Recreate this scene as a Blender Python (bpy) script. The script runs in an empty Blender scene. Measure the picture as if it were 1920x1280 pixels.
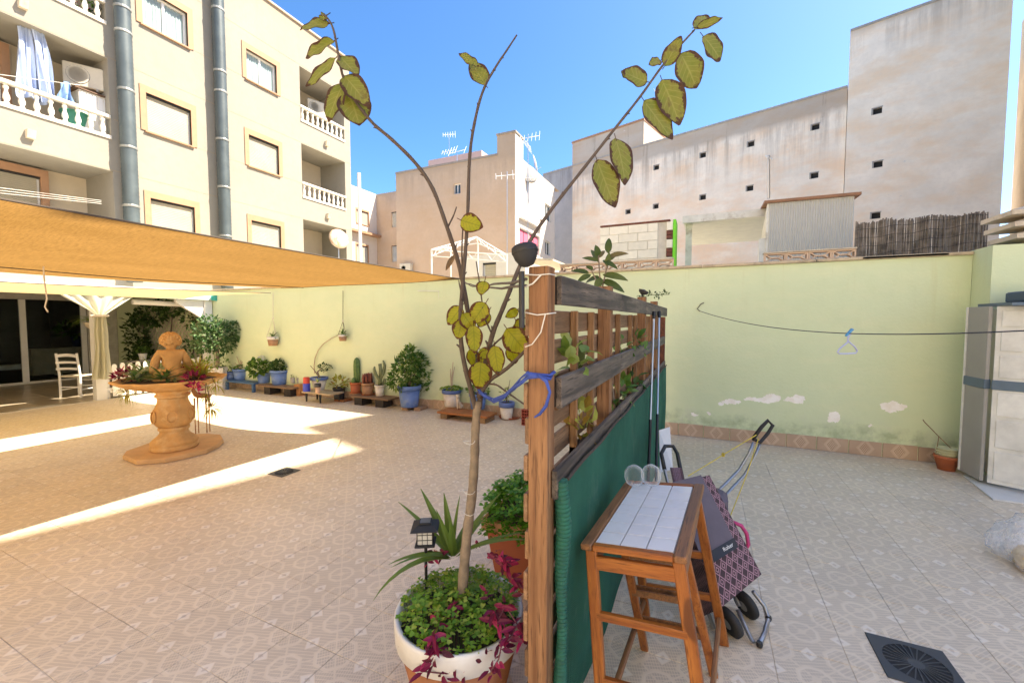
import bpy, math, random
from mathutils import Vector, Matrix
R = math.radians
sc = bpy.context.scene
col = sc.collection
# ---------------------------------------------------------------- camera, sky, sun, exposure
FPX, EYE, YAW, PIT = 783.0, 1.6, R(24.8), math.atan(40 / 783.0)
cd = bpy.data.cameras.new('camera'); cam = bpy.data.objects.new('camera', cd); col.objects.link(cam)
cd.sensor_width = 36; cd.lens = 36 * FPX / 1920; cd.clip_start = .02; cd.clip_end = 600
cam.location = (0, 0, EYE); cam.rotation_euler = (R(90) - PIT, 0, YAW)
sc.camera = cam
SUN_EL, SUN_TH = R(53), R(27)            # sun stands to the right (+X), 27 degrees towards +Y
SDIR = Vector((math.cos(SUN_EL) * math.cos(SUN_TH), math.cos(SUN_EL) * math.sin(SUN_TH), math.sin(SUN_EL)))
w = bpy.data.worlds.new('World'); sc.world = w; w.use_nodes = True
nt = w.node_tree; nt.nodes.clear()
sky = nt.nodes.new('ShaderNodeTexSky'); sky.sky_type = 'NISHITA'; sky.sun_disc = False
sky.sun_elevation = SUN_EL; sky.sun_rotation = math.atan2(SDIR.x, SDIR.y)
sky.altitude = 600; sky.air_density = .75; sky.dust_density = 1.5; sky.ozone_density = 4.5
bg = nt.nodes.new('ShaderNodeBackground'); bg.inputs['Strength'].default_value = .056
wo = nt.nodes.new('ShaderNodeOutputWorld')
hs = nt.nodes.new('ShaderNodeHueSaturation'); hs.inputs['Saturation'].default_value = 1.22
nt.links.new(sky.outputs[0], hs.inputs['Color']); nt.links.new(hs.outputs[0], bg.inputs[0]); nt.links.new(bg.outputs[0], wo.inputs[0])
sd = bpy.data.lights.new('sun', 'SUN'); so = bpy.data.objects.new('sun', sd); col.objects.link(so)
sd.energy = 2.0; sd.angle = R(.53); sd.color = (1, .94, .85)
so.rotation_euler = SDIR.to_track_quat('Z', 'Y').to_euler(); so.location = SDIR * 60
sc.view_settings.view_transform = 'Standard'; sc.view_settings.look = 'None'
sc.view_settings.gamma = 1; sc.view_settings.use_curve_mapping = False
sc.view_settings.exposure = 3.0; sc.view_settings.use_white_balance = True; sc.view_settings.white_balance_temperature = 7300
sc.cycles.max_bounces = 10; sc.cycles.diffuse_bounces = 5; sc.cycles.transparent_max_bounces = 24
sc.cycles.use_denoising = True; sc.cycles.sample_clamp_indirect = 6
# ---------------------------------------------------------------- measuring the photograph (1920 x 1280)
CF = Vector((-math.sin(YAW) * math.cos(PIT), math.cos(YAW) * math.cos(PIT), -math.sin(PIT)))
CR = Vector((math.cos(YAW), math.sin(YAW), 0)); CU = CR.cross(CF); CC = Vector((0, 0, EYE))
def ray(x, y): return CF + CR * ((x - 960) / FPX) + CU * ((640 - y) / FPX)
def G(x, y, z=0.0): d = ray(x, y); return CC + d * ((z - EYE) / d.z)
def PY(x, y, Y): d = ray(x, y); return CC + d * (Y / d.y)
def PX(x, y, X): d = ray(x, y); return CC + d * (X / d.x)
NV = Vector((.284, .9588, 0)); NP = Vector((.9588, -.284, 0))       # axes of the turned blocks behind the yard
def PN(x, y, k): d = ray(x, y); return CC + d * (k / d.dot(NV))
def scr(p):
    d = Vector(p) - CC; z = d.dot(CF)
    return (960 + FPX * d.dot(CR) / z, 640 - FPX * d.dot(CU) / z) if z > .05 else (-9e3, -9e3)
# ---------------------------------------------------------------- mesh collector
class B:
    def __init__(s): s.v = []; s.f = []; s.uv = []
    def add(s, vs, fs, uv=None):
        n = len(s.v); s.v += [tuple(v) for v in vs]
        for i, f in enumerate(fs):
            s.f.append(tuple(a + n for a in f)); s.uv.append([uv[a] for a in f] if uv else None)
        return s
    def box(s, c, d, m=None):
        c = Vector(c); h = Vector(d) / 2
        vs = [Vector((x * h.x, y * h.y, z * h.z)) for x in (-1, 1) for y in (-1, 1) for z in (-1, 1)]
        vs = [(m @ v if m else v) + c for v in vs]
        return s.add(vs, [(0, 1, 3, 2), (4, 6, 7, 5), (0, 4, 5, 1), (2, 3, 7, 6), (0, 2, 6, 4), (1, 5, 7, 3)])
    def bb(s, a, b):                      # box from corner to corner
        a = Vector(a); b = Vector(b); return s.box((a + b) / 2, [abs(q) for q in (b - a)])
    def bevel_box(s, c, d, e=.004, m=None):
        c = Vector(c); x, y, z = [q / 2 for q in d]; vs = []; 
        for (i, (px, py, pz)) in enumerate([(x, y, z - e), (x, y, -z + e)]): pass
        rings = [(-z, e), (-z + e, 0), (z - e, 0), (z, e)]; n = 8
        for (h, i) in rings:
            X, Y = x - i, y - i
            vs += [Vector(q) for q in ((-X + e, -Y, h), (X - e, -Y, h), (X, -Y + e, h), (X, Y - e, h), (X - e, Y, h), (-X + e, Y, h), (-X, Y - e, h), (-X, -Y + e, h))]
        fs = [tuple(range(7, -1, -1)), tuple(range(24, 32))]
        for r in range(3):
            for k in range(8): fs.append((r * 8 + k, r * 8 + (k + 1) % 8, r * 8 + 8 + (k + 1) % 8, r * 8 + 8 + k))
        return s.add([(m @ v if m else v) + c for v in vs], fs)
    def bar(s, a, b, wd, th, up=(0, 0, 1), bev=0.0):     # box beam from a to b
        a = Vector(a); b = Vector(b); d = b - a; L = d.length; d.normalize()
        u = Vector(up); u = u - d * u.dot(d)
        if u.length < 1e-4: u = Vector((1, 0, 0)) - d * d.x
        u.normalize(); r = d.cross(u); m = Matrix((r, d, u)).transposed()
        return s.bevel_box((a + b) / 2, (wd, L, th), bev, m) if bev else s.box((a + b) / 2, (wd, L, th), m)
    def tube(s, pts, rad, seg=8, cap=True):
        pts = [Vector(p) for p in pts]; n = len(pts)
        rad = [rad] * n if isinstance(rad, (int, float)) else rad
        t0 = (pts[1] - pts[0]).normalized(); u = t0.orthogonal().normalized(); vs = []; uv = []
        L = 0
        for i, p in enumerate(pts):
            t = (pts[min(i + 1, n - 1)] - pts[max(i - 1, 0)]).normalized()
            u = (u - t * u.dot(t)).normalized(); q = t.cross(u)
            if i: L += (p - pts[i - 1]).length
            for k in range(seg):
                a = 2 * math.pi * k / seg; vs.append(p + (u * math.cos(a) + q * math.sin(a)) * rad[i]); uv.append((k / seg, L))
        fs = [(i * seg + k, i * seg + (k + 1) % seg, (i + 1) * seg + (k + 1) % seg, (i + 1) * seg + k) for i in range(n - 1) for k in range(seg)]
        if cap: fs += [tuple(range(seg - 1, -1, -1)), tuple(range((n - 1) * seg, n * seg))]
        return s.add(vs, fs, uv)
    def lathe(s, c, prof, seg=20, m=None, sx=1, sy=1, wav=None):
        c = Vector(c); vs = []; n = len(prof)
        for (r, z) in prof:
            for k in range(seg):
                a = 2 * math.pi * k / seg; rr = r * (wav(a, z) if wav else 1)
                v = Vector((rr * math.cos(a) * sx, rr * math.sin(a) * sy, z)); vs.append((m @ v if m else v) + c)
        fs = [(i * seg + k, i * seg + (k + 1) % seg, (i + 1) * seg + (k + 1) % seg, (i + 1) * seg + k) for i in range(n - 1) for k in range(seg)]
        if prof[0][0] > 1e-5: fs.append(tuple(range(seg - 1, -1, -1)))
        if prof[-1][0] > 1e-5: fs.append(tuple(range((n - 1) * seg, n * seg)))
        return s.add(vs, fs)
    def prism(s, poly, ax, lo, hi):       # polygon of (a,b) pairs extruded along axis ax ('x','y','z')
        def mk(a, b, t): return {'x': (t, a, b), 'y': (a, t, b), 'z': (a, b, t)}[ax]
        n = len(poly); vs = [mk(a, b, lo) for a, b in poly] + [mk(a, b, hi) for a, b in poly]
        fs = [tuple(range(n)), tuple(range(2 * n - 1, n - 1, -1))] + [(i, i + n, (i + 1) % n + n, (i + 1) % n) for i in range(n)]
        return s.add(vs, fs)
    def grid(s, fn, nu, nv, th=0):         # surface fn(u,v) -> point, u,v in 0..1
        vs = []; uv = []
        for i in range(nu + 1):
            for j in range(nv + 1): vs.append(Vector(fn(i / nu, j / nv))); uv.append((i / nu, j / nv))
        fs = [(i * (nv + 1) + j, (i + 1) * (nv + 1) + j, (i + 1) * (nv + 1) + j + 1, i * (nv + 1) + j + 1) for i in range(nu) for j in range(nv)]
        return s.add(vs, fs, uv)
    def leaf(s, p, d, nrm, L, W, curl=.3, fold=.25, nl=5, pw=.8, twist=0.0):   # a leaf blade with midrib fold, curling down
        p = Vector(p); d = Vector(d).normalized(); nrm = Vector(nrm); nrm = (nrm - d * nrm.dot(d))
        if nrm.length < 1e-4: nrm = d.orthogonal()
        nrm.normalize(); vs = []; uv = []; q = p.copy(); dd = d.copy(); nn = nrm.copy()
        for i in range(nl + 1):
            t = i / nl; side = dd.cross(nn).normalized()
            wd = W / 2 * (math.sin(math.pi * min(1, t ** pw * .98 + .01)) ** .75) if 0 < i < nl else W * .03
            for k in (-1, 0, 1):
                vs.append(q + side * (k * wd) + nn * (abs(k) * wd * fold)); uv.append((t, .5 + .5 * k * (1 if 0 < i < nl else .9)))
            q = q + dd * (L / nl)
            rot = Matrix.Rotation(-curl / nl, 3, side); dd = rot @ dd; nn = rot @ nn
            if twist: tw = Matrix.Rotation(twist / nl, 3, dd); nn = tw @ nn
        fs = []
        for i in range(nl):
            a = i * 3; fs += [(a, a + 1, a + 4, a + 3), (a + 1, a + 2, a + 5, a + 4)]
        return s.add(vs, fs, uv)
    def quadleaf(s, p, d, nrm, L, W):      # small cheap folded leaf
        p = Vector(p); d = Vector(d).normalized(); nrm = Vector(nrm); sd_ = d.cross(nrm)
        if sd_.length < 1e-4: sd_ = d.orthogonal()
        sd_.normalize(); nn = sd_.cross(d)
        vs = [p, p + d * L * .45 + sd_ * W / 2 + nn * W * .12, p + d * L - nn * L * .1, p + d * L * .45 - sd_ * W / 2 + nn * W * .12]
        return s.add(vs, [(0, 1, 2), (0, 2, 3)], [(0, .5), (.5, 1), (1, .5), (.5, 0)])
OFF = {}
GROUPS = {'potted_plant': 'pots along the garden wall', 'purple_creeper': 'purple creepers in the tree pot', 'pocket_plant': 'plants in the fence pockets', 'plank_bench': 'plank benches along the wall', 'aerial': 'roof aerials', 'hanging_pot': 'hanging pots on the wall', 'floor_drain': 'floor drains', 'air_conditioner': 'air conditioners', 'satellite_dish': 'satellite dishes', 'breeze_block_row': 'breeze block rows on the wall', 'balcony_plant': 'plants on the topmost balcony', 'hanging_curtain': 'cloths drying on the balcony', 'support_brick': 'bricks under the big blue pot'}
def thing(name, label, cat, loc=(0, 0, 0), group=None, rz=0, local=False, kind=None):
    o = bpy.data.objects.new(name, None); col.objects.link(o); o.empty_display_size = .05
    o.location = loc; o.rotation_euler = (0, 0, rz); tag(o, label, cat, group, kind)
    OFF[o.name] = Vector((0, 0, 0)) if local or rz else Vector(loc)
    return o
def tag(o, label=None, cat=None, group=None, kind=None):
    if label: o['label'] = label
    if cat: o['category'] = cat
    group = group or (GROUPS.get(o.name.split('.')[0]) if cat else None)
    if group: o['group'] = group
    if kind: o['kind'] = kind
    return o
def build(b, name, m, parent=None, smooth=False, at=None, kind=None, label=None):
    off = OFF[parent.name] if parent else (Vector(at) if at is not None else Vector((0, 0, 0)))
    me = bpy.data.meshes.new(name)
    me.from_pydata([(x - off.x, y - off.y, z - off.z) for x, y, z in b.v], [], b.f)
    if any(u for u in b.uv):
        ul = me.uv_layers.new(name='UVMap'); i = 0; dat = []
        for f, u in zip(b.f, b.uv):
            for k in range(len(f)): dat += list(u[k]) if u else [0, 0]
        ul.data.foreach_set('uv', dat)
    me.materials.append(m)
    if smooth:
        me.shade_smooth() if smooth is True else me.shade_auto_smooth(R(smooth)) if hasattr(me, 'shade_auto_smooth') else me.shade_smooth()
    me.update()
    o = bpy.data.objects.new(name, me); col.objects.link(o)
    if parent: o.parent = parent
    elif at is not None: o.location = at
    OFF[o.name] = off
    if kind: o['kind'] = kind
    if label: o['label'] = label
    return o
def one(b, name, m, label, cat, at, group=None, smooth=False):          # a thing that is one mesh
    return tag(build(b, name, m, None, smooth, at=at), label, cat, group)
def struct(b, name, m, smooth=False): return tag(build(b, name, m, None, smooth), kind='structure')
def copy_tree(o, parent=None):
    c = o.copy(); col.objects.link(c); c.parent = parent; OFF[c.name] = OFF[o.name]
    for ch in [x for x in o.children]: copy_tree(ch, c)
    return c
def inst(src, name, parent, loc, rz=0, off=None, scale=None):                       # shares mesh data
    o = bpy.data.objects.new(name, src); col.objects.link(o); o.parent = parent
    o.location = Vector(loc) - (OFF[parent.name] if parent else Vector()); o.rotation_euler = (0, 0, rz) if isinstance(rz, (int, float)) else rz
    if scale: o.scale = scale
    OFF[o.name] = Vector(); return o
def mesh_only(b, name, m, smooth=False):
    o = build(b, name, m, None, smooth); me = o.data; bpy.data.objects.remove(o); return me
# ---------------------------------------------------------------- materials
MC = {}
class N:
    def __init__(s, name):
        s.m = bpy.data.materials.new(name); s.m.use_nodes = True; s.t = s.m.node_tree; s.t.nodes.clear()
        s.out = s.n('OutputMaterial'); s.p = s.n('BsdfPrincipled'); s.l(s.p.outputs[0], s.out.inputs[0])
    def n(s, k): return s.t.nodes.new('ShaderNode' + k)
    def l(s, a, b): s.t.links.new(a, b)
    def val(s, x, inp):
        if hasattr(x, 'links') or hasattr(x, 'is_linked'): s.l(x, inp)
        else:
            if hasattr(inp.default_value, '__len__') and len(inp.default_value) == 4 and len(x) == 3: x = (*x, 1)
            inp.default_value = x
    def math(s, op, a, b=0.0, c=0.0, clamp=False):
        q = s.n('Math'); q.operation = op; q.use_clamp = clamp
        for i, x in enumerate((a, b, c)): s.val(x, q.inputs[i])
        return q.outputs[0]
    def mix(s, f, a, b, bl='MIX'):
        q = s.n('Mix'); q.data_type = 'RGBA'; q.blend_type = bl; q.clamp_factor = True
        s.val(f, q.inputs[0]); s.val(a, q.inputs[6]); s.val(b, q.inputs[7]); return q.outputs[2]
    def noise(s, vec=None, scale=5, detail=4, rough=.55, out=0):
        q = s.n('TexNoise'); q.inputs['Scale'].default_value = scale; q.inputs['Detail'].default_value = detail; q.inputs['Roughness'].default_value = rough
        if vec is not None: s.l(vec, q.inputs['Vector'])
        return q.outputs[out]
    def pos(s): return s.n('NewGeometry').outputs['Position']
    def obj(s): return s.n('TexCoord').outputs['Object']
    def uv(s): return s.n('TexCoord').outputs['UV']
    def mapv(s, vec, scale=(1, 1, 1), loc=(0, 0, 0), rot=(0, 0, 0)):
        q = s.n('Mapping'); s.l(vec, q.inputs[0]); q.inputs['Scale'].default_value = scale; q.inputs['Location'].default_value = loc; q.inputs['Rotation'].default_value = rot
        return q.outputs[0]
    def ramp(s, f, lo, hi, a=0.0, b=1.0):
        q = s.n('MapRange'); q.clamp = True; s.val(f, q.inputs[0])
        for i, x in enumerate((lo, hi, a, b)): s.val(x, q.inputs[i + 1])
        return q.outputs[0]
    def sep(s, v): q = s.n('SeparateXYZ'); s.l(v, q.inputs[0]); return q.outputs
    def rnd(s): return s.n('ObjectInfo').outputs['Random']
    def bump(s, h, st=.2, dist=.01):
        q = s.n('Bump'); q.inputs['Strength'].default_value = st; q.inputs['Distance'].default_value = dist; s.l(h, q.inputs['Height']); s.l(q.outputs[0], s.p.inputs['Normal'])
    def hsv(s, c, h=.5, sa=1.0, v=1.0):
        q = s.n('HueSaturation'); s.val(c, q.inputs['Color']); s.val(h, q.inputs['Hue']); s.val(sa, q.inputs['Saturation']); s.val(v, q.inputs['Value']); return q.outputs[0]
    def done(s, c, rough=.6, metal=0, spec=None):
        s.val(c, s.p.inputs['Base Color']); s.val(rough, s.p.inputs['Roughness']); s.p.inputs['Metallic'].default_value = metal
        if spec is not None: s.p.inputs['Specular IOR Level'].default_value = spec
        return s.m
def dk(c, k): return tuple(x * k for x in c)
def mat(name, c, rough=.6, var=.15, scale=6, bump=0.0, bscale=40, metal=0, rv=.08, dirt=None, ds=2.0, local=False):
    """plain surface: colour with soft blotches, per-object shift, fine relief, optional dirt patches"""
    if name in MC: return MC[name]
    n = N(name); v = n.obj() if local else n.pos()
    f = n.noise(v, scale, 5, .6)
    cc = n.mix(n.ramp(f, .3, .7), dk(c, 1 - var), tuple(min(1, x * (1 + var)) for x in c))
    if dirt: cc = n.mix(n.ramp(n.noise(v, ds, 6, .65), .52, .66), cc, dirt)
    if rv: cc = n.hsv(cc, v=n.ramp(n.rnd(), 0, 1, 1 - rv, 1 + rv))
    if bump: n.bump(n.noise(v, bscale, 4, .6), bump, .006)
    MC[name] = n.done(cc, n.ramp(f, .2, .8, max(.05, rough - .1), min(1, rough + .1)), metal); return MC[name]
def wood(name, c, dark, axis='x', sc_=1.0, rough=.65, rv=.18, knots=True, grey=None):
    if name in MC: return MC[name]
    n = N(name); v = n.obj(); k = 30 * sc_
    s3 = {'x': (.05, 1, 1), 'y': (1, .05, 1), 'z': (1, 1, .05)}[axis]
    loc = n.n('CombineXYZ')
    r = n.rnd(); 
    for i in range(3): n.l(n.math('MULTIPLY', r, 7.0 + 3 * i), loc.inputs[i])
    va = n.n('VectorMath'); va.operation = 'ADD'; n.l(v, va.inputs[0]); n.l(loc.outputs[0], va.inputs[1]); v = va.outputs[0]
    f = n.noise(n.mapv(v, s3), k * 1.5, 5, .65); g = n.noise(n.mapv(v, s3), k * 6, 3, .6); big = n.noise(v, 3.5, 3)
    cc = n.mix(n.ramp(f, .38, .66), dark, c); cc = n.mix(n.ramp(g, .52, .66), cc, dk(dark, .62))
    cc = n.mix(n.ramp(big, .45, .75, 0, .55), cc, grey or dk(dark, 1.2))
    if knots: cc = n.mix(n.ramp(n.noise(n.mapv(v, tuple(.4 if q < .1 else 1 for q in s3)), 9 * sc_, 1), .70, .76, 0, .85), cc, dk(dark, .45))
    cc = n.hsv(cc, v=n.ramp(r, 0, 1, 1 - rv, 1 + rv)); n.bump(f, .35, .004)
    MC[name] = n.done(cc, rough); return MC[name]
def plaster(name, c, streak=.0, streakc=(.2, .17, .14), top=10.0, fade=3.0, patch=None, pamt=.55, var=.1, bscale=22, bst=.25, warm=None, rot=0.0):
    """wall render: blotches, rain streaks running down from height top, flaked patches"""
    n = N(name); v = n.pos(); f = n.noise(v, .7, 6, .62); g = n.noise(v, 5, 4)
    cc = n.mix(n.ramp(f, .32, .68), dk(c, 1 - var), tuple(min(1, x * (1 + var * .7)) for x in c))
    if warm: cc = n.mix(n.ramp(n.noise(n.mapv(v, (1, 1, 2.2)), .45, 5, .6), .42, .66), cc, warm)
    cc = n.mix(n.ramp(g, .45, .7, 0, .25), cc, dk(c, .8))
    if streak:
        z = n.sep(v)[2]
        h = n.ramp(z, top - fade, top, 0, 1)
        s1 = n.noise(n.mapv(v, (1, 1, .05)), 1.6, 6, .7); s2 = n.noise(n.mapv(v, (1, 1, .12)), 4.5, 4, .7)
        m_ = n.math('MULTIPLY', n.ramp(n.math('ADD', s1, n.math('MULTIPLY', s2, .35)), .60, .82), n.math('POWER', h, 1.4), clamp=True)
        band = n.math('MULTIPLY', n.ramp(n.math('ADD', z, n.math('MULTIPLY', s1, .6)), top - .15, top + .35), .8, clamp=True)
        cc = n.mix(n.math('MULTIPLY', n.math('MAXIMUM', m_, band), streak), cc, streakc)
    if patch: cc = n.mix(n.ramp(n.noise(n.mapv(v, (1, 1, 1.6)), 1.1, 7, .7), pamt, pamt + .02), cc, patch)
    n.bump(n.noise(v, bscale, 5, .65), bst, .012)
    return n.done(cc, .88, spec=.2)
def glass_mat(name, c=(.03, .04, .045), rough=.04):
    if name in MC: return MC[name]
    n = N(name); MC[name] = n.done(c, rough, 0, .6); return MC[name]
# ================================================================ setting
rng = random.Random(7)
CREAM = (.70, .62, .48)
m_facade = plaster('cream_render', (.30, .28, .235), streak=.5, streakc=(.42, .30, .18), top=12.4, fade=1.2, var=.05, bscale=16, bst=.35)
m_recess = plaster('balcony_render', (.60, .51, .38), var=.05)
m_peach = mat('peach_stone', (.38, .215, .125), .7, .08, 8)
m_white = mat('white_paint', (.78, .77, .73), .45, .05, 4)
m_whitew = mat('white_weathered', (.70, .68, .62), .6, .12, 5, dirt=(.45, .40, .33), ds=3)
m_glass = glass_mat('window_glass', (.05, .07, .08))
m_shut = mat('roller_shutter_beige', (.40, .36, .27), .55, .08, 2, rv=.05)
m_curt = mat('net_curtain', (.28, .36, .36), .9, .1, 9)
m_zinc = mat('galvanised_duct', (.075, .098, .105), .5, .15, 3, metal=.2)
m_zinc2 = mat('duct_band', (.30, .31, .29), .45, .1, 3, metal=.4)
m_dark = mat('dark_void', (.02, .02, .02), .8, .1)
m_black = mat('black_plastic', (.015, .015, .016), .42, .15, 20)
m_blackm = mat('matt_black', (.018, .018, .019), .7, .15, 20)
m_conc = mat('concrete_grey', (.36, .34, .31), .85, .15, 6, bump=.3)
m_cap = mat('cast_concrete_cream', (.58, .50, .38), .8, .12, 5, bump=.4, dirt=(.40, .33, .25), ds=4)
m_metalw = mat('white_metal', (.72, .72, .70), .4, .06, 3)
m_alu = mat('aluminium', (.55, .56, .57), .35, .08, 5, metal=.9)
m_rope = mat('pale_cord', (.60, .54, .44), .8, .15, 60)
# ---- ground, tiles
struct(B().bb((-150, -150, -.5), (150, 150, -.03)), 'ground', mat('far_ground', (.68, .60, .48), .9, .12, .4))
def tile_material():
    n = N('lace_tile'); u, v, _ = n.sep(n.uv())
    a = n.math('SUBTRACT', u, .5); b = n.math('SUBTRACT', v, .5)
    aa = n.math('ABSOLUTE', a); ab = n.math('ABSOLUTE', b)
    def lt(x, t, s=.006): return n.ramp(x, t - s, t + s, 1, 0)
    rc = n.math('SQRT', n.math('ADD', n.math('MULTIPLY', a, a), n.math('MULTIPLY', b, b)))       # from the centre
    ca = n.math('SUBTRACT', .5, aa); cb = n.math('SUBTRACT', .5, ab)
    rk = n.math('MAXIMUM', n.math('MAXIMUM', ca, cb), n.math('MULTIPLY', n.math('ADD', ca, cb), .7071))   # from the corners
    d1 = n.math('ADD', ca, n.math('MULTIPLY', ab, 1.25)); d2 = n.math('ADD', cb, n.math('MULTIPLY', aa, 1.25))
    dm = n.math('MINIMUM', d1, d2)                                                              # diamonds on the edge middles
    oct_ = n.math('MAXIMUM', n.math('MAXIMUM', aa, ab), n.math('MULTIPLY', n.math('ADD', aa, ab), .7071))
    def net(x, y, k, fx=.16, fy=.24):
        p = n.math('FRACT', n.math('MULTIPLY', x, k)); q = n.math('FRACT', n.math('MULTIPLY', y, k * .62))
        return n.math('MULTIPLY', n.math('GREATER_THAN', p, fx * 1.4), n.math('GREATER_THAN', q, fy))
    s_ = n.math('ADD', a, n.math('MULTIPLY', b, .35)); net1 = net(s_, n.math('SUBTRACT', b, n.math('MULTIPLY', a, .35)), 25)
    net2 = net(n.math('ADD', a, b), n.math('SUBTRACT', a, b), 19)
    bands = n.math('MAXIMUM', lt(n.math('ABSOLUTE', n.math('SUBTRACT', oct_, .215)), .030), lt(n.math('ABSOLUTE', n.math('SUBTRACT', rk, .275)), .028))
    bands = n.math('MAXIMUM', bands, lt(n.math('ABSOLUTE', n.math('SUBTRACT', aa, ab)), .020)); bands = n.math('MAXIMUM', bands, n.math('MAXIMUM', lt(rc, .06), lt(rk, .075)))
    centre = n.math('MULTIPLY', lt(oct_, .185), n.math('GREATER_THAN', rc, .055))
    corner = n.math('MULTIPLY', lt(rk, .235), n.math('GREATER_THAN', rk, .085))
    arms = n.math('MULTIPLY', n.math('MULTIPLY', lt(n.math('ABSOLUTE', n.math('SUBTRACT', aa, ab)), .10), n.math('GREATER_THAN', rc, .235)), n.math('GREATER_THAN', rk, .30))
    m_ = n.math('MAXIMUM', n.math('MULTIPLY', net1, n.math('LESS_THAN', rk, .275) if 0 else n.math('GREATER_THAN', rk, .275)), n.math('MULTIPLY', net2, n.math('LESS_THAN', rk, .275)))
    m_ = n.math('MULTIPLY', m_, n.math('SUBTRACT', 1.0, bands))
    m_ = n.math('MULTIPLY', m_, n.math('GREATER_THAN', dm, .15))
    ring = n.math('MAXIMUM', lt(n.math('ABSOLUTE', n.math('SUBTRACT', oct_, .205)), .007), lt(n.math('ABSOLUTE', n.math('SUBTRACT', rk, .255)), .007))
    dia = lt(dm, .125); eye = lt(dm, .042); rim = n.math('MULTIPLY', lt(dm, .165), n.math('GREATER_THAN', dm, .15))
    p = n.pos(); big = n.noise(p, .8, 4)
    base = n.mix(n.ramp(big, .35, .65), (.70, .575, .415), (.76, .635, .465))
    base = n.mix(n.ramp(n.noise(p, 9, 5, .6), .4, .7, 0, .5), base, (.63, .515, .38))
    base = n.mix(n.ramp(n.noise(p, 1.7, 6, .7), .60, .74, 0, .35), base, (.50, .40, .30))
    c = n.mix(n.math('MULTIPLY', m_, .55), base, (.43, .345, .26))
    c = n.mix(n.math('MULTIPLY', ring, .4), c, (.76, .66, .54))
    c = n.mix(n.math('MULTIPLY', rim, .5), c, (.48, .39, .30))
    c = n.mix(n.math('MULTIPLY', dia, .6), c, (.78, .70, .59)); c = n.mix(n.math('MULTIPLY', eye, .6), c, (.50, .40, .31))
    c = n.mix(n.ramp(n.noise(p, 23, 3, .7), .71, .76, 0, .6), c, (.27, .21, .16))
    c = n.hsv(c, v=n.ramp(n.rnd(), 0, 1, .95, 1.05))
    n.bump(n.math('ADD', n.noise(p, 30, 2), n.math('MULTIPLY', m_, .15)), .07, .004)
    return n.done(c, n.ramp(n.noise(p, 4, 4), .3, .7, .34, .52), spec=.42)
m_tile = tile_material()
TS = .3175; TX0, TY0 = .645, 2.983
n = N('grout'); p = n.pos(); g = n.noise(p, .55, 4, .6)
m_grout = n.done(n.mix(n.ramp(g, .56, .64), (.66, .57, .45), (.24, .17, .12)), .9)
floor = struct(B().bb((-10.94, -4, -.02), (7.0, 6.2, -.0035)), 'patio_floor', m_grout)
def tile_mesh(b, x, y, s, z=0, th=.003):
    h = s / 2; e = .0018
    vs = [(x - h, y - h, z - th), (x + h, y - h, z - th), (x + h, y + h, z - th), (x - h, y + h, z - th)] + [(x + i * (h - e), y + j * (h - e), z) for i, j in ((-1, -1), (1, -1), (1, 1), (-1, 1))]
    uv = [(0, 0), (1, 0), (1, 1), (0, 1)] * 2
    return b.add(vs, [(4, 5, 6, 7), (0, 1, 5, 4), (1, 2, 6, 5), (2, 3, 7, 6), (3, 0, 4, 7)], uv)
cells = []
for i in range(-40, 22):
    for j in range(-22, 11):
        x = TX0 + (i + .5) * TS; y = TY0 + (j + .5) * TS
        if -10.94 + TS / 2 < x < 7 and y + TS / 2 < 6.21:
            q = [scr((x + a * TS / 2, y + c * TS / 2, 0)) for a, c in ((-1, -1), (1, -1), (1, 1), (-1, 1))]
            cx = sum(t[0] for t in q) / 4; cy = sum(t[1] for t in q) / 4
            ar = abs(sum(q[k][0] * q[(k + 1) % 4][1] - q[(k + 1) % 4][0] * q[k][1] for k in range(4))) if all(t[0] > -8e3 for t in q) else 0
            cells.append((ar if -40 < cx < 1960 and -40 < cy < 1320 else 0, x, y))
cells.sort(reverse=True)
tm = mesh_only(tile_mesh(B(), 0, 0, TS - .0035), 'floor_tile', m_tile)
for (ar, x, y) in cells[:300]: inst(tm, 'floor_tile', floor, (x, y, rng.uniform(-.0005, .0005)))
b = B()
for (ar, x, y) in cells[300:]: tile_mesh(b, x, y, TS - .0035)
build(b, 'distant_tiles', m_tile, floor, kind='stuff')
# porch floor beyond the pale threshold strip
n = N('porch_tile'); p = n.pos()
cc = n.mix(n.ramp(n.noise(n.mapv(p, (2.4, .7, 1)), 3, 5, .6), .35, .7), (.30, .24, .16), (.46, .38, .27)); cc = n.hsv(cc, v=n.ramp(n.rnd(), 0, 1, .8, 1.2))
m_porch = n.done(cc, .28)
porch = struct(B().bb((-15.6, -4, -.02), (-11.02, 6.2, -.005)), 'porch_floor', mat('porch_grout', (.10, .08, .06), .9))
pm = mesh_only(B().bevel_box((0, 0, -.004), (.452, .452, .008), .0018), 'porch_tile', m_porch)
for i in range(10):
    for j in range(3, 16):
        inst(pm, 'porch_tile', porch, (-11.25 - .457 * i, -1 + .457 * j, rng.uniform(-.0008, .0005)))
build(B().bb((-11.02, -4, -.02), (-10.942, 6.2, .001)), 'threshold_strip', mat('threshold_stone', (.62, .56, .47), .5, .06), porch)
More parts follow.
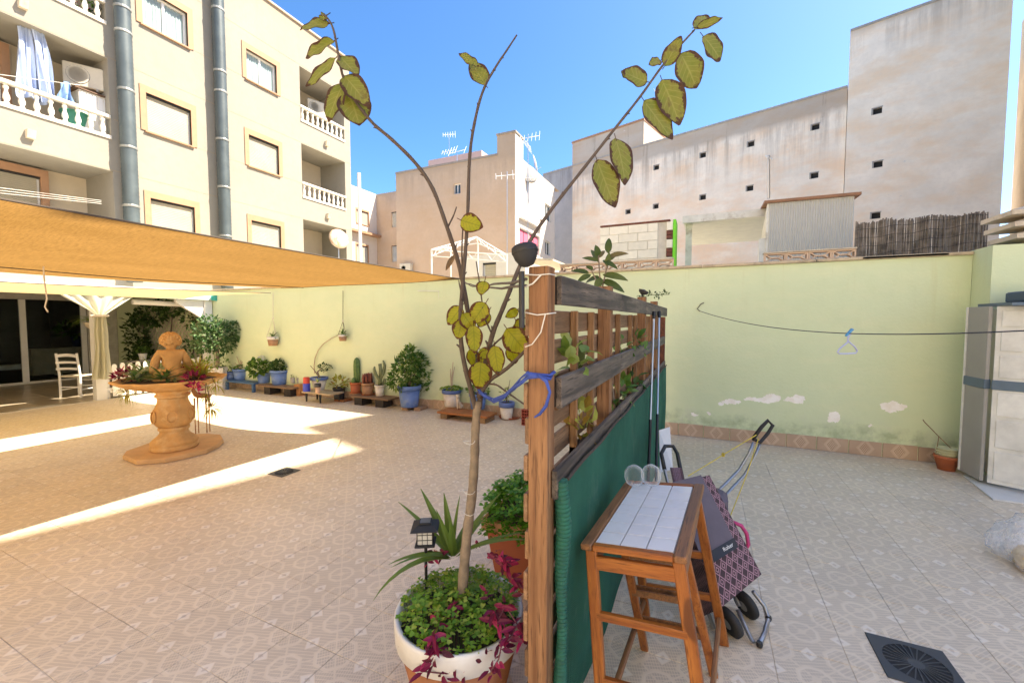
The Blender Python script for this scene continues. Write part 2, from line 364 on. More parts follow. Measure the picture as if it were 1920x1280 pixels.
# ---- garden wall: green render, flaked patches, skirting tiles, coping
def wall_material():
    n = N('green_wall_render'); p = n.pos(); x, y, z = n.sep(p)
    f = n.noise(p, .6, 5, .6); fine = n.noise(p, 6, 5, .65)
    c = n.mix(n.ramp(f, .3, .7), (.60, .675, .43), (.66, .735, .485))
    c = n.mix(n.ramp(n.noise(n.mapv(p, (1, 1, 3)), 1.6, 5, .65), .48, .72, 0, .45), c, (.72, .74, .48))
    c = n.mix(n.ramp(fine, .5, .75, 0, .25), c, (.56, .64, .38))
    c = n.mix(n.math('MULTIPLY', n.ramp(n.noise(n.mapv(p, (3, 3, .15)), 2.2, 5, .7), .58, .75), n.ramp(z, 1.2, 2.3)), c, (.60, .63, .38))
    zz = n.math('ADD', z, n.math('MULTIPLY', n.math('SUBTRACT', n.noise(p, 2.3, 5, .7), .5), .45))
    damp = n.math('MULTIPLY', n.ramp(zz, .24, .36, 1, 0), n.ramp(n.noise(p, 5, 5, .7), .40, .60))
    c = n.mix(n.math('MULTIPLY', damp, n.ramp(x, -2, 0, .35, .85)), c, (.38, .45, .27))
    c = n.mix(n.math('MULTIPLY', n.ramp(zz, .15, .5, .5, 0), n.ramp(n.noise(p, 3.1, 5, .7), .52, .62)), c, (.60, .62, .48))
    wob = n.noise(p, 7, 5, .7, out=1); ws = n.sep(wob)
    X = n.math('ADD', x, n.math('MULTIPLY', n.math('SUBTRACT', ws[0], .5), .20)); Z = n.math('ADD', z, n.math('MULTIPLY', n.math('SUBTRACT', ws[1], .5), .16))
    tot = None
    for (cx, cy, rx, rz) in FLAKES:
        q = PY(cx, cy, 6.2)
        e = n.math('ADD', n.math('POWER', n.math('ABSOLUTE', n.math('DIVIDE', n.math('SUBTRACT', X, q.x), rx)), 2), n.math('POWER', n.math('ABSOLUTE', n.math('DIVIDE', n.math('SUBTRACT', Z, q.z), rz)), 2))
        k = n.ramp(e, 1.25, 1.3, 1, 0); tot = k if tot is None else n.math('MAXIMUM', tot, k)
    c = n.mix(tot, c, n.mix(n.ramp(n.noise(p, 12, 3), .4, .6), (.95, .92, .85), (.88, .83, .73)))
    h = n.math('SUBTRACT', n.math('ADD', n.noise(p, 26, 5, .65), n.math('MULTIPLY', n.noise(p, 3, 3), .8)), n.math('MULTIPLY', tot, .6))
    n.bump(h, .3, .012); return n.done(c, .85, spec=.25)
FLAKES = [(1352, 757, .035, .03), (1372, 752, .11, .028), (1428, 750, .15, .035), (1450, 745, .07, .045), (1490, 748, .085, .05), (1563, 781, .05, .065), (1676, 763, .11, .05), (1300, 776, .05, .02), (1330, 776, .03, .02), (1630, 797, .012, .012)]
m_gw = wall_material()
WY = 6.2
gw = thing('garden_wall', 'long pale green rendered boundary wall with flaking paint patches', 'wall', (-6, WY + .1, 0))
build(B().bb((-15.6, WY, 0), (2.60, WY + .22, 2.30)), 'wall_body', m_gw, gw)
b = B(); x = -10.9
while x < 2.5:
    l = rng.uniform(.9, 1.3); b.bevel_box((min(x + l / 2, 2.6 - l / 2), WY + .10, 2.318 + rng.uniform(-.004, .004)), (l - .006, .27, .035), .005); x += l
build(b, 'coping', mat('coping_stone', (.50, .40, .27), .8, .15, 6, bump=.3, dirt=(.30, .24, .17), ds=5), gw)
# skirting tiles: one piece each
n = N('skirting_tile'); u, v, _ = n.sep(n.uv()); p = n.pos()
a = n.math('ABSOLUTE', n.math('SUBTRACT', u, .5)); bq = n.math('ABSOLUTE', n.math('SUBTRACT', v, .5))
d = n.math('ADD', n.math('MULTIPLY', a, 2.6), bq)
net_ = n.math('MULTIPLY', n.math('GREATER_THAN', n.math('FRACT', n.math('MULTIPLY', n.math('ADD', n.math('MULTIPLY', u, 3), v), 5)), .35), n.math('GREATER_THAN', n.math('FRACT', n.math('MULTIPLY', n.math('SUBTRACT', n.math('MULTIPLY', u, 3), v), 5)), .35))
cc = n.mix(n.ramp(n.noise(p, 4, 4), .3, .7), (.50, .34, .23), (.60, .44, .31))
cc = n.mix(n.math('MULTIPLY', n.math('MULTIPLY', net_, n.math('LESS_THAN', d, .46)), .7), cc, (.27, .17, .11))
cc = n.mix(n.math('MULTIPLY', n.ramp(n.math('ABSOLUTE', n.math('SUBTRACT', d, .56)), .02, .04, 1, 0), .5), cc, (.60, .48, .36))
cc = n.mix(n.math('MULTIPLY', n.math('GREATER_THAN', d, .75), .35), cc, (.30, .19, .12))
m_sk = n.done(cc, .45)
def skirt_mesh(wd, h):
    return B().add([(-wd / 2, 0, 0), (wd / 2, 0, 0), (wd / 2, 0, h), (-wd / 2, 0, h), (-wd / 2 + .003, -.009, 0), (wd / 2 - .003, -.009, 0), (wd / 2 - .003, -.009, h - .003), (-wd / 2 + .003, -.009, h - .003)],
                   [(4, 5, 6, 7), (0, 4, 7, 3), (5, 1, 2, 6), (7, 6, 2, 3)], [(0, 0), (1, 0), (1, 1), (0, 1)] * 2)
sk = mesh_only(skirt_mesh(.312, .165), 'skirting_tile', m_sk)
x = TX0 + TS / 2 - 36 * TS
while x < 2.5: inst(sk, 'skirting_tile', gw, (x, WY, .001), scale=(1, 1, rng.uniform(.97, 1.03))); x += TS
# ---- facade builder
def facade(fn, a0, a1, z0, z1, holes, depth, b=None):
    """fn(a, z, d) -> point, d = depth inwards; leaves openings and builds their reveals"""
    b = b or B(); xs = sorted({a0, a1, *[h[0] for h in holes], *[h[1] for h in holes]}); zs = sorted({z0, z1, *[h[2] for h in holes], *[h[3] for h in holes]})
    xs = [x for x in xs if a0 <= x <= a1]; zs = [z for z in zs if z0 <= z <= z1]
    for i in range(len(xs) - 1):
        for j in range(len(zs) - 1):
            cx = (xs[i] + xs[i + 1]) / 2; cz = (zs[j] + zs[j + 1]) / 2
            if any(h[0] < cx < h[1] and h[2] < cz < h[3] for h in holes): continue
            b.add([fn(xs[i], zs[j], 0), fn(xs[i + 1], zs[j], 0), fn(xs[i + 1], zs[j + 1], 0), fn(xs[i], zs[j + 1], 0)], [(0, 1, 2, 3)])
    for (p, q, r, s) in holes:
        o = [(p, r), (q, r), (q, s), (p, s)]
        for k in range(4):
            (aa, za), (ab, zb) = o[k], o[(k + 1) % 4]
            b.add([fn(aa, za, 0), fn(ab, zb, 0), fn(ab, zb, depth), fn(aa, za, depth)], [(0, 1, 2, 3)])
    return b
def fbox(b, fn, a0, a1, z0, z1, d0, d1):       # box in facade coordinates
    vs = [fn(a, z, d) for d in (d0, d1) for a, z in ((a0, z0), (a1, z0), (a1, z1), (a0, z1))]
    return b.add(vs, [(0, 1, 2, 3), (7, 6, 5, 4), (0, 4, 5, 1), (1, 5, 6, 2), (2, 6, 7, 3), (3, 7, 4, 0)])
# ---- apartment block on the left: street face at X = -14
LX = -14.0
lf = lambda a, z, d: (LX - d, a, z)
blk = thing('apartment_building', 'sunlit cream apartment block with balustraded balconies and two fat grey ducts', 'building', (LX, 4, 0))
W = []; BAL = []
for (z0, z1) in ((9.60, 10.58), (6.77, 7.80), (3.94, 4.97)):
    W += [(6.45, 7.55, z0, z1), (9.28, 10.36, z0, z1)]
for k, (z0, z1) in enumerate(((9.12, 11.10), (6.28, 8.27), (3.45, 5.44))):
    BAL += [(11.31, 13.42, z0, z1), (-3.0, 5.67, z0, z1)]
holes = W + BAL
b = facade(lf, -6, 13.74, 2.30, 12.62, W, .16); b = B()
facade(lf, -6, 13.74, 2.30, 12.62, holes, 0.0, b)
for h in W: facade(lf, *h, [h], .16, b)
for h in BAL: facade(lf, *h, [h], 1.45, b)
b.add([(LX, 13.74, 2.3), (LX - 9, 13.74, 2.3), (LX - 9, 13.74, 12.62), (LX, 13.74, 12.62)], [(0, 1, 2, 3)])
b.add([(LX, -6, 12.62), (LX, 13.74, 12.62), (LX - 9, 13.74, 12.62), (LX - 9, -6, 12.62)], [(0, 1, 2, 3)])
b.add([(LX - 9, -6, 2.3), (LX - 9, 13.74, 2.3), (LX - 9, 13.74, 12.62), (LX - 9, -6, 12.62)], [(0, 1, 2, 3)])
b.add([(LX, -6, 2.3), (LX - 9, -6, 2.3), (LX - 9, -6, 12.62), (LX, -6, 12.62)], [(0, 1, 2, 3)])
build(b, 'wall', m_facade, blk)
b = B()
for (p, q, r, s) in BAL: build(B().add([lf(p, r, 1.45), lf(q, r, 1.45), lf(q, s, 1.45), lf(p, s, 1.45)], [(0, 1, 2, 3)]), 'balcony_back_wall', m_recess, blk)
b = B()
for z in (11.15, 9.62, 8.30, 6.78, 5.465, 3.94):
    segs = [(5.74, 6.30), (7.72, 9.15), (10.55, 11.28)] if z in (9.62, 6.78, 3.94) else [(-6, 13.74)]
    for (p, q) in segs: fbox(b, lf, p, q, z - .008, z + .008, -.003, .01)
    if z in (9.62, 6.78, 3.94): fbox(b, lf, 13.44, 13.74, z - .008, z + .008, -.003, .01)
build(b, 'groove', mat('groove_mortar', (.36, .29, .20), .9), blk)
build(fbox(B(), lf, -6, 13.80, 12.62, 12.68, -.06, .3), 'roof_coping', mat('coping_tile', (.45, .36, .27), .8), blk)
def slats(b, fn, a0, a1, z0, z1, d, n_):
    h = (z1 - z0) / n_
    for k in range(n_): fbox(b, fn, a0, a1, z0 + k * h + .004, z0 + (k + 1) * h - .002, d, d + .014)
def window(par, fn, a0, a1, z0, z1, kind, sur=.14, mf=m_white, drop=1.0):
    fr = B()
    if sur:
        fbox(fr, fn, a0 - sur, a1 + sur, z1, z1 + sur + .04, -.025, .05); fbox(fr, fn, a0 - sur, a0, z0, z1, -.025, .05); fbox(fr, fn, a1, a1 + sur, z0, z1, -.025, .05)
        wo_ = build(fr, 'window', m_peach, par)
        build(fbox(B(), fn, a0 - .06, a1 + .06, z0 - .04, z0 - .001, -.06, .10), 'sill', m_peach, wo_)
        f2 = B()
    else: f2 = fr
    fbox(f2, fn, a0, a1, z0, z0 + .05, .10, .15); fbox(f2, fn, a0, a1, z1 - .05, z1, .10, .15)
    fbox(f2, fn, a0, a0 + .05, z0 + .05, z1 - .05, .10, .15); fbox(f2, fn, a1 - .05, a1, z0 + .05, z1 - .05, .10, .15)
    am = (a0 + a1) / 2
    if kind != 'shut': fbox(f2, fn, am - .03, am + .03, z0 + .05, z1 - .05, .10, .15)
    if sur: build(f2, 'frame', mf, wo_)
    else: wo_ = build(f2, 'window', mf, par)
    if kind == 'shut':
        s = B(); zb = z0 + (z1 - z0) * (1 - drop); slats(s, fn, a0 + .05, a1 - .05, zb, z1, .07, max(4, int((z1 - zb) / .045))); build(s, 'shutter', m_shut, wo_)
        build(fbox(B(), fn, a0, a1, z1 - .05, z1 - .002, .02, .12), 'shutter_box', m_dark, wo_)
    if kind != 'shut' or drop < 1:
        build(fbox(B(), fn, a0 + .05, a1 - .05, z0 + .05, z1 - .05, .16, .17), 'pane', m_glass, wo_)
    if kind == 'curt':
        c = B(); nn = 40
        c.grid(lambda u, v: fn(a0 + .06 + u * (a1 - a0 - .12), z0 + .06 + v * (z1 - z0 - .12), .135 - .012 * math.sin(u * nn * 1.9) - .006 * math.sin(u * 23)), 60, 1)
        build(c, 'curtain', m_curt, wo_, smooth=True)
    return wo_
for i, h in enumerate(W): window(blk, lf, *h, 'curt' if i < 2 else 'shut')
build(B().bb((LX + .02, -8.6, 0), (7.5, -6.4, 12.6)), 'unseen_bounce_wing', plaster('pale_render', (.74, .68, .57), var=.05), blk)  # unseen wing behind the camera, added to bounce warm sunlight into the yard
# balustrades
def baluster_prof(h): return [(.035, 0), (.035, .04 * h), (.05, .06 * h), (.05, .10 * h), (.03, .14 * h), (.058, .30 * h), (.055, .42 * h), (.032, .60 * h), (.028, .72 * h), (.045, .80 * h), (.05, .86 * h), (.03, .90 * h), (.04, .95 * h), (.04, h)]
m_bal = mat('white_balustrade', (.74, .70, .62), .6, .08, 6)
bm = mesh_only(B().lathe((0, 0, 0), baluster_prof(.45), 10), 'baluster', m_bal, True)
for (p, q, r, s) in BAL:
    rail = B(); fbox(rail, lf, p, q, r + .50, r + .57, -.03, .12); fbox(rail, lf, p, q, r - .03, r + .05, -.035, .12)
    ro = build(rail, 'balustrade', m_bal, blk)
    y = q - .14
    while y > max(p + .08, 3.0): inst(bm, 'baluster', ro, (LX - .05, y, r + .05)); y -= .232
# ducts with bands
for (yc, label) in ((5.92, None), (8.29, None)):
    du = B(); du.lathe((LX + .24, yc, 2.6), [(.165 + (.006 if k % 2 else 0), k * .055) for k in range(int(10.6 / .055))], 16)
    do = build(du, 'duct', m_zinc, blk, smooth=30)
    for z in (4.55, 6.05, 8.95, 9.55, 11.4, 7.5): build(B().lathe((LX + .24, yc, z - (.35 if yc > 7 else 0)), [(.178, 0), (.182, .01), (.182, .05), (.178, .06)], 16), 'clamp_band', m_zinc2, do)
# lamp boxes and downspouts on the parapets
for (y, z) in ((4.21, 8.62), (4.21, 5.79), (12.45, 8.66), (12.45, 5.80)):
    lm = build(B().prism([(LX - .001, z + .09), (LX + .16, z + .09), (LX + .10, z - .09), (LX - .001, z - .09)], 'y', y - .07, y + .07), 'wall_lamp', m_cap, blk)
# balcony doors
window(blk, lambda a, z, d: (LX - 1.30 - d, a, z), 3.2, 4.75, 3.47, 5.20, 'shut', drop=.4)
window(blk, lambda a, z, d: (LX - 1.30 - d, a, z), 2.6, 4.2, 6.30, 8.0, 'open')
for z in (9.14, 6.30, 3.47): window(blk, lambda a, z_, d: (LX - 1.30 - d, a, z_), 10.9, 11.9, z, z + 1.55, 'open')
# downpipe at the far corner
one(B().tube([(LX + .15, 14.05, 2.6), (LX + .15, 14.05, 8.0)], .075, 10), 'downpipe', m_metalw, 'tall white pipe standing against the far corner of the cream block', 'pipe', (LX + .15, 14.05, 2.6))
# ================================================================ blocks beyond the wall
def nf(k):                                            # facade coordinates on the turned plane n = k: a runs along NP
    return lambda a, z, d: tuple(NV * (k + d) + NP * a + Vector((0, 0, z)))
def npos(x, y, k): q = PN(x, y, k); return q.dot(NP), q.z
m_back = plaster('weathered_white_render', (.88, .80, .68), streak=.75, streakc=(.24, .20, .165), top=13.6, fade=4.0, var=.09, bscale=9, bst=.5, warm=(.84, .65, .47), patch=(.72, .68, .63), pamt=.66)
m_back2 = plaster('weathered_tall_render', (.88, .80, .68), streak=.6, streakc=(.25, .21, .17), top=17.3, fade=2.4, var=.10, bscale=8, bst=.6, warm=(.84, .67, .49), patch=(.66, .63, .58), pamt=.67)
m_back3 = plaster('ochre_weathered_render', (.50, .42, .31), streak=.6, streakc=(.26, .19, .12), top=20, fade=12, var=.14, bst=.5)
def vent(par, fn, a, z, s=.34):
    o = B(); fbox(o, fn, a - s / 2, a + s / 2, z - s / 2, z + s / 2, .16, .17)
    v = build(o, 'vent_opening', m_dark, par); e = B()
    fbox(e, fn, a - s / 2 - .06, a + s / 2 + .05, z + s / 2, z + s / 2 + .05, -.03, .16); fbox(e, fn, a - s / 2 - .06, a - s / 2, z - s / 2, z + s / 2, -.03, .16)
    build(e, 'vent_surround', m_conc, v)
KD = 30.0; fD = nf(KD)
def block(name, label, k, xa, xb, ztop, m_, vents, depth=9.0, extra=None, zbot=0):
    fn = nf(k); a0 = npos(xa, 400, k)[0]; a1 = npos(xb, 400, k)[0]
    t = thing(name, label, 'building', tuple(NV * k + NP * ((a0 + a1) / 2)))
    hs = []
    for (x, y) in vents:
        a, z = npos(x, y, k); hs.append((a - .19, a + .19, z - .17, z + .17))
    b = facade(fn, a0, a1, zbot, ztop, hs, .17)
    q = [fn(a0, zbot, 0), fn(a0, zbot, depth), fn(a0, ztop, depth), fn(a0, ztop, 0)]; b.add(q, [(0, 1, 2, 3)])
    q = [fn(a1, zbot, 0), fn(a1, zbot, depth), fn(a1, ztop, depth), fn(a1, ztop, 0)]; b.add(q, [(0, 1, 2, 3)])
    b.add([fn(a0, ztop, 0), fn(a1, ztop, 0), fn(a1, ztop, depth), fn(a0, ztop, depth)], [(0, 1, 2, 3)])
    b.add([fn(a0, zbot, depth), fn(a1, zbot, depth), fn(a1, ztop, depth), fn(a0, ztop, depth)], [(0, 1, 2, 3)])
    build(b, 'wall', m_, t)
    for h in hs:
        v = build(fbox(B(), fn, h[0], h[1], h[2], h[3], .165, .17), 'vent_opening', m_dark, t)
        e = B(); fbox(e, fn, h[0] - .05, h[1] + .03, h[3] - .02, h[3] + .03, -.02, .15); fbox(e, fn, h[0] - .05, h[0] + .02, h[2], h[3] - .02, -.02, .15); build(e, 'vent_surround', m_conc, v)
    e = B(); fbox(e, fn, a0, a1, ztop, ztop + .12, -.05, .25); build(e, 'parapet_cap', m_conc, t)
    return t, a0, a1, fn
zD = npos(1581, 65, KD)[1]; zE = npos(1580, 162, KD)[1]
tD, d0, d1, _ = block('tall_building', 'tallest weathered white building at right with rain stained blank wall', KD, 1581, 1876, zD, m_back2, [(1645, 208), (1646, 308), (1642, 404)])
tE, e0, e1, _ = block('long_building', 'long weathered white building with rows of small vent holes and streaked parapet', KD + .35, 1073, 1580, zE, m_back,
    [(1231, 314), (1318, 291), (1408, 270), (1529, 238), (1230, 387), (1318, 370), (1406, 353), (1527, 329), (1178, 397)])
fE = nf(KD + .35)
s0, s1 = npos(1073, 300, KD + .35)[0], npos(1206, 300, KD + .35)[0]; zS = npos(1206, 226, KD + .35)[1]
b = B(); fbox(b, fE, s0, s1, zE + .13, zS, .001, 5.0); build(b, 'stair_tower', m_back, tE)
b = B(); fbox(b, fE, s0 - .05, s1 + .05, zS + .002, zS + .15, -.06, 5.1); build(b, 'tower_cap', m_peach, tE)
g0 = npos(1020, 330, KD + 5)[0]; g1 = npos(1090, 330, KD + 5)[0]; zG = npos(1040, 322, KD + 5)[1]
t, *_ = block('rear_building', 'grey stained blank building rear showing between the two pale blocks', KD + 5, 1018, 1090, zG, plaster('grey_stained_render', (.44, .42, .40), streak=.7, streakc=(.20, .18, .17), top=zG, fade=5, var=.12), [], 4)
# the high block at the right edge that shades the yard; it goes on towards the camera outside the frame
RH = 19.4
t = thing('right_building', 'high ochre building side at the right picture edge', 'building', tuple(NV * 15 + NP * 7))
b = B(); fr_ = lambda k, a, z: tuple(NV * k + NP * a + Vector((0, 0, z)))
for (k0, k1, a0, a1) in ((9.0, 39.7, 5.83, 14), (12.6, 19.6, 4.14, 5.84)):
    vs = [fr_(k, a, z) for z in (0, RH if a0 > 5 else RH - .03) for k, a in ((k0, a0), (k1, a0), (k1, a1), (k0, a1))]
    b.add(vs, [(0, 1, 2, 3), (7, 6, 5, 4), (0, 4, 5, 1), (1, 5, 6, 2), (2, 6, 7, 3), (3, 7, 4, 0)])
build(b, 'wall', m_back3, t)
# ---- building in the middle distance, aligned with the yard
FY = 25.0
pf = lambda Y: (lambda a, z, d: (a, Y + d, z))
fF = pf(FY)
m_mid = plaster('pinkish_render', (.55, .415, .30), streak=.5, streakc=(.30, .23, .17), top=12.2, fade=2.5, var=.08, bscale=9, bst=.5, warm=(.53, .38, .255))
m_midw = plaster('white_side_render', (.66, .62, .56), streak=.25, top=12, fade=2, var=.05)
x0 = PY(743, 400, FY).x; x1 = PY(966, 400, FY).x; zf = PY(743, 327, FY).z; xt = PY(932, 290, FY).x; zt = PY(966, 248, FY).z
tF = thing('middle_building', 'pinkish rendered building with a square stair tower and peeling parapet', 'building', ((x0 + x1) / 2, FY, 0))
win = []
for (px, py, w_, h_) in ((857, 354, .55, .7),):
    q = PY(px, py, FY); win.append((q.x - w_ / 2, q.x + w_ / 2, q.z - h_ / 2, q.z + h_ / 2))
b = facade(fF, x0, x1, 0, zf, win, .15); fbox(b, fF, xt, x1, zf, zt, 0, 1.3); b.bb((x0, FY + .001, 0), (x0 - .0, FY + 8, zf)) if 0 else None
b.add([(x0, FY, 0), (x0, FY + 8, 0), (x0, FY + 8, zf), (x0, FY, zf)], [(0, 1, 2, 3)])
b.add([(x0, FY, zf), (x1, FY, zf), (x1, FY + 9, zf), (x0, FY + 9, zf)], [(0, 1, 2, 3)])
build(b, 'wall', m_mid, tF)
window(tF, fF, *win[0], 'open', 0)
fS = lambda a, z, d: (x1 - d, a, z)
sw = []
def sx(px, py): q = PX(px, py, x1); return q.y, q.z
for (pa, pb, pc, pd) in (((974, 425), (1012, 480), 0, 0), ((1022, 380), (1033, 418), 0, 0), ((1022, 450), (1032, 480), 0, 0)):
    ya, za = sx(*pa); yb, zb = sx(*pb); sw.append((min(ya, yb), max(ya, yb), min(za, zb), max(za, zb)))
yE = sx(1040, 400)[0]; zr = sx(1035, 345)[1]
b = facade(fS, FY, yE, 0, zf - .01, sw, .15); fbox(b, fS, FY + .001, FY + 1.3, zf, zt - .001, -.001, .02)
b.add([fS(yE, 0, 0), fS(yE, 0, 9), fS(yE, zf, 9), fS(yE, zf, 0)], [(0, 1, 2, 3)])
build(b, 'side_wall', m_midw, tF)
m_pink = mat('pink_curtain', (.62, .12, .20), .8, .1, 8)
for i, h in enumerate(sw):
    wv = window(tF, fS, *h, 'open', 0)
    if i == 0:
        for k in range(4):
            w4 = (h[1] - h[0] - .2) / 4; aa = h[0] + .1 + k * w4; build(fbox(B(), fS, aa + .05, aa + w4 - .05, h[2] + .1, h[3] - .1, .135, .155), 'curtain_panel', m_pink, wv)
        build(fbox(B(), fS, h[0] - .1, h[1] + .1, h[3] + .55, h[3] + .62, -.25, .02), 'lintel', m_white, tF)
b = B(); fbox(b, pf(FY), x0, xt, zf, zf + .14, -.05, .3); fbox(b, pf(FY), xt - .04, x1 + .06, zt, zt + .12, -.06, 1.4); build(b, 'parapet_cap', mat('cap_grey_brown', (.32, .27, .22), .9), tF)
# pink rooftop room behind its parapet
ra = PY(803, 300, FY + 5).x; rb = PY(903, 300, FY + 5).x; zr2 = PY(850, 292, FY + 5).z
b = B(); b.bb((ra, FY + 5, zf - .2), (rb, FY + 8, zr2)); one(b, 'rooftop_room', plaster('pink_room', (.55, .40, .36), var=.06), 'small pink rooftop room behind the peeling parapet', 'building', (ra, FY + 5, zf - .2))
# low wing between the cream block and the middle building
GY = 28.0
gx0 = PY(706, 400, GY).x; gx1 = PY(752, 400, GY).x; gz = PY(715, 363, GY).z
tG = thing('low_wing', 'low peach wing with windows between cream block and pinkish building', 'building', (gx0, GY, 0))
gh = []
for (pa, pb) in (((734, 398), (749, 425)), ((734, 461), (749, 490))):
    qa = PY(*pa, GY); qb = PY(*pb, GY); gh.append((qa.x, qb.x, qb.z, qa.z))
b = facade(pf(GY), gx0, gx1, 0, gz, gh, .15); b.add([(gx0, GY, gz), (gx1, GY, gz), (gx1, GY + 4, gz), (gx0 - 3, GY + 4, gz)], [(0, 1, 2, 3)]); build(b, 'wall', m_mid, tG)
for h in gh: window(tG, pf(GY), *h, 'shut', 0)
fW = lambda a, z, d: (gx0 - d, a, z)
gw_ = []
for (pa, pb) in (((668, 392), (691, 424)), ((668, 458), (690, 500))):
    qa = PX(*pa, gx0); qb = PX(*pb, gx0); gw_.append((qa.y, qb.y, min(qa.z, qb.z), max(qa.z, qb.z)))
b = facade(fW, 18, GY, 0, gz, gw_, .15); b.add([fW(18, 0, 0), fW(18, 0, 5), fW(18, gz, 5), fW(18, gz, 0)], [(0, 1, 2, 3)]); build(b, 'side_wall', m_midw, tG)
for h in gw_: window(tG, fW, *h, 'shut', .1)
q = PX(690, 440, gx0); build(B().bb((gx0, 20, q.z - .1), (gx0 + .5, GY, q.z + .08)), 'ledge', m_peach, tG)
# ================================================================ sails, porch
def sail_mat(name, c, c2):
    n = N(name); p = n.pos(); f = n.noise(n.mapv(p, (1, .3, 1)), 2.2, 5, .55); g = n.noise(n.mapv(p, (.06, 1, 1)), 150, 3, .6)
    cc = n.mix(n.ramp(f, .3, .7), c, c2); cc = n.mix(n.ramp(g, .38, .66, 0, .6), cc, dk(c, .62))
    d_ = n.n('BsdfDiffuse'); t_ = n.n('BsdfTranslucent'); mx = n.n('MixShader'); mx.inputs[0].default_value = .62
    n.l(cc, d_.inputs[0]); n.l(cc, t_.inputs[0]); n.l(d_.outputs[0], mx.inputs[1]); n.l(t_.outputs[0], mx.inputs[2]); n.l(mx.outputs[0], n.out.inputs[0]); n.t.nodes.remove(n.p); return n.m
m_sail = sail_mat('tan_shade_cloth', (.24, .132, .038), (.30, .168, .053)); m_sail2 = sail_mat('pale_shade_cloth', (.50, .38, .18), (.56, .42, .205))
m_cord = mat('dark_cord', (.07, .05, .035), .8, .2, 80)
def sail1(u, v):                                     # u across from near edge to far edge, v along
    xn = -3.10 - .16 * math.sin(math.pi * min(1, max(0, v))) ; xf = -6.35
    ye = 4.98 - .30 * u - .45 * math.sin(math.pi * u) * .6
    x = xn + (xf - xn) * u; y = -2.6 + (ye + 2.6) * v
    z = 2.20 + .05 * (1 - v) - u * .13 * math.sin(math.pi * v * .9) - .05 * math.sin(math.pi * u) + .012 * math.sin(v * 17 + u * 6) * u * (1 - u) * 4 - .03 * v
    return (x, y, z)
t = thing('shade_sail', 'large tan shade sail stretched over the left of the yard', 'shade sail', (-4.7, 1.2, 0))
sg = build(B().grid(sail1, 26, 40), 'cloth', m_sail, t, smooth=True)
b = B(); b.tube([sail1(0, k / 40) for k in range(41)], .007, 6); b.tube([sail1(k / 20, 1) for k in range(21)], .006, 6); b.tube([Vector(sail1(.80, k / 40)) + Vector((0, 0, -.006)) for k in range(41)], .005, 5); build(b, 'hem_cord', m_cord, t)
def sail2(u, v):
    x = -7.2 - 3.3 * u; y = -2.2 + (7.3 + .3 * u) * v - .25 * math.sin(math.pi * u) * v
    return (x, y, 2.08 + .07 * (v - .6) ** 2 - .02 * u - .05 * math.sin(math.pi * v) * (1 - u))
t = thing('pale_shade_sail', 'pale yellow shade sail in front of the porch', 'shade sail', (-8.8, 1.4, 0))
build(B().grid(sail2, 14, 24), 'cloth', m_sail2, t, smooth=True)
build(B().tube([sail2(0, k / 24) for k in range(25)], .006, 5), 'hem_cord', m_cord, t)
# loose strings
q = PX(80, 478, -5.4)
one(B().tube([q, q - Vector((0, 0, .2)), PX(85, 540, -5.4), PX(88, 560, -5.4), PX(84, 575, -5.4), PX(90, 585, -5.4)], .006, 5), 'hanging_string', m_rope, 'short loose white string hanging from the tan sail', 'string', tuple(q))
# porch: ceiling slab, beams, posts, dark glazed front
m_teal = mat('pale_mint_paint', (.56, .66, .60), .6, .06)
t = thing('porch_house', 'covered porch front with dark sliding doors below the cream block', 'porch', (-13, 3, 0))
build(B().bb((-14.2, -5, 2.20), (-10.95, 6.19, 2.30)), 'porch_roof', m_whitew, t)
build(B().bb((-10.94, -5, 2.08), (-10.80, 6.19, 2.26)), 'front_beam', m_teal, t)
build(B().bb((-11.05, 6.02, .0), (-10.88, 6.18, 2.07)), 'corner_post', m_white, t)
build(B().bb((-11.12, 4.02, 0), (-10.96, 4.18, 2.07)), 'post', m_white, t)
build(B().prism([(6.01, 2.07), (5.45, 2.07), (5.45, 2.0), (6.01, 1.62)], 'x', -11.02, -10.92), 'corbel', m_white, t)
b = B(); b.bb((-15.6, 5.55, 0), (-15.45, 6.19, 2.4)); b.bb((-15.6, -5, 2.12), (-15.45, 5.549, 2.4)); b.bb((-15.45, -5, 2.31), (-14.2, 6.19, 2.42)); build(b, 'front_wall', mat('porch_inner_wall', (.50, .48, .42), .8), t)
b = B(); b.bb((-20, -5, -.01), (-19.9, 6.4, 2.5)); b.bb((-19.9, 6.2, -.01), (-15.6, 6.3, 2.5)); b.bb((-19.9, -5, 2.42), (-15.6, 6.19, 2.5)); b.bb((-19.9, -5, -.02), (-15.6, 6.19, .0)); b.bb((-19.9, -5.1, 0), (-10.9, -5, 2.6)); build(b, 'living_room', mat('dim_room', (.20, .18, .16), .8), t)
for y in (1.2, 2.75, 4.3, 5.42): build(B().bb((-15.53, y, .03), (-15.46, y + .11, 2.115)), 'door_frame', m_white, t)
b = B(); b.bb((-15.54, -5, 0), (-15.44, 5.54, .05)); build(b, 'door_track', m_whitew, t)
n = N('door_glass'); n.done((.55, .62, .62), .03); n.p.inputs['Transmission Weight'].default_value = 1; n.p.inputs['IOR'].default_value = 1.1; m_clear = n.m
for (y0, y1) in ((1.31, 2.749), (2.861, 4.299), (4.411, 5.419)): build(B().bb((-15.50, y0, .051), (-15.492, y1, 2.115)), 'door_pane', m_clear, t)
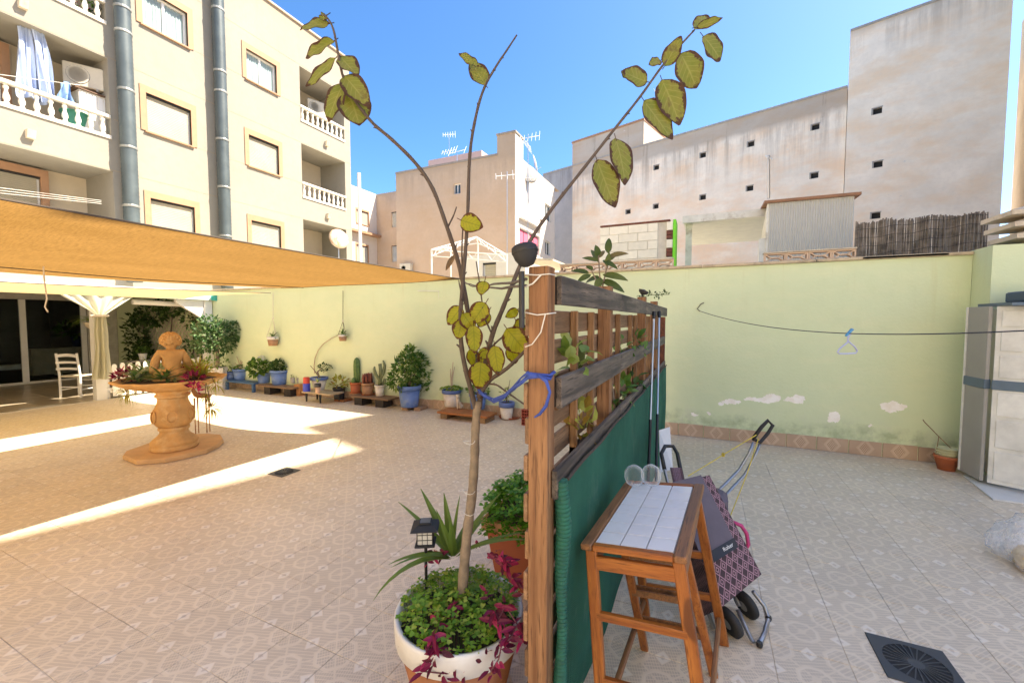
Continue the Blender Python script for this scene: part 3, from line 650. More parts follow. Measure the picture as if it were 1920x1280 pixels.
# ================================================================ foliage helpers
def leaf_mat(name, c1, c2, c3=None, rough=.45, trans=.35, edge=None):
    if name in MC: return MC[name]
    n = N(name); r = n.n('NewGeometry').outputs['Random Per Island']
    c = n.mix(r, c1, c2)
    if c3: c = n.mix(n.ramp(n.math('FRACT', n.math('MULTIPLY', r, 7.3)), .72, .78), c, c3)
    if edge:                                       # dry margins and pale veins, in leaf coordinates
        u, v, _ = n.sep(n.uv()); a = n.math('ABSOLUTE', n.math('SUBTRACT', n.math('MULTIPLY', v, 2), 1))
        ns = n.noise(n.mapv(n.obj(), (1, 1, 1)), 42, 4, .65); nb = n.noise(n.obj(), 16, 3, .6)
        dist = n.math('MAXIMUM', n.math('POWER', a, 2.0), n.math('POWER', n.math('ABSOLUTE', n.math('SUBTRACT', n.math('MULTIPLY', u, 1.9), .85)), 3.0))
        br = n.ramp(n.math('ADD', dist, n.math('MULTIPLY', n.math('SUBTRACT', ns, .5), 1.5)), .52, .66)
        sp = n.ramp(nb, .60, .70); ve = n.math('FRACT', n.math('SUBTRACT', n.math('MULTIPLY', u, 7), n.math('MULTIPLY', a, 2.0)))
        vein = n.math('MAXIMUM', n.ramp(n.math('ABSOLUTE', n.math('SUBTRACT', ve, .5)), .03, .09, 1, 0), n.ramp(a, .03, .08, 1, 0))
        c = n.mix(n.ramp(nb, .35, .65, 0, .55), c, edge[1]); c = n.mix(n.math('MULTIPLY', vein, .55), c, edge[2])
        c = n.mix(n.math('MULTIPLY', sp, .5), c, edge[0]); c = n.mix(br, c, edge[0])
    n.done(c, rough, spec=.35)
    t = n.n('BsdfTranslucent'); n.l(n.hsv(c, .49, 1.1, 1.3), t.inputs[0]); mx = n.n('MixShader'); mx.inputs[0].default_value = trans
    n.l(n.p.outputs[0], mx.inputs[1]); n.l(t.outputs[0], mx.inputs[2]); n.l(mx.outputs[0], n.out.inputs[0]); MC[name] = n.m; return n.m
def rv3(rg): 
    while True:
        v = Vector((rg.uniform(-1, 1), rg.uniform(-1, 1), rg.uniform(-1, 1)))
        if .05 < v.length < 1: return v
def bush(b, c, r, n_, L, W, rg, up=.25, fill=.5, cheap=True, droop=.2):
    c = Vector(c)
    for _ in range(n_):
        v = rv3(rg).normalized() * (fill + (1 - fill) * rg.random() ** .5)
        k = 1 + .22 * math.sin(v.x * 5 + r[0] * 9) * math.cos(v.y * 4 + 1)
        p = c + Vector((v.x * r[0], v.y * r[1], v.z * r[2])) * k
        d = (v + rv3(rg) * .8 + Vector((0, 0, up))).normalized(); nn = (Vector((0, 0, 1)) + rv3(rg) * .8 + v * .5)
        s = rg.uniform(.65, 1.2)
        (b.quadleaf(p, d, nn, L * s, W * s) if cheap else b.leaf(p, d, nn, L * s, W * s, rg.uniform(.1, .9), .2, 3))
    return b
def strap_leaves(b, c, n_, L, W, rg, lo=.2, hi=1.3, curl=.8, spread=.02):
    for k in range(n_):
        a = 2 * math.pi * k * .618 + rg.uniform(-.3, .3); e = rg.uniform(lo, hi)
        d = Vector((math.cos(a) * math.cos(e), math.sin(a) * math.cos(e), math.sin(e)))
        b.leaf(Vector(c) + d * spread, d, (-d.x * .5, -d.y * .5, 1), L * rg.uniform(.7, 1.15), W, curl * rg.uniform(.5, 1.3), .3, 5, .35)
    return b
def clover(b, p, s, rg, up=None):
    a0 = rg.random() * 6; tilt = Matrix.Rotation(rg.uniform(-.5, .5), 3, 'X') @ Matrix.Rotation(rg.uniform(-.5, .5), 3, 'Y')
    for k in range(3):
        a = a0 + k * 2.094; pts = [(0, 0, 0), (.55, .42, .06), (.95, .40, .02), (.86, 0, .0), (.95, -.40, .02), (.55, -.42, .06)]
        ca, sa = math.cos(a), math.sin(a)
        vs = [Vector(p) + tilt @ Vector(((x * ca - y * sa) * s, (x * sa + y * ca) * s, z * s)) for x, y, z in pts]
        b.add(vs, [(0, 1, 2, 3), (0, 3, 4, 5)])
    return b
m_green = leaf_mat('leaf_green', (.05, .12, .02), (.11, .22, .04), (.16, .26, .06))
m_dkgreen = leaf_mat('leaf_dark', (.025, .06, .018), (.06, .12, .03), (.10, .17, .05))
m_ltgreen = leaf_mat('leaf_light', (.14, .24, .04), (.26, .36, .08), (.34, .40, .12))
m_yellow = leaf_mat('leaf_yellowgreen', (.26, .30, .05), (.42, .42, .08), (.30, .20, .05))
m_clover = leaf_mat('clover_green', (.08, .21, .02), (.22, .37, .04), (.34, .42, .07))
m_purple = leaf_mat('leaf_purple', (.075, .008, .022), (.24, .012, .06), (.40, .03, .10), trans=.3)
m_bark = mat('grey_bark', (.22, .17, .12), .85, .25, 30, bump=.6, bscale=60)
m_twig = mat('dark_twig', (.085, .06, .045), .8, .25, 40, bump=.5, bscale=90)
m_soil = mat('potting_soil', (.05, .035, .025), .95, .3, 60, bump=.8, bscale=90)
# ================================================================ on the balconies and roofs
m_ac = mat('air_conditioner_beige', (.60, .55, .44), .55, .06)
def ac_unit(label, c, yaw, s=(.75, .28, .55)):
    t = thing('air_conditioner', label, 'air conditioner', c, None, yaw, local=True)
    build(B().bevel_box((0, 0, s[2] / 2), s, .02), 'casing', m_ac, t); g = B()
    for k in range(6): g.lathe((-s[0] * .13, -s[1] / 2 - .004, s[2] / 2), [(.03 + k * .035, 0), (.04 + k * .035, .008)], 18, Matrix.Rotation(R(90), 3, 'X'))
    build(B().lathe((-s[0] * .13, -s[1] / 2 - .001, s[2] / 2), [(.22, 0), (.22, .003)], 20, Matrix.Rotation(R(90), 3, 'X')), 'fan_opening', m_dark, t); build(g, 'fan_grille', m_ac, t, kind=None)
    b = B()
    for x in (-.25, .25): b.box((x, 0, -.03), (.04, s[1] + .1, .06))
    build(b, 'bracket', m_conc, t); return t
q = PX(160, 168, LX - .55); ac_unit('beige air conditioner on a white cupboard on the upper left balcony', (LX - .55, q.y, q.z), R(60))
q = PX(596, 216, LX - .7); ac_unit('air conditioner inside the topmost balcony at the far corner', (LX - .8, q.y, q.z), R(70))
q = PY(760, 512, FY - .3); ac_unit('air conditioner low on the pinkish middle building', (q.x, FY - .2, q.z), 0, (1.0, .3, .7))
q = PX(168, 172, LX - .5); t = thing('balcony_cupboard', 'white slatted cupboard under the balcony air conditioner', 'cupboard', (LX - .55, q.y + .05, 6.29))
build(B().bb((LX - .95, q.y - .30, 6.29), (LX - .25, q.y + .40, q.z - .13)), 'body', m_whitew, t)
b = B()
for k in range(6): b.bb((LX - .249, q.y - .26 + k * .11, 6.34), (LX - .238, q.y - .18 + k * .11, q.z - .18))
build(b, 'door_board', m_metalw, t)
build(B().bb((LX - 1.0, q.y - .38, q.z - .125), (LX - .2, q.y + .46, q.z - .095)), 'top_board', mat('brown_shelf', (.12, .06, .03), .6), t)
m_cl = mat('pale_blue_cloth', (.42, .50, .66), .9, .12, 3); m_denim = mat('denim', (.20, .33, .55), .9, .2, 8)
def hang(b, corners, X, folds, amp):                  # cloth hanging, corners as photo pixels tl, tr, br, bl
    P = [PX(x, y, X) for x, y in corners]
    def f(u, v):
        p = P[0].lerp(P[1], u).lerp(P[3].lerp(P[2], u), v)
        return p + Vector((amp * (.4 + v) * math.sin(u * folds * 6.28 + 2 * v), amp * .6 * math.sin(u * folds * 4 + v * 5), -.03 * math.sin(u * 9) * v))
    return b.grid(f, 30, 14)
o = one(hang(B(), ((32, 48), (60, 55), (84, 196), (30, 178)), LX - .25, 4, .05), 'hanging_curtain', m_cl, 'long pale blue cloth hung to dry on the upper left balcony, left panel', 'laundry', tuple(PX(55, 190, LX - .25)), smooth=True)
o = one(hang(B(), ((58, 52), (84, 64), (104, 186), (78, 190)), LX - .18, 3, .05), 'hanging_curtain', m_cl, 'long pale blue cloth hung to dry nearer the air conditioner, right panel', 'laundry', tuple(PX(90, 190, LX - .18)), smooth=True)
o = one(hang(B(), ((113, 155), (128, 153), (139, 196), (106, 186)), LX - .3, 2, .04), 'denim_jacket', m_denim, 'denim jacket hanging over the upper left balcony rail', 'jacket', tuple(PX(122, 195, LX - .3)), smooth=True)
q = PX(142, 228, LX - .35); one(B().lathe((LX - .4, q.y, 6.30), [(.19, 0), (.25, .42), (.27, .42), (.27, .45), (.24, .45), (.2, .03)], 16), 'laundry_tub', mat('green_tub', (.05, .28, .20), .5), 'green plastic tub behind the balcony balusters', 'tub', (LX - .4, q.y, 6.30))
ln = B(); ln.tube([PX(0, 140, LX - .1), PX(60, 148, LX - .1), PX(150, 160, LX - .1)], .006, 4); one(ln, 'balcony_washing_line', m_whitew, 'thin washing line across the upper left balcony', 'washing line', tuple(PX(0, 140, LX - .1)))
ln = B()
for k in range(3): ln.tube([PX(0, 352 + k * 5, LX + .12), PX(190, 376 + k * 3, LX + .12)], .005, 4)
one(ln, 'lower_washing_line', m_whitew, 'three thin washing lines across the lower left balcony', 'washing line', tuple(PX(0, 352, LX + .12)))
for i, px in enumerate((148, 168, 186)):
    q = PX(px, 10 + i * 8, LX - .3); b = bush(B(), (LX - .3, q.y, 9.45), (.16, .16, .2), 60, .09, .05, rng)
    t = thing('balcony_plant', ('red leaved', 'green bushy', 'trailing green')[i] + ' plant behind the topmost left balusters', 'plant', (LX - .3, q.y, 9.15)); build(b, 'foliage', (m_purple, m_green, m_dkgreen)[i], t); build(B().lathe((LX - .3, q.y, 9.15), [(.07, 0), (.10, .18), (.08, .18)], 10), 'pot', m_conc, t)
# satellite dishes
def dish(label, c, r, tilt, yaw, m_, pole):
    t = thing('satellite_dish', label, 'satellite dish', c, None, yaw, local=True); mt = Matrix.Rotation(tilt, 3, 'X')
    build(B().lathe((0, 0, 0), [(.001, .06), (r * .4, .05), (r * .75, .02), (r, -.03), (r * .98, -.045), (r * .7, .005), (.001, .045)], 20, Matrix.Rotation(R(90), 3, 'X') @ mt, sy=1.1), 'dish', m_, t, smooth=True)
    b = B(); b.tube([(0, .05, 0), (0, .1, -r * .6), (0, .1, -pole)], .025, 6); b.tube([(0, 0, -r * .9), (0, -r * .7, -r * .5)], .012, 5); build(b, 'mount', m_alu, t); return t
q = PX(636, 447, LX + .35); dish('rusty satellite dish on the lowest corner balcony of the cream block', tuple(q), .40, R(-20), R(65), mat('rusty_white', (.60, .45, .32), .6, .2, 5, dirt=(.40, .18, .08), ds=4), .9)
q = PY(993, 326, FY + 2); dish('grey satellite dish on the roof edge of the middle building', tuple(q), .62, R(-15), R(50), m_conc, 2.0)
q = PY(1004, 306, FY + 4); dish('white satellite dish behind the grey one on the middle roof', tuple(q), .6, R(-15), R(110), m_metalw, 3.0)
def antenna(label, px, py_top, py_bot, Y, els):
    a = PY(px, py_top, Y); c = PY(px, py_bot, Y); t = thing('aerial', label, 'aerial', tuple(c)); k = (a - c).length / 6
    build(B().tube([c, a], .03, 6), 'mast', m_alu, t)
    for (dz, ln_, yaw, cnt) in els:
        p = a - Vector((0, 0, dz)); d = Vector((math.cos(yaw), math.sin(yaw), .12)); e = Vector((-math.sin(yaw) * .6, math.cos(yaw) * .6, .8)); b = B()
        b.tube([p - d * ln_ / 2, p + d * ln_ / 2], .022, 5)
        for i in range(cnt):
            c2 = p + d * (ln_ * (i / (cnt - 1) - .5)); h = (.28 + .25 * (i / cnt)) * min(1, ln_); b.tube([c2 - e * h, c2 + e * h], .014, 4)
        build(b, 'element_array', m_metalw, t)
antenna('tall aerial mast with several arrays beside the stair tower', 990, 252, 480, 24, [(.2, 1.4, .3, 7), (.7, .9, 2.0, 5), (2.6, .8, .8, 4)])
antenna('aerial against the stair tower wall of the middle building', 951, 322, 520, 22, [(.2, 1.3, .5, 5)])
antenna('thin roof aerial on the pinkish building left of the tower', 842, 250, 290, 27, [(.1, .9, .6, 6), (1.3, 1.1, .2, 6)])
antenna('T shaped pole on the pinkish building parapet', 857, 284, 306, 25.3, [(.02, 1.2, .15, 2)])
antenna('aerial with orange dipole on the grey shed roof', 1441, 292, 372, 10.5, [(.03, .16, 1.0, 3)])
antenna('aerial on the long building roof seen behind the leaves', 1243, 165, 250, 33, [(.1, 1.2, .4, 5), (.6, .8, 1.2, 4)])
antenna('small aerial on the flat roof of the cream block', 528, -12, 22, 11, [(.05, .8, .7, 4)]) if 0 else None
# ================================================================ just beyond the garden wall
# breeze block runs on the wall top
m_bb = mat('breeze_block', (.60, .44, .32), .85, .12, 8, bump=.3)
def breeze(w_, h_, d_=.09):
    b = B(); f = .018
    b.bb((0, 0, 0), (w_, d_, f)); b.bb((0, 0, h_ - f), (w_, d_, h_)); b.bb((0, 0, f), (f, d_, h_ - f)); b.bb((w_ - f, 0, f), (w_, d_, h_ - f))
    for (x0, z0, x1, z1) in ((f, f, w_ * .32, h_ / 2), (f, h_ - f, w_ * .32, h_ / 2), (w_ - f, f, w_ * .68, h_ / 2), (w_ - f, h_ - f, w_ * .68, h_ / 2)):
        b.bar((x0, d_ / 2, z0), (x1, d_ / 2, z1), d_ * .9, .014, (0, 0, 1) if 0 else (.0, 0, 1))
    b.bb((w_ * .31, d_ * .1, h_ / 2 - .008), (w_ * .69, d_ * .9, h_ / 2 + .008)); return b
bbm = mesh_only(breeze(.235, .118), 'breeze_block', m_bb)
for (pa, pb, lab) in ((1052, 1268, 'row of pierced breeze blocks on the wall below the white block wall'), (1432, 1585, 'row of pierced breeze blocks on the wall below the grey shed')):
    xa = PY(pa, 500, WY + .16).x; xb = PY(pb, 500, WY + .16).x; t = thing('breeze_block_row', lab, 'parapet', (xa, WY + .12, 2.337)); x = xa
    while x < xb - .1: inst(bbm, 'breeze_block', t, (x, WY + .12, 2.337)); x += .238
    build(B().bb((xa - .01, WY + .10, 2.456), (x, WY + .23, 2.472)), 'top_strip', m_cap, t)
# white block wall with brick ends and lime green end strip
BY = 9.2
xa = PY(1125, 450, BY).x; xb = PY(1262, 450, BY).x; za = PY(1190, 495, BY).z - .25; zb_ = PY(1190, 421, BY).z
t = thing('block_wall', 'white painted block wall with brick ends and a lime green edge', 'wall', (xa, BY, za))
m_blk = mat('white_block', (.84, .78, .66), .85, .06, 9, bump=.4)
m_brk = mat('dark_red_brick', (.17, .06, .04), .85, .2, 20, bump=.5)
nr = 6; hh = (zb_ - za) / nr; bl = .40
bk = mesh_only(B().bevel_box((bl / 2, .06, hh / 2), (bl - .008, .12, hh - .008), .004), 'concrete_block', m_blk); bk2 = mesh_only(B().bevel_box((bl / 4, .06, hh / 2), (bl / 2 - .008, .12, hh - .008), .004), 'concrete_block', m_blk)
build(B().bb((xa, BY + .02, za), (xb - .13, BY + .10, zb_)), 'mortar', mat('mortar_grey', (.60, .54, .45), .9), t)
for r_ in range(nr):
    x = xa; odd = r_ % 2
    if odd: inst(bk2, 'concrete_block', t, (x, BY, za + r_ * hh)); x += bl / 2
    while x < xb - .14 - bl * .45:
        last = x + bl > xb - .10
        inst(bk2 if last else bk, 'concrete_block', t, (x, BY, za + r_ * hh)); x += bl / 2 if last else bl
    if not odd:
        for k in range(2): build(B().bevel_box((xb - .068, BY + .06, za + (r_ + .27 + k * .48) * hh), (.12, .13, hh * .42), .004), 'brick', m_brk, t)
    else: build(B().bevel_box((xb - .068, BY + .06, za + (r_ + .5) * hh), (.12, .12, hh * .94), .004), 'concrete_block', m_blk, t)
x = xa
while x < xb - .1: build(B().bevel_box((x + .12, BY + .06, zb_ + .02), (.235, .14, .038), .003), 'brick', m_brk, t); x += .24
build(B().bb((xb - .004, BY - .01, za), (xb + .05, BY + .5, zb_ + .03)), 'lime_edge', mat('lime_green_paint', (.16, .62, .03), .6, .06), t)
# carport canopy
ca = PY(1282, 440, 9.6); cb = PY(1427, 426, 9.6); zc = 3.62
t = thing('carport', 'pale flat canopy on white posts between block wall and grey shed', 'canopy', (ca.x, 9.6, 0))
build(B().bb((ca.x, 9.5, zc), (cb.x + .3, 12.4, zc + .10)), 'roof', mat('pale_green_ply', (.60, .60, .50), .7, .08), t)
for x in (PY(1291, 470, 9.7).x, PY(1420, 470, 12.2).x): build(B().bb((x - .06, 9.65, 0), (x + .06, 9.77, zc - .002)), 'post', m_whitew, t)
build(B().bb((ca.x - .02, 9.42, zc - .02), (cb.x + .3, 9.499, zc + .12)), 'fascia', m_whitew, t)
# grey corrugated shed
SY = 9.0
sa = PY(1441, 420, SY); sb = PY(1600, 420, SY); z0 = 2.0; z1 = PY(1600, 368, SY).z; zl = PY(1441, 382, SY).z
t = thing('grey_shed', 'pale grey corrugated shed with orange edged roof behind the wall', 'shed', (sa.x, SY, 0))
b = B(); nn = 34; wv = (sb.x - sa.x) / nn
def cor(u, v):
    i = u * nn; return (sa.x + u * (sb.x - sa.x), SY - (.012 if int(i * 2) % 2 else 0), z0 + v * (zl + (z1 - zl) * u - z0))
b.grid(cor, nn * 2, 1); build(b, 'front_panel', mat('pale_grey_sheet', (.52, .51, .47), .5, .05), t)
sl = PY(1424, 440, SY + .0).x
build(B().prism([(SY, z0), (SY, zl), (SY + .9, zl - .55), (SY + .9, z0)], 'x', sa.x - .03, sa.x - .002), 'side_panel', m_whitew, t)
build(B().prism([(SY + .02, z0), (SY + .02, zl - .62), (SY + .12, zl - .62), (SY + .12, z0)], 'x', sl, sa.x - .031), 'side_door', m_whitew, t)
build(B().add([(sa.x - .08, SY - .06, zl + .002), (sb.x + .08, SY - .06, z1 + .002), (sb.x + .08, SY + 2, z1 + .05), (sa.x - .08, SY + 2, zl + .05), (sa.x - .08, SY - .06, zl + .05), (sb.x + .08, SY - .06, z1 + .05), (sb.x + .08, SY + 2, z1 + .09), (sa.x - .08, SY + 2, zl + .09)],
    [(0, 1, 2, 3), (7, 6, 5, 4), (0, 4, 5, 1), (1, 5, 6, 2), (2, 6, 7, 3), (3, 7, 4, 0)]), 'roof', mat('orange_brown_tile', (.30, .15, .08), .8, .2), t)
# reed screen
RY = 7.6
ra_ = PY(1602, 450, RY).x; rb_ = PY(1850, 450, RY).x; t = thing('reed_screen', 'grey brown reed screen tied with wire behind the green wall', 'screen', (ra_, RY, 2.3))
b = B(); x = ra_
while x < rb_:
    u = (x - ra_) / (rb_ - ra_); top = PY(1602 + 248 * u, 418 - 20 * u + 2 * math.sin(u * 17), RY).z + rng.uniform(-.02, .02)
    b.tube([(x, RY + rng.uniform(-.01, .01), 2.15), (x + rng.uniform(-.012, .012), RY + rng.uniform(-.02, .02) + .03 * math.sin(u * 20), top)], rng.uniform(.006, .009), 5); x += .0075
build(b, 'reeds', mat('old_reed', (.20, .165, .135), .9, .5, 9), t, kind='stuff')
for k in range(5):
    z = 2.40 + k * .12; b = B(); b.tube([(ra_ + (rb_ - ra_) * i / 24, RY - .022 + .03 * math.sin(i / 24 * 20), z + .012 * math.sin(i) + .10 * i / 24) for i in range(25)], .004, 4); build(b, 'tie_wire', mat('tie_wire_dark', (.06, .05, .045), .7), t)
# gazebo frame
GZ = 9.0
gp = lambda x, y, d=0: PY(x, y, GZ + d)
t = thing('gazebo_frame', 'bare white metal gazebo frame behind the wall', 'gazebo', (gp(809, 470).x, GZ, 0)); 
for (x, y, d) in ((809, 468, 0), (896, 456, 1.5), (950, 476, 0), (845, 462, 3)):
    q = gp(x, y, d); build(B().tube([(q.x, GZ + d, 0), q], .022, 6), 'post', m_metalw, t)
b = B(); A, Bq, Cq, Dq = gp(809, 468), gp(950, 478), gp(896, 456, 1.5), gp(845, 463, 3); ap = gp(893, 444, 1.2)
for (p, q) in ((A, Bq), (A, Dq), (Dq, Cq), (Cq, Bq), (A, ap), (Bq, ap), (Cq, ap), (Dq, ap)): b.tube([p, q], .016, 5)
build(b, 'roof_frame', m_metalw, t)
for (p, q) in ((A, Bq), (A, ap), (Bq, ap)):
    s_ = B(); up = Vector((0, 0, -.16)); s_.tube([p + up, q + up * (1 if q is not ap else .2)], .012, 5)
    for k in range(1, 8):
        c = p.lerp(q, k / 8); d = p.lerp(q, (k + .5 * (-1) ** k) / 8) + up * .9; s_.tube([c, d], .009, 4)
    build(s_, 'truss', m_metalw, t)
# annex behind
aa = PY(868, 490, 11); ab = PY(985, 490, 11); z_ = PY(900, 478, 11).z
t = thing('low_annex', 'low cream outbuilding with a shuttered window behind the gazebo frame', 'building', (aa.x, 11, 0))
q1 = PY(905, 493, 11); q2 = PY(930, 520, 11); hs = [(q1.x, q2.x, q2.z, q1.z)]
b = facade(pf(11), aa.x, ab.x, 0, z_, hs, .12); b.add([(aa.x, 11, z_), (ab.x, 11, z_), (ab.x, 14, z_), (aa.x, 14, z_)], [(0, 1, 2, 3)]); b.add([(ab.x, 11, 0), (ab.x, 14, 0), (ab.x, 14, z_), (ab.x, 11, z_)], [(0, 1, 2, 3)]); b.add([(aa.x, 11, 0), (aa.x, 14, 0), (aa.x, 14, z_), (aa.x, 11, z_)], [(0, 1, 2, 3)])
build(b, 'wall', m_midw, t); window(t, pf(11), *hs[0], 'shut', 0)
q = PY(1000, 480, 9.5); one(B().prism([(q.x - .35, q.z - .02), (q.x + .5, q.z - .10), (q.x + .5, q.z - .14), (q.x - .35, q.z - .06)], 'y', 9.5, 12), 'lean_to_roof', m_cap, 'cream lean-to roof edge right of the gazebo frame', 'roof', (q.x, 9.5, q.z - .14))
# ================================================================ porch things
def skin_mesh(name, V, E_, RAD, m_, parent=None, sub=2, at=None, bumpfn=None):
    """one continuous body grown over a skeleton: V joints, E_ bones, RAD radii"""
    me = bpy.data.meshes.new(name); me.from_pydata([tuple(v) for v in V], E_, []); o = bpy.data.objects.new(name, me); col.objects.link(o)
    md = o.modifiers.new('s', 'SKIN'); sk_ = me.skin_vertices[0].data
    for i, r_ in enumerate(RAD): sk_[i].radius = r_ if isinstance(r_, tuple) else (r_, r_)
    sk_[0].use_root = True; md.use_smooth_shade = True
    o.modifiers.new('d', 'SUBSURF').levels = sub
    dg = bpy.context.evaluated_depsgraph_get(); m2 = bpy.data.meshes.new_from_object(o.evaluated_get(dg)); bpy.data.objects.remove(o)
    m2.name = name; m2.materials.clear(); m2.materials.append(m_)
    if bumpfn:
        for v in m2.vertices: v.co = v.co + bumpfn(v.co)
    off = OFF[parent.name] if parent else Vector(at or (0, 0, 0))
    m2.transform(Matrix.Translation(-off)); m2.shade_smooth()
    ob = bpy.data.objects.new(name, m2); col.objects.link(ob); ob.parent = parent
    if not parent: ob.location = off
    OFF[ob.name] = off; return ob
# tied back curtain
m_sheer = N('sheer_curtain'); m_sheer.done((.74, .72, .60), .9); tt = m_sheer.n('BsdfTranslucent'); tt.inputs[0].default_value = (.74, .74, .62, 1); mx = m_sheer.n('MixShader'); mx.inputs[0].default_value = .45
m_sheer.l(m_sheer.p.outputs[0], mx.inputs[1]); m_sheer.l(tt.outputs[0], mx.inputs[2]); m_sheer.l(mx.outputs[0], m_sheer.out.inputs[0]); m_sheer = m_sheer.m
CX = -10.90
prof = [(545, 100, 262), (556, 118, 250), (570, 145, 228), (582, 166, 208), (590, 177, 196), (600, 176, 197), (625, 175, 200), (650, 178, 200), (680, 176, 204), (700, 173, 207), (711, 172, 206)]
def curt(u, v):
    k = v * (len(prof) - 1); i = min(int(k), len(prof) - 2); f = k - i; y = prof[i][0] * (1 - f) + prof[i + 1][0] * f
    l = prof[i][1] * (1 - f) + prof[i + 1][1] * f; r_ = prof[i][2] * (1 - f) + prof[i + 1][2] * f
    p = PX(l + (r_ - l) * u, y, CX + .08); a = .05 * (.5 + v)
    return p + Vector((a * math.sin(u * 31 + 3 * v) + a * .6 * math.sin(u * 13), 0, (-.05 * math.sin(u * math.pi) if v < .3 else 0) * (1 - v * 3)))
t = thing('tied_curtain', 'pale curtain tied to the white porch post', 'curtain', (CX, 4.1, .55))
build(B().grid(curt, 48, 30), 'cloth', m_sheer, t, smooth=True)
q = PX(186, 592, CX + .08); build(B().lathe(tuple(q), [(.13, -.02), (.15, 0), (.13, .02)], 14, sx=.9), 'tie_band', m_rope, t)
# rush chair
q = G(150, 742); t = thing('white_chair', 'white ladder back rush chair on the porch', 'chair', (q.x, q.y, 0), None, R(28), local=True)
for (x, y, h) in ((-.2, -.19, .92), (.2, -.19, .92), (-.19, .19, .45), (.19, .19, .45)): build(B().tube([(x, y, 0), (x, y, h * .5), (x, y - (.05 if h > .6 else 0), h)], .021, 8), 'leg', m_white, t)
build(B().bevel_box((0, 0, .44), (.42, .40, .035), .012), 'seat', mat('rush_seat', (.62, .56, .42), .8, .15, 30, bump=.5), t)
for z, hh in ((.86, .06), (.73, .045), (.60, .045)):
    b = B(); b.grid(lambda u, v: (-.2 + .4 * u, -.23 + .02 * math.cos(u * 3.14 - 1.57) - .03, z + hh * (v - .5) + .025 * math.sin(u * 3.14) * (1 if z > .8 else .3)), 8, 1); b.grid(lambda u, v: (-.2 + .4 * u, -.215 + .02 * math.cos(u * 3.14 - 1.57) - .03, z + hh * (v - .5) + .025 * math.sin(u * 3.14) * (1 if z > .8 else .3)), 8, 1); build(b, 'back_slat', m_white, t)
for (a, c) in (((-.2, -.19, .22), (.2, -.19, .22)), ((-.19, .19, .2), (.19, .19, .2)), ((-.2, -.19, .16), (-.19, .19, .16)), ((.2, -.19, .16), (.19, .19, .16)), ((-.19, .19, .32), (.19, .19, .32))): build(B().tube([a, c], .012, 6), 'stretcher', m_white, t)
# picket fence along the porch edge
t = thing('picket_fence', 'low white picket fence with rounded tops along the porch edge', 'fence', (-11.0, 5.1, 0))
pk = B(); pts = [(-.04, .04), (.04, .04), (.04, .66)] + [(.04 * math.cos(a), .66 + .05 * math.sin(a)) for a in (.5, 1.05, 1.57, 2.1, 2.65)] + [(-.04, .66)]
pk.prism([(a, z) for a, z in pts], 'x', -.009, .009); pkm = mesh_only(pk, 'picket', m_white)
y = 4.32
while y < 6.0: inst(pkm, 'picket', t, (-10.99, y, 0), scale=(1, 1, rng.uniform(.98, 1.02))); y += .132
for z in (.16, .50): build(B().bb((-11.04, 4.19, z), (-11.001, 6.01, z + .06)), 'rail', m_white, t)
build(B().bb((-11.10, 4.19, 0), (-11.045, 4.26, .68)), 'end_post', m_white, t)
# roller blind tube, trellis, climbing plants
b = B().tube([PX(248, 566, -11.2), PX(388, 573, -11.2)], .055, 10); one(b, 'roller_blind', m_white, 'rolled up white blind under the porch beam', 'blind', tuple(PX(248, 566, -11.2)))
t = thing('trellis', 'diagonal wooden trellis on the wall inside the porch', 'trellis', (-12.5, 6.15, .3)); m_tr = mat('pale_trellis', (.60, .53, .42), .8, .1)
for k in range(20):
    x = -14.4 + k * .175
    for s_ in (1, -1):
        x2 = x + s_ * 1.4; a = (x, 6.16 - .012 * (s_ > 0), .55); c = (x2, 6.16 - .012 * (s_ > 0), 1.95)
        lo, hi = -14.4, -11.1
        if not (lo <= x2 <= hi): f = ((hi if x2 > hi else lo) - x) / (x2 - x); c = (x + (x2 - x) * f, a[1], .55 + 1.4 * f)
        if abs(c[2] - .55) > .15: build(B().bar(a, c, .01, .028, (0, 1, 0)) if 0 else B().bar(a, c, .028, .01, (0, 1, 0)), 'slat', m_tr, t)
t = thing('climbing_plant', 'dark climbing plant spread over the porch trellis', 'climbing plant', (-13.2, 6.0, 0)); b = B()
for (x, z, rx, rz, n_) in ((-13.9, 1.1, .55, .75, 420), (-13.1, 1.75, .6, .3, 240), (-12.3, 1.9, .7, .16, 150), (-11.4, 1.7, .3, .25, 90), (-11.35, .9, .2, .3, 60), (-13.6, .6, .4, .4, 160)): bush(b, (x, 5.98, z), (rx, .16, rz), n_, .13, .085, rng)
build(b, 'foliage', m_dkgreen, t); b = B()
for (x0, x1) in ((-13.6, -13.9), (-11.7, -11.5), (-12.9, -12.4)): b.tube([(x0, 6.05, .05), ((x0 + x1) / 2 + .08, 6.08, .9), (x1, 6.08, 1.7)], .015, 6)
build(b, 'stem', m_twig, t)
for (px, py, lab, h, m_) in ((268, 672, 'small white pot on the porch shelf beside the picket fence', .16, m_white),):
    q = PX(px, py, -12.6); t = thing('porch_pot', lab, 'pot plant', (-12.6, q.y, .62)); build(B().lathe((-12.6, q.y, .62), [(.06, 0), (.09, h), (.07, h)], 12), 'pot', m_, t); build(bush(B(), (-12.6, q.y, .62 + h + .06), (.1, .1, .09), 50, .07, .05, rng), 'foliage', m_green, t)
    build(B().bb((-12.75, q.y - .3, .58), (-12.45, q.y + .3, .615)), 'shelf', m_conc, t); 
    for s_ in (-.26, .26): build(B().bb((-12.63, q.y + s_ - .02, 0), (-12.57, q.y + s_ + .02, .579)), 'shelf_leg', m_conc, t)
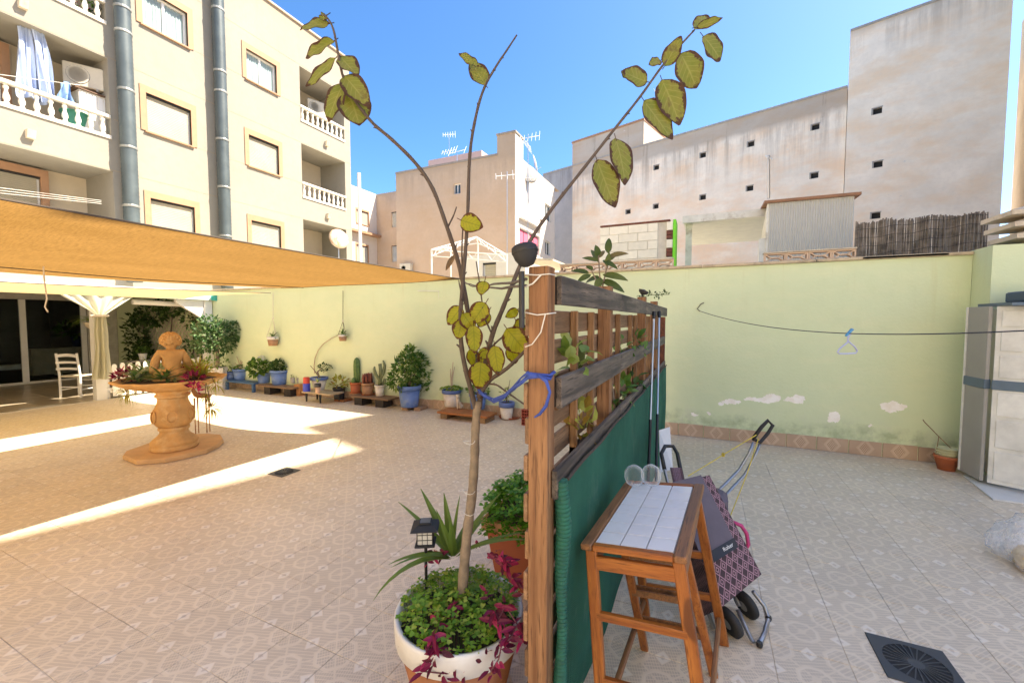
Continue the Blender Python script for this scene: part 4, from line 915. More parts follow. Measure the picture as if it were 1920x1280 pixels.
q = PX(175, 608, -12.2); t = thing('hanging_basket', 'pale hanging basket with fern behind the porch curtain', 'hanging plant', (-12.2, q.y, 1.15)); build(B().lathe((-12.2, q.y, q.z - .12), [(.05, 0), (.14, .1), (.16, .16), (.13, .16)], 14), 'basket', m_cap, t); build(strap_leaves(B(), (-12.2, q.y, q.z + .04), 40, .4, .03, rng, .2, 1.2, 1.8), 'foliage', m_ltgreen, t); build(B().tube([(-12.2, q.y, q.z + .05), (-12.2, q.y, 2.19)], .006, 5), 'cord', m_rope, t)
q = G(120, 712); t = thing('sideboard', 'pale sideboard inside the dark living room', 'sideboard', (-16.6, q.y + .3, 0))
build(B().bb((-17.0, q.y - .3, .10), (-16.5, q.y + 1.1, .82)), 'body', mat('sideboard_cream', (.50, .42, .30), .5), t)
for k in range(3): build(B().bevel_box((-16.49, q.y - .06 + k * .46, .46), (.02, .42, .62), .006), 'door', mat('sideboard_cream', (.5, .42, .3)), t)
t = thing('indoor_plant', 'leafy plant on the living room sideboard', 'plant', (-16.75, q.y + .7, .82)); build(B().lathe((-16.75, q.y + .7, .82), [(.09, 0), (.13, .3), (.1, .3)], 12), 'pot', mat('navy_pot', (.03, .05, .12), .4), t); build(bush(B(), (-16.75, q.y + .7, 1.3), (.4, .4, .22), 130, .16, .07, rng), 'foliage', m_green, t)
q = G(30, 712); t = thing('low_bench', 'low pale bench inside the dark living room', 'bench', (-17, q.y, 0)); build(B().bb((-17.2, q.y - .6, .28), (-16.8, q.y + 1.0, .40)), 'seat', m_whitew, t)
for y in (-.5, .9): build(B().bb((-17.15, q.y + y - .04, 0), (-16.85, q.y + y + .04, .279)), 'leg', m_whitew, t)
q = G(75, 763); one(B().bevel_box((q.x, q.y, .004), (.16, .5, .008), .002), 'floor_grate', m_conc, 'small grey floor grate on the porch', 'floor grate', (q.x, q.y, 0))
q = PX(408, 560, -10.7); b = B(); b.grid(lambda u, v: PX(396 + 44 * u, 553 + 7 * u + v * (10 - 8 * u), -10.75) + Vector((.05 * math.sin(u * 7), 0, .03 * math.sin(v * 3 + u * 5))), 12, 5)
one(b, 'green_cloth_scrap', mat('teal_net', (.03, .36, .28), .7), 'scrap of bright teal cloth tied under the porch beam corner', 'cloth', tuple(q), smooth=True)
# ================================================================ fountain used as planter
m_foun = mat('sandstone_ochre', (.60, .34, .12), .8, .2, 7, bump=.5, bscale=50, dirt=(.68, .46, .22), ds=5)
m_foun2 = mat('sandstone_slab', (.60, .37, .17), .85, .15, 5, bump=.5)
sl_ = [G(x, y, .055) for x, y in ((230, 853), (236, 845), (262, 836), (300, 822), (338, 814), (388, 812), (414, 814), (419, 823), (410, 831), (388, 842), (345, 852), (310, 859), (280, 861), (256, 863), (244, 858))]
fx, fy = G(328, 838, .06).x, G(328, 838, .06).y
b = B(); nn = len(sl_); cen = sum(sl_, Vector()) / nn
for (k, z) in ((1.0, .006), (1.0, .042), (.985, .055)): b.v += [tuple(cen + (p - cen) * k)[:2] + (z,) for p in sl_]
for r_ in range(2):
    for k in range(nn): b.f.append((r_ * nn + k, r_ * nn + (k + 1) % nn, (r_ + 1) * nn + (k + 1) % nn, (r_ + 1) * nn + k))
b.f.append(tuple(range(2 * nn, 3 * nn))); b.f.append(tuple(range(nn - 1, -1, -1))); b.uv = [None] * len(b.f)
one(b, 'stone_slab', m_foun2, 'irregular flat stone slab under the ochre fountain', 'slab', (cen.x, cen.y, 0))
Z = .056
t = thing('garden_fountain', 'ochre stone fountain with scalloped basin and cherub bust, used as planter', 'fountain', (fx, fy, Z))
build(B().lathe((fx, fy, Z), [(.225, 0), (.235, .012), (.235, .045), (.222, .052), (.222, .06), (.232, .075), (.228, .10), (.205, .125), (.165, .16), (.140, .20), (.138, .225), (.155, .235), (.155, .262), (.140, .27)], 28, wav=lambda a, z: 1 + (.012 * math.sin(a * 24) if .07 < z < .13 else 0)), 'foot', m_foun, t, smooth=40)
def rib(a, z): return 1 + .085 * abs(math.sin(a * 3.0)) ** .5 - .05
build(B().lathe((fx, fy, Z), [(.14, .271), (.165, .29), (.19, .33), (.203, .38), (.200, .43), (.185, .48), (.165, .53), (.15, .57), (.146, .60), (.150, .62)], 48, wav=rib), 'stem', m_foun, t, smooth=True)
for k in range(6):
    a = (k + .5) * math.pi / 3 + .0; n_ = Vector((math.cos(a), math.sin(a), .05)).normalized(); s_ = n_.cross(Vector((0, 0, 1))).normalized(); u_ = s_.cross(n_); c = Vector((fx, fy, Z + .40)) + n_ * .207
    build(B().tube([c + (s_ * math.cos(q) * .05 + u_ * math.sin(q) * .07) for q in [2 * math.pi * i / 16 for i in range(17)]], .008, 6, False), 'medallion', m_foun, t, smooth=True)
build(B().lathe((fx, fy, Z), [(.150, .621), (.172, .635), (.172, .655), (.158, .665), (.158, .68), (.185, .695), (.19, .71)], 28), 'collar', m_foun, t, smooth=40)
build(B().lathe((fx, fy, Z), [(.19, .711), (.27, .725), (.38, .755), (.47, .79), (.525, .825), (.54, .842), (.535, .852), (.51, .85), (.48, .82), (.40, .79), (.1, .775), (.001, .775)], 64, wav=lambda a, z: 1 + max(0, (z - .72) / .13) * .035 * math.sin(a * 12)), 'basin', m_foun, t, smooth=60)
build(B().lathe((fx, fy, Z), [(.40, .791), (.45, .815), (.3, .83), (.001, .84)], 32), 'soil', m_soil, t)
# cherub bust seen from behind: body turned away from the camera
vd = (Vector((fx, fy, 0)) - Vector((0, 0, 0))).normalized(); sdv = Vector((vd.y, -vd.x, 0)); O = Vector((fx, fy, Z + .80))
def bp(s_, f_, z): return O + sdv * s_ + vd * f_ + Vector((0, 0, z))
V = [bp(0, 0, .02), bp(0, 0, .12), bp(0, .01, .22), bp(0, .0, .31), bp(0, .0, .37), bp(0, .02, .41), bp(0, .03, .48), bp(0, .03, .52),
     bp(-.105, 0, .355), bp(-.15, .01, .25), bp(-.175, .06, .13), bp(-.15, .15, .08), bp(.105, 0, .355), bp(.145, .02, .25), bp(.155, .09, .17), bp(.12, .16, .15)]
E2 = [(0, 1), (1, 2), (2, 3), (3, 4), (4, 5), (5, 6), (6, 7), (3, 8), (8, 9), (9, 10), (10, 11), (3, 12), (12, 13), (13, 14), (14, 15)]
RD = [(.14, .13), (.115, .10), (.105, .085), (.10, .075), (.05, .05), (.046, .046), (.055, .055), (.04, .04), .05, .047, .042, .034, .05, .047, .042, .034]
skin_mesh('cherub_bust', V, E2, RD, m_foun, t, 2)
b = B(); rg = random.Random(3)
build(B().lathe(tuple(bp(0, .03, .488)), [(.001, -.095), (.04, -.085), (.07, -.05), (.083, 0), (.078, .045), (.05, .078), (.001, .09)], 24, wav=lambda a, z: 1 + .04 * math.sin(a * 9 + z * 60)), 'head', m_foun, t, smooth=True)
for k in range(260):
    v = rv3(rg).normalized()
    if v.dot(-vd) < -.35 or v.z < -.45: continue
    c = bp(0, .03, .497) + v * .088; b.lathe(tuple(c), [(.001, -.024), (.018, -.014), (.024, 0), (.018, .014), (.001, .024)], 7)
build(b, 'curly_hair', m_foun, t, smooth=True, kind='stuff')
build(B().lathe(tuple(O), [(.19, .0), (.185, .05), (.16, .11), (.135, .16), (.125, .165)], 40, wav=lambda a, z: 1 + .05 * math.sin(a * 13 + z * 30) + .03 * math.sin(a * 7 - z * 20)), 'drapery', m_foun, t, smooth=True)
# planting in the basin
t = thing('basin_planting', 'striped rosettes, purple creeper and spider plants filling the fountain basin', 'plants', (fx, fy, Z + .84))
def bas(px, py): q = PY(px, py, fy); return q
m_stripe = leaf_mat('striped_leaf', (.16, .25, .08), (.42, .45, .26), (.10, .20, .06)); b = B()
for (px, py, s_) in ((275, 702, .27), (292, 696, .25), (258, 706, .18), (318, 704, .22), (306, 706, .2)): build(strap_leaves(B(), tuple(G(px, py + 6, Z + .85)), 26, s_, .062, rng, .1, 1.2, .7), 'rosette', m_stripe, t)
for (px, py, s_) in ((365, 698, .26), (380, 700, .24), (300, 688, .24), (372, 690, .26), (352, 692, .2)): build(strap_leaves(B(), tuple(G(px, py + 8, Z + .85)), 34, s_, .028, rng, .2, 1.3, 1.0), 'spider_tuft', m_yellow, t)
b = B()
for (px, py) in ((335, 700), (345, 695), (355, 703), (342, 706), (325, 705), (238, 706), (232, 708), (365, 712), (249, 702)):
    bush(b, tuple(G(px, py, Z + .86)), (.085, .085, .06), 34, .085, .045, rng)
bush(b, tuple(PY(366, 730, fy - .3)), (.05, .05, .05), 14, .07, .03, rng)
build(b, 'purple_creeper', m_purple, t)
b = B(); c = B()
for (px, py, s_, px0, py0) in ((237, 738, .15, 243, 712), (396, 765, .13, 385, 712), (405, 722, .12, 390, 706), (370, 718, .07, 372, 708), (386, 745, .05, 385, 720)):
    p = PY(px, py, fy + (.0 if px < 300 else .15)); p0 = PY(px0, py0, fy + (.1 if px > 300 else 0)); build(strap_leaves(B(), tuple(p), 44, s_ * 1.2, .013, rng, -.9, 1.1, 1.6), 'spider_plantlet', m_yellow, t); c.tube([p0, (p0 + p) / 2 + Vector((0, 0, .04)), p], .004, 5)
build(c, 'runner', m_twig, t)
# giraffe figure
q = G(378, 812); mg = mat('painted_tin_giraffe', (.40, .19, .06), .5, .3, 30, dirt=(.09, .04, .02), ds=30)
t = thing('giraffe_figure', 'thin legged tin giraffe standing behind the fountain slab', 'figurine', (q.x, q.y, 0)); k = (q - CC).dot(CF) / FPX
def gr(px, py, f_=0): return Vector((q.x, q.y, 0)) + sdv * ((px - 378) * k) + vd * f_ + Vector((0, 0, (812 - py) * k))
skin_mesh('body', [gr(389, 740), gr(381, 741), gr(372, 740), gr(368, 730), gr(366, 715), gr(365, 702), gr(360, 699), gr(394, 746)], [(0, 1), (1, 2), (2, 3), (3, 4), (4, 5), (5, 6), (0, 7)], [.04, .045, .042, .026, .019, .019, .013, .006], mg, t, 1)
for (a, f_) in ((369, -.03), (374, .03), (386, -.03), (391, .03)): build(B().tube([gr(a, 744, f_), gr(a, 780, f_), gr(a, 811.5, f_)], [.011, .006, .007], 6), 'leg', mg, t)
# floor drains
def drain(label, px, py, s_, yaw, grille):
    q = G(px, py); t = thing('floor_drain', label, 'floor drain', (q.x, q.y, 0), None, yaw, local=True); h = s_ / 2
    b = B(); o = [(h * c, h * d) for c, d in ((-1, -1), (1, -1), (1, 1), (-1, 1))]; ring = [(h * .80 * math.cos(a), h * .80 * math.sin(a)) for a in [R(225) + 2 * math.pi * i / 32 for i in range(32)]]
    sq = []
    for i in range(32):
        a = R(225) + 2 * math.pi * i / 32; m_ = max(abs(math.cos(a)), abs(math.sin(a))); sq.append((h * math.cos(a) / m_, h * math.sin(a) / m_))
    vs = [(x, y, .002) for x, y in sq] + [(x * .985, y * .985, .006) for x, y in sq] + [(x, y, .005) for x, y in ring] + [(x, y, -.003) for x, y in ring]
    b.add(vs, [(r_ * 32 + i, r_ * 32 + (i + 1) % 32, (r_ + 1) * 32 + (i + 1) % 32, (r_ + 1) * 32 + i) for r_ in range(3) for i in range(32)]); build(b, 'frame', mat('drain_grey', (.045, .05, .055), .5), t)
    build(B().lathe((0, 0, 0), [(h * .8, .0006), (.001, .0008)], 32), 'pit', m_dark, t)
    for i in range(grille):
        a = 2 * math.pi * i / grille; d = Vector((math.cos(a), math.sin(a), 0)); build(B().bar(d * h * .16 + Vector((0, 0, .003)), d * h * .79 + Vector((0, 0, .003)), .005, .004), 'spoke', mat('drain_grey', (.1, .1, .1)), t)
    build(B().lathe((0, 0, .001), [(h * .2, 0), (h * .2, .004), (.001, .005)], 20), 'hub', mat('drain_grey', (.1, .1, .1)), t)
drain('square floor drain with round grille in the right foreground', 1718, 1245, .30, 0, 26)
drain('small dark floor drain in the tiles below the fountain', 533, 885, .22, 0, 18)
# ================================================================ pots along the wall
m_blue = mat('blue_pot_paint', (.11, .20, .46), .55, .12, 9, dirt=(.20, .27, .44), ds=7)
m_blue2 = mat('blue_rim_paint', (.10, .17, .42), .55, .12, 9)
m_terra = mat('terracotta', (.42, .12, .05), .75, .12, 12, bump=.2)
m_terra2 = mat('old_terracotta', (.36, .20, .11), .85, .25, 15, bump=.4)
m_wpot = mat('white_pot_paint', (.70, .66, .60), .6, .08, 10, dirt=(.55, .42, .30), ds=9)
m_bl = mat('black_pot', (.025, .027, .03), .5, .1, 9)
def sz(q): return (q - CC).dot(CF) / FPX
def pot(label, px, py, wt, wb, h, z, m_, rim=None, rimm=None, name='potted_plant', cat='pot plant', soil=True, octa=0, group=None):
    """pot standing with the middle of its base at pixel px,py on height z; widths and height in photo pixels"""
    q = G(px, py, z); k = sz(q); q = q + Vector((q.x, q.y, 0)).normalized() * (wb * k / 2 * .5); k = sz(q); H = h * k; a, c = wb * k / 2, wt * k / 2
    t = thing(name, label, cat, (q.x, q.y, z), group); seg = octa or 24
    r_ = rim or .16
    build(B().lathe(tuple(q), [(a * .96, 0), (a, .005), (a + (c * .93 - a) * (1 - r_), H * (1 - r_)), (a * .9, H * (1 - r_) - .002)], seg), 'body', m_, t, smooth=None if octa else 40)
    build(B().lathe(tuple(q), [(c * .93, H * (1 - r_) + .0005), (c * .985, H * (1 - r_) + .003), (c, H - .004), (c * .985, H), (c * .90, H), (c * .88, H * .93)], seg), 'rim', rimm or m_, t, smooth=None if octa else 40)
    if soil: build(B().lathe(tuple(q), [(c * .895, H * .93), (.001, H * .955)], seg), 'soil', m_soil, t)
    return t, Vector((q.x, q.y, z + H)), c, k
def bench(name, label, cat, pl, pr, ytop, depth, th, m_, z, group=None):
    """board from pixel pl to pixel pr along the wall; returns front corner positions"""
    a = G(pl, ytop, z); c = G(pr, ytop + (pr - pl) * .10, z); y = (a.y + c.y) / 2
    return a.x, c.x, y
# white octagonal planter with clipped tree
t, top, c, k = pot('white eight sided planter with a clipped ficus tree beside the porch', 409, 731, 34, 26, 42, 0, m_wpot, .15, None, 'potted_tree', 'tree', octa=8)
build(B().tube([top, top + Vector((.02, .0, .16)), top + Vector((-.01, .02, .34)), top + Vector((.02, .02, .55))], [.045, .042, .038, .03], 8), 'trunk', m_bark, t)
b = B(); cc_ = top + Vector((0, 0, .68))
for (dx, dz, r_) in ((-.05, 0, .34), (.18, .12, .27), (-.22, .15, .24), (.1, -.16, .24), (.36, .2, .14), (-.1, .3, .2), (-.3, -.15, .16)): bush(b, tuple(cc_ + sdv * dx + Vector((0, 0, dz))), (r_, r_, r_ * .9), int(900 * r_), .095, .06, rng, .1, .7)
build(b, 'crown', leaf_mat('ficus_leaf', (.035, .09, .03), (.10, .19, .07), (.19, .28, .13)), t)
b = B(); bush(b, tuple(top + Vector((.1, -.1, .1))), (.3, .25, .12), 90, .08, .05, rng); build(b, 'trailing_ivy', m_green, t)
# small tables
m_bluew = mat('blue_table_paint', (.05, .13, .28), .55, .15, 9); m_dkblk = mat('dark_wood_block', (.035, .028, .025), .8, .3, 12)
m_brn = wood('weathered_board', (.32, .19, .10), (.16, .09, .05), 'x'); m_org = wood('orange_board', (.48, .19, .05), (.28, .09, .025), 'x'); m_pal = wood('pale_board', (.55, .44, .28), (.36, .27, .16), 'x')
def stand(name, label, cat, px0, px1, py, z, dep, th, mtop, legs, mleg):
    """low stand: front edge of its top from px0 to px1 (photo) at height z; legs = list of (offset fraction, width, depthfrac, taper)"""
    a = G(px0, py, z); c = G(px1, py + (px1 - px0) * .075, z); y = (a.y + c.y) / 2
    t = thing(name, label, cat, ((a.x + c.x) / 2, y + dep / 2, 0))
    build(B().bevel_box(((a.x + c.x) / 2, y + dep / 2, z - th / 2), (c.x - a.x, dep, th), .006), 'top', mtop, t)
    for (f, w_, d0, d1, tp) in legs:
        x = a.x + (c.x - a.x) * f
        if tp: build(B().lathe((x, y + dep * d0, 0), [(w_ * .3, 0), (w_ * .5, z - th - .001)], 10), 'leg', mleg, t)
        else: build(B().bb((x - w_ / 2, y + dep * d0, 0), (x + w_ / 2, y + dep * d1, z - th - .001)), 'leg', mleg, t)
    return t, a.x, c.x, y
stand('blue_table', 'low blue painted table carrying two blue pots near the porch', 'table', 416, 479, 713, .21, .36, .035, m_bluew, [(.08, .06, .0, .15, 0), (.95, .06, .0, .15, 0), (.08, .06, .85, 1, 0), (.95, .06, .85, 1, 0)], m_bluew)
stand('plank_bench', 'low plank bench on dark blocks carrying two blue geranium pots', 'bench', 480, 551, 722, .19, .30, .03, m_brn, [(.24, .19, .08, .9, 0), (.83, .19, .08, .9, 0)], m_dkblk)
t_, xa_, xc_, yy_ = stand('white_table', 'low pale table with tapered black legs under the small pots', 'table', 562, 622, 734, .20, .34, .03, m_pal, [(.12, .05, .12, 0, 1), (.62, .05, .08, 0, 1), (.12, .05, .85, 0, 1), (.9, .05, .85, 0, 1)], m_blackm)
stand('plank_bench', 'low plank bench on dark blocks under the tall cactus', 'bench', 651, 731, 742, .17, .30, .028, m_brn, [(.22, .19, .06, .9, 0), (.76, .19, .06, .9, 0)], m_dkblk)
stand('orange_bench', 'low orange board bench on wooden blocks with the dog figure', 'bench', 815, 916, 772, .12, .36, .035, m_org, [(.13, .12, .05, .95, 0), (.88, .14, .05, .95, 0)], wood('block_wood', (.34, .21, .11), (.2, .12, .06), 'y'))
def fol(t, c, r_, n_, L, W, m_, name='foliage', **kw): return build(bush(B(), tuple(c), r_, n_, L, W, rng, **kw), name, m_, t)
t, top, c, k = pot('small blue pot of clover at the left of the blue table', 432, 711, 19, 14, 14, .21, m_blue); fol(t, top + Vector((0, 0, .04)), (.10, .1, .06), 60, .05, .04, m_green)
t, top, c, k = pot('blue pot with bare upright twigs on the blue table', 451, 712, 26, 18, 20, .21, m_blue); fol(t, top + Vector((0, 0, .03)), (.13, .13, .05), 90, .05, .04, m_green)
b = B()
for (x, z) in ((-.06, .30), (.10, .26), (.02, .2), (-.1, .15)): b.tube([top, top + sdv * x * .3 + Vector((0, 0, z * .5)), top + sdv * x + Vector((0, 0, z))], [.012, .01, .007], 6)
build(b, 'twig', mat('pale_twig', (.45, .36, .24), .8), t)
t, top, c, k = pot('blue pot with a white flowering geranium on the plank bench', 496, 718, 28, 20, 19, .19, m_blue); fol(t, top + Vector((0, -.05, .12)) - sdv * .08, (.22, .2, .16), 240, .09, .085, m_green)
b = B(); bush(b, tuple(top - sdv * .05 + Vector((0, 0, .33))), (.05, .05, .04), 40, .04, .03, rng); build(b, 'blossom', m_white, t)
t, top, c, k = pot('larger blue pot with dark geranium leaves on the plank bench', 525, 721, 34, 25, 27, .19, m_blue); fol(t, top + Vector((0, 0, .08)), (.19, .17, .10), 170, .09, .085, m_dkgreen)
q = G(556, 742); one(B().bevel_box((q.x, q.y + .09, .12), (.17, .17, .24), .006), 'clay_block', mat('orange_clay', (.46, .21, .08), .8, .1), 'upright orange clay block between the bench and pale table', 'block', (q.x, q.y + .09, 0))
for (px, w_, lab) in ((549, 9, 'left tiny grey pot on the orange clay block'), (560, 8, 'right tiny grey pot with handle on the orange clay block')):
    t, top, c, k = pot(lab, px, 718, w_, w_ * .8, 10, .24, m_conc)
    fol(t, top + Vector((0, 0, .03)), (.03, .03, .03), 16, .03, .02, m_dkgreen)
q = G(571, 734, .20); t = thing('blue_tin', 'bright blue tin with a red top on the pale table', 'tin', (q.x, q.y + .05, .20)); k = sz(q)
build(B().lathe((q.x, q.y + .05, .20), [(6.5 * k, 0), (6.5 * k, 15 * k)], 16), 'body', mat('royal_blue', (.03, .05, .45), .4), t); build(B().lathe((q.x, q.y + .05, .20), [(6 * k, 15 * k + .0005), (5.6 * k, 26 * k), (4.5 * k, 27 * k)], 16), 'red_top', mat('red_plastic', (.50, .05, .03), .5), t)
t, top, c, k = pot('blue rimmed white bowl with a small bonsai on the pale table', 599, 731, 32, 18, 24, .20, m_wpot, .22, m_blue2)
b = B(); b.tube([top, top + sdv * -.03 + Vector((0, 0, .1)), top + sdv * .05 + Vector((0, 0, .18))], [.02, .016, .01], 6); b.tube([top, top + sdv * -.1 + Vector((0, 0, .16)), top + sdv * -.16 + Vector((0, 0, .24))], [.012, .008, .005], 6); build(b, 'trunk', m_bark, t)
fol(t, top + sdv * .10 + Vector((0, 0, .19)), (.13, .12, .07), 150, .045, .03, m_dkgreen, 'crown')
t, top, c, k = pot('little black and peach pot with an aloe in front of the bowl', 596, 737, 12, 8, 18, .20, mat('peach_pot', (.62, .40, .26), .7), .36, m_bl); build(strap_leaves(B(), tuple(top), 7, .12, .03, rng, 1.0, 1.5, .2), 'leaves', m_ltgreen, t)
q = G(636, 753); one(B().bevel_box((q.x, q.y + .1, .02), (.26, .22, .04), .008), 'wood_slab', m_org, 'short wooden slab under the black pot', 'board', (q.x, q.y + .1, 0))
t, top, c, k = pot('black plastic pot with a yellow green plant', 636, 748, 23, 18, 21, .04, m_bl); build(bush(B(), tuple(top + Vector((0, 0, .1))), (.14, .14, .11), 90, .1, .04, rng, .3, .4), 'foliage', m_yellow, t)
# cacti
m_cact = N('ribbed_cactus'); m_cact.done(m_cact.mix(m_cact.ramp(m_cact.noise(m_cact.pos(), 20, 3), .3, .7), (.06, .13, .03), (.14, .22, .06)), .6); m_cact = m_cact.m
t, top, c, k = pot('terracotta pot with a tall ribbed column cactus', 667, 737, 21, 17, 20, .17, m_terra)
build(B().lathe(tuple(top - Vector((0, 0, .03)) + sdv * .03), [(.04, 0), (.055, .1), (.057, .35), (.05, .45), (.03, .5), (.001, .515)], 24, wav=lambda a, z: 1 + .16 * math.cos(a * 6)), 'column', m_cact, t, smooth=True)
build(B().lathe(tuple(top - Vector((0, 0, .02)) - sdv * .05 - vd * .03), [(.03, 0), (.04, .05), (.03, .1), (.001, .12)], 20, wav=lambda a, z: 1 + .15 * math.cos(a * 6)), 'side_shoot', m_cact, t, smooth=True)
build(B().lathe((top.x, top.y, .171), [(c * 1.02, 0), (c * 1.08, .016), (c * .9, .006)], 20), 'saucer', m_terra, t)
t, top, c, k = pot('brown stone pot with a reddish finger cactus', 690, 740, 24, 20, 22, .17, m_terra2); b = B()
for i in range(16):
    a = i * 2.4; r_ = .012 * i ** .8; p = top + Vector((math.cos(a) * r_, math.sin(a) * r_, -.02)); b.lathe(tuple(p), [(.016, 0), (.022, .08 + .05 * rng.random()), (.014, .14 + .06 * rng.random()), (.001, .21)], 8)
build(b, 'cactus_fingers', mat('red_brown_cactus', (.20, .06, .035), .8, .3, 20), t, smooth=True, kind='stuff')
build(B().lathe((top.x, top.y, .171), [(c * 1.0, 0), (c * 1.1, .016), (c * .9, .006)], 20), 'saucer', m_terra, t)
t, top, c, k = pot('white pot with a branching grey green cactus', 712, 742, 19, 14, 20, .17, m_wpot)
b = B()
for (x, pts) in ((0, ((0, 0), (.0, .12), (-.07, .22), (-.10, .33), (-.09, .38))), (1, ((0, 0), (.02, .15), (.07, .25), (.10, .38), (.07, .48))), (2, ((.0, .1), (.01, .28), (.0, .42))), (3, ((.03, 0), (.08, .08), (.09, .13)))): b.tube([top + sdv * p + Vector((0, .01 * x, z - .02)) for p, z in pts], [.028, .03, .032, .026, .014][:len(pts)], 8)
build(b, 'branches', mat('grey_green_cactus', (.20, .23, .11), .7, .2, 30), t, smooth=True)
# big blue pot
q = G(757, 768); 
for (px, lab) in ((755, 'left brick under the big blue pot'), (778, 'right brick under the big blue pot')):
    q = G(px, 769 + (px - 755) * .05); one(B().bevel_box((q.x + .03, q.y + .13, .03), (.12, .24, .06), .006), 'support_brick', mat('brown_brick', (.38, .24, .15), .85, .15, 15), lab, 'brick', (q.x + .03, q.y + .13, 0))
t, top, c, k = pot('largest blue pot with a big leafy bush against the wall', 768, 763, 44, 32, 40, .062, m_blue, .2)
b = B()
for (dx, dz, r_) in ((-.10, .22, .26), (.16, .18, .26), (0, .42, .2), (.34, .05, .18), (-.22, .12, .16), (.02, .58, .1), (.2, .38, .14)): bush(b, tuple(top + sdv * dx + Vector((0, 0, dz))), (r_, r_ * .85, r_), int(800 * r_), .10, .05, rng, .15, .6)
build(b, 'foliage', leaf_mat('bush_leaf', (.04, .12, .02), (.12, .23, .05), (.26, .36, .10)), t)
b = B()
for x in (-.1, .05, .15): b.tube([top - Vector((0, 0, .03)), top + sdv * x + Vector((0, 0, .3))], .012, 5)
build(b, 'stem', m_bark, t)
# orange bench: pots and dog
t, top, c, k = pot('white pot with blue rim, low green mat and bare stalks on the orange bench', 847, 762, 37, 26, 31, .12, m_wpot, .22, m_blue2)
b = B()
for i in range(150): a = rng.random() * 6.28; r_ = c * 1.2 * rng.random() ** .5; clover(b, top + Vector((math.cos(a) * r_, math.sin(a) * r_, .05 * (1 - (r_ / c / 1.2) ** 2) + .01)), .028, rng)
build(b, 'clover_mat', m_clover, t); b = B()
for x in (-.03, .02, .05): b.tube([top, top + sdv * x * .6 + Vector((0, 0, .25)), top + sdv * x + Vector((0, .02, rng.uniform(.34, .48)))], [.012, .010, .006], 6)
build(b, 'stalk', mat('pale_twig', (.45, .36, .24)), t)
t, top, c, k = pot('blue pot with weedy clover behind the tree trunk', 896, 767, 34, 26, 29, .12, m_blue, .2); fol(t, top + Vector((0, 0, .04)), (.19, .16, .07), 110, .07, .05, m_green)
q = G(857, 768, .12); k = sz(q); t = thing('dog_figure', 'small cream seated dog figurine on the orange bench', 'figurine', (q.x, q.y + .05, .12)); md_ = mat('cream_ceramic', (.62, .50, .34), .5, .15, 20)
def dg(px, py, f_=0): return Vector((q.x, q.y + .05, .12)) + sdv * ((px - 857) * k) + vd * f_ + Vector((0, 0, (768 - py) * k))
skin_mesh('body', [dg(859, 761), dg(857, 754), dg(855, 748), dg(854, 743, -.01), dg(850, 745, -.03), dg(852, 757, -.03), dg(852, 767, -.035), dg(858, 767, -.035), dg(857, 757, -.03), dg(864, 765, .0), dg(852, 739), dg(858, 740)], [(0, 1), (1, 2), (2, 3), (3, 4), (2, 5), (5, 6), (2, 8), (8, 7), (0, 9), (3, 10), (3, 11)], [.036, .034, .026, .026, .014, .014, .013, .013, .014, .02, .012, .012], md_, t, 1)
q = G(950, 786); one(B().lathe((q.x, q.y + .12, 0), [(.10, .002), (.16, .006), (.185, .03), (.178, .032), (.15, .014), (.001, .012)], 24), 'saucer', m_terra, 'terracotta saucer under the small white and blue pot', 'saucer', (q.x, q.y + .12, 0))
t, top, c, k = pot('small white pot with blue rim and a thin seedling by the fence', 950, 785, 30, 20, 31, .016, m_wpot, .3, m_blue2)
b = B(); b.tube([top, top + Vector((.02, 0, .15)), top + Vector((.06, 0, .36))], [.008, .006, .003], 5); b.tube([top, top + Vector((-.05, 0, .12)), top + Vector((-.04, 0, .22)), top + Vector((.04, 0, .25))], [.005, .004, .0035, .003], 5); build(b, 'stem', m_twig, t)
fol(t, top + Vector((.0, 0, .12)), (.08, .06, .09), 16, .06, .035, m_green)
# hollow red brick
q = G(980, 797); t = thing('hollow_brick', 'hollow red clay brick standing on end by the fence', 'brick', (q.x, q.y + .1, 0)); b = B(); X, Y, w_, h_ = q.x - .02, q.y, .13, .24
cols, rows, f = 3, 5, .010; m_red = mat('red_hollow_brick', (.34, .07, .045), .8, .12, 12)
for i in range(cols + 1): b.bb((X + i * (w_ - f) / cols, Y, 0), (X + i * (w_ - f) / cols + f, Y + .2, h_))
build(b, 'web', m_red, t); b = B()
for j in range(rows + 1):
    for i in range(cols): b.bb((X + i * (w_ - f) / cols + f, Y + .002, j * (h_ - f) / rows), (X + (i + 1) * (w_ - f) / cols, Y + .198, j * (h_ - f) / rows + f))
build(b, 'cross_web', m_red, t)
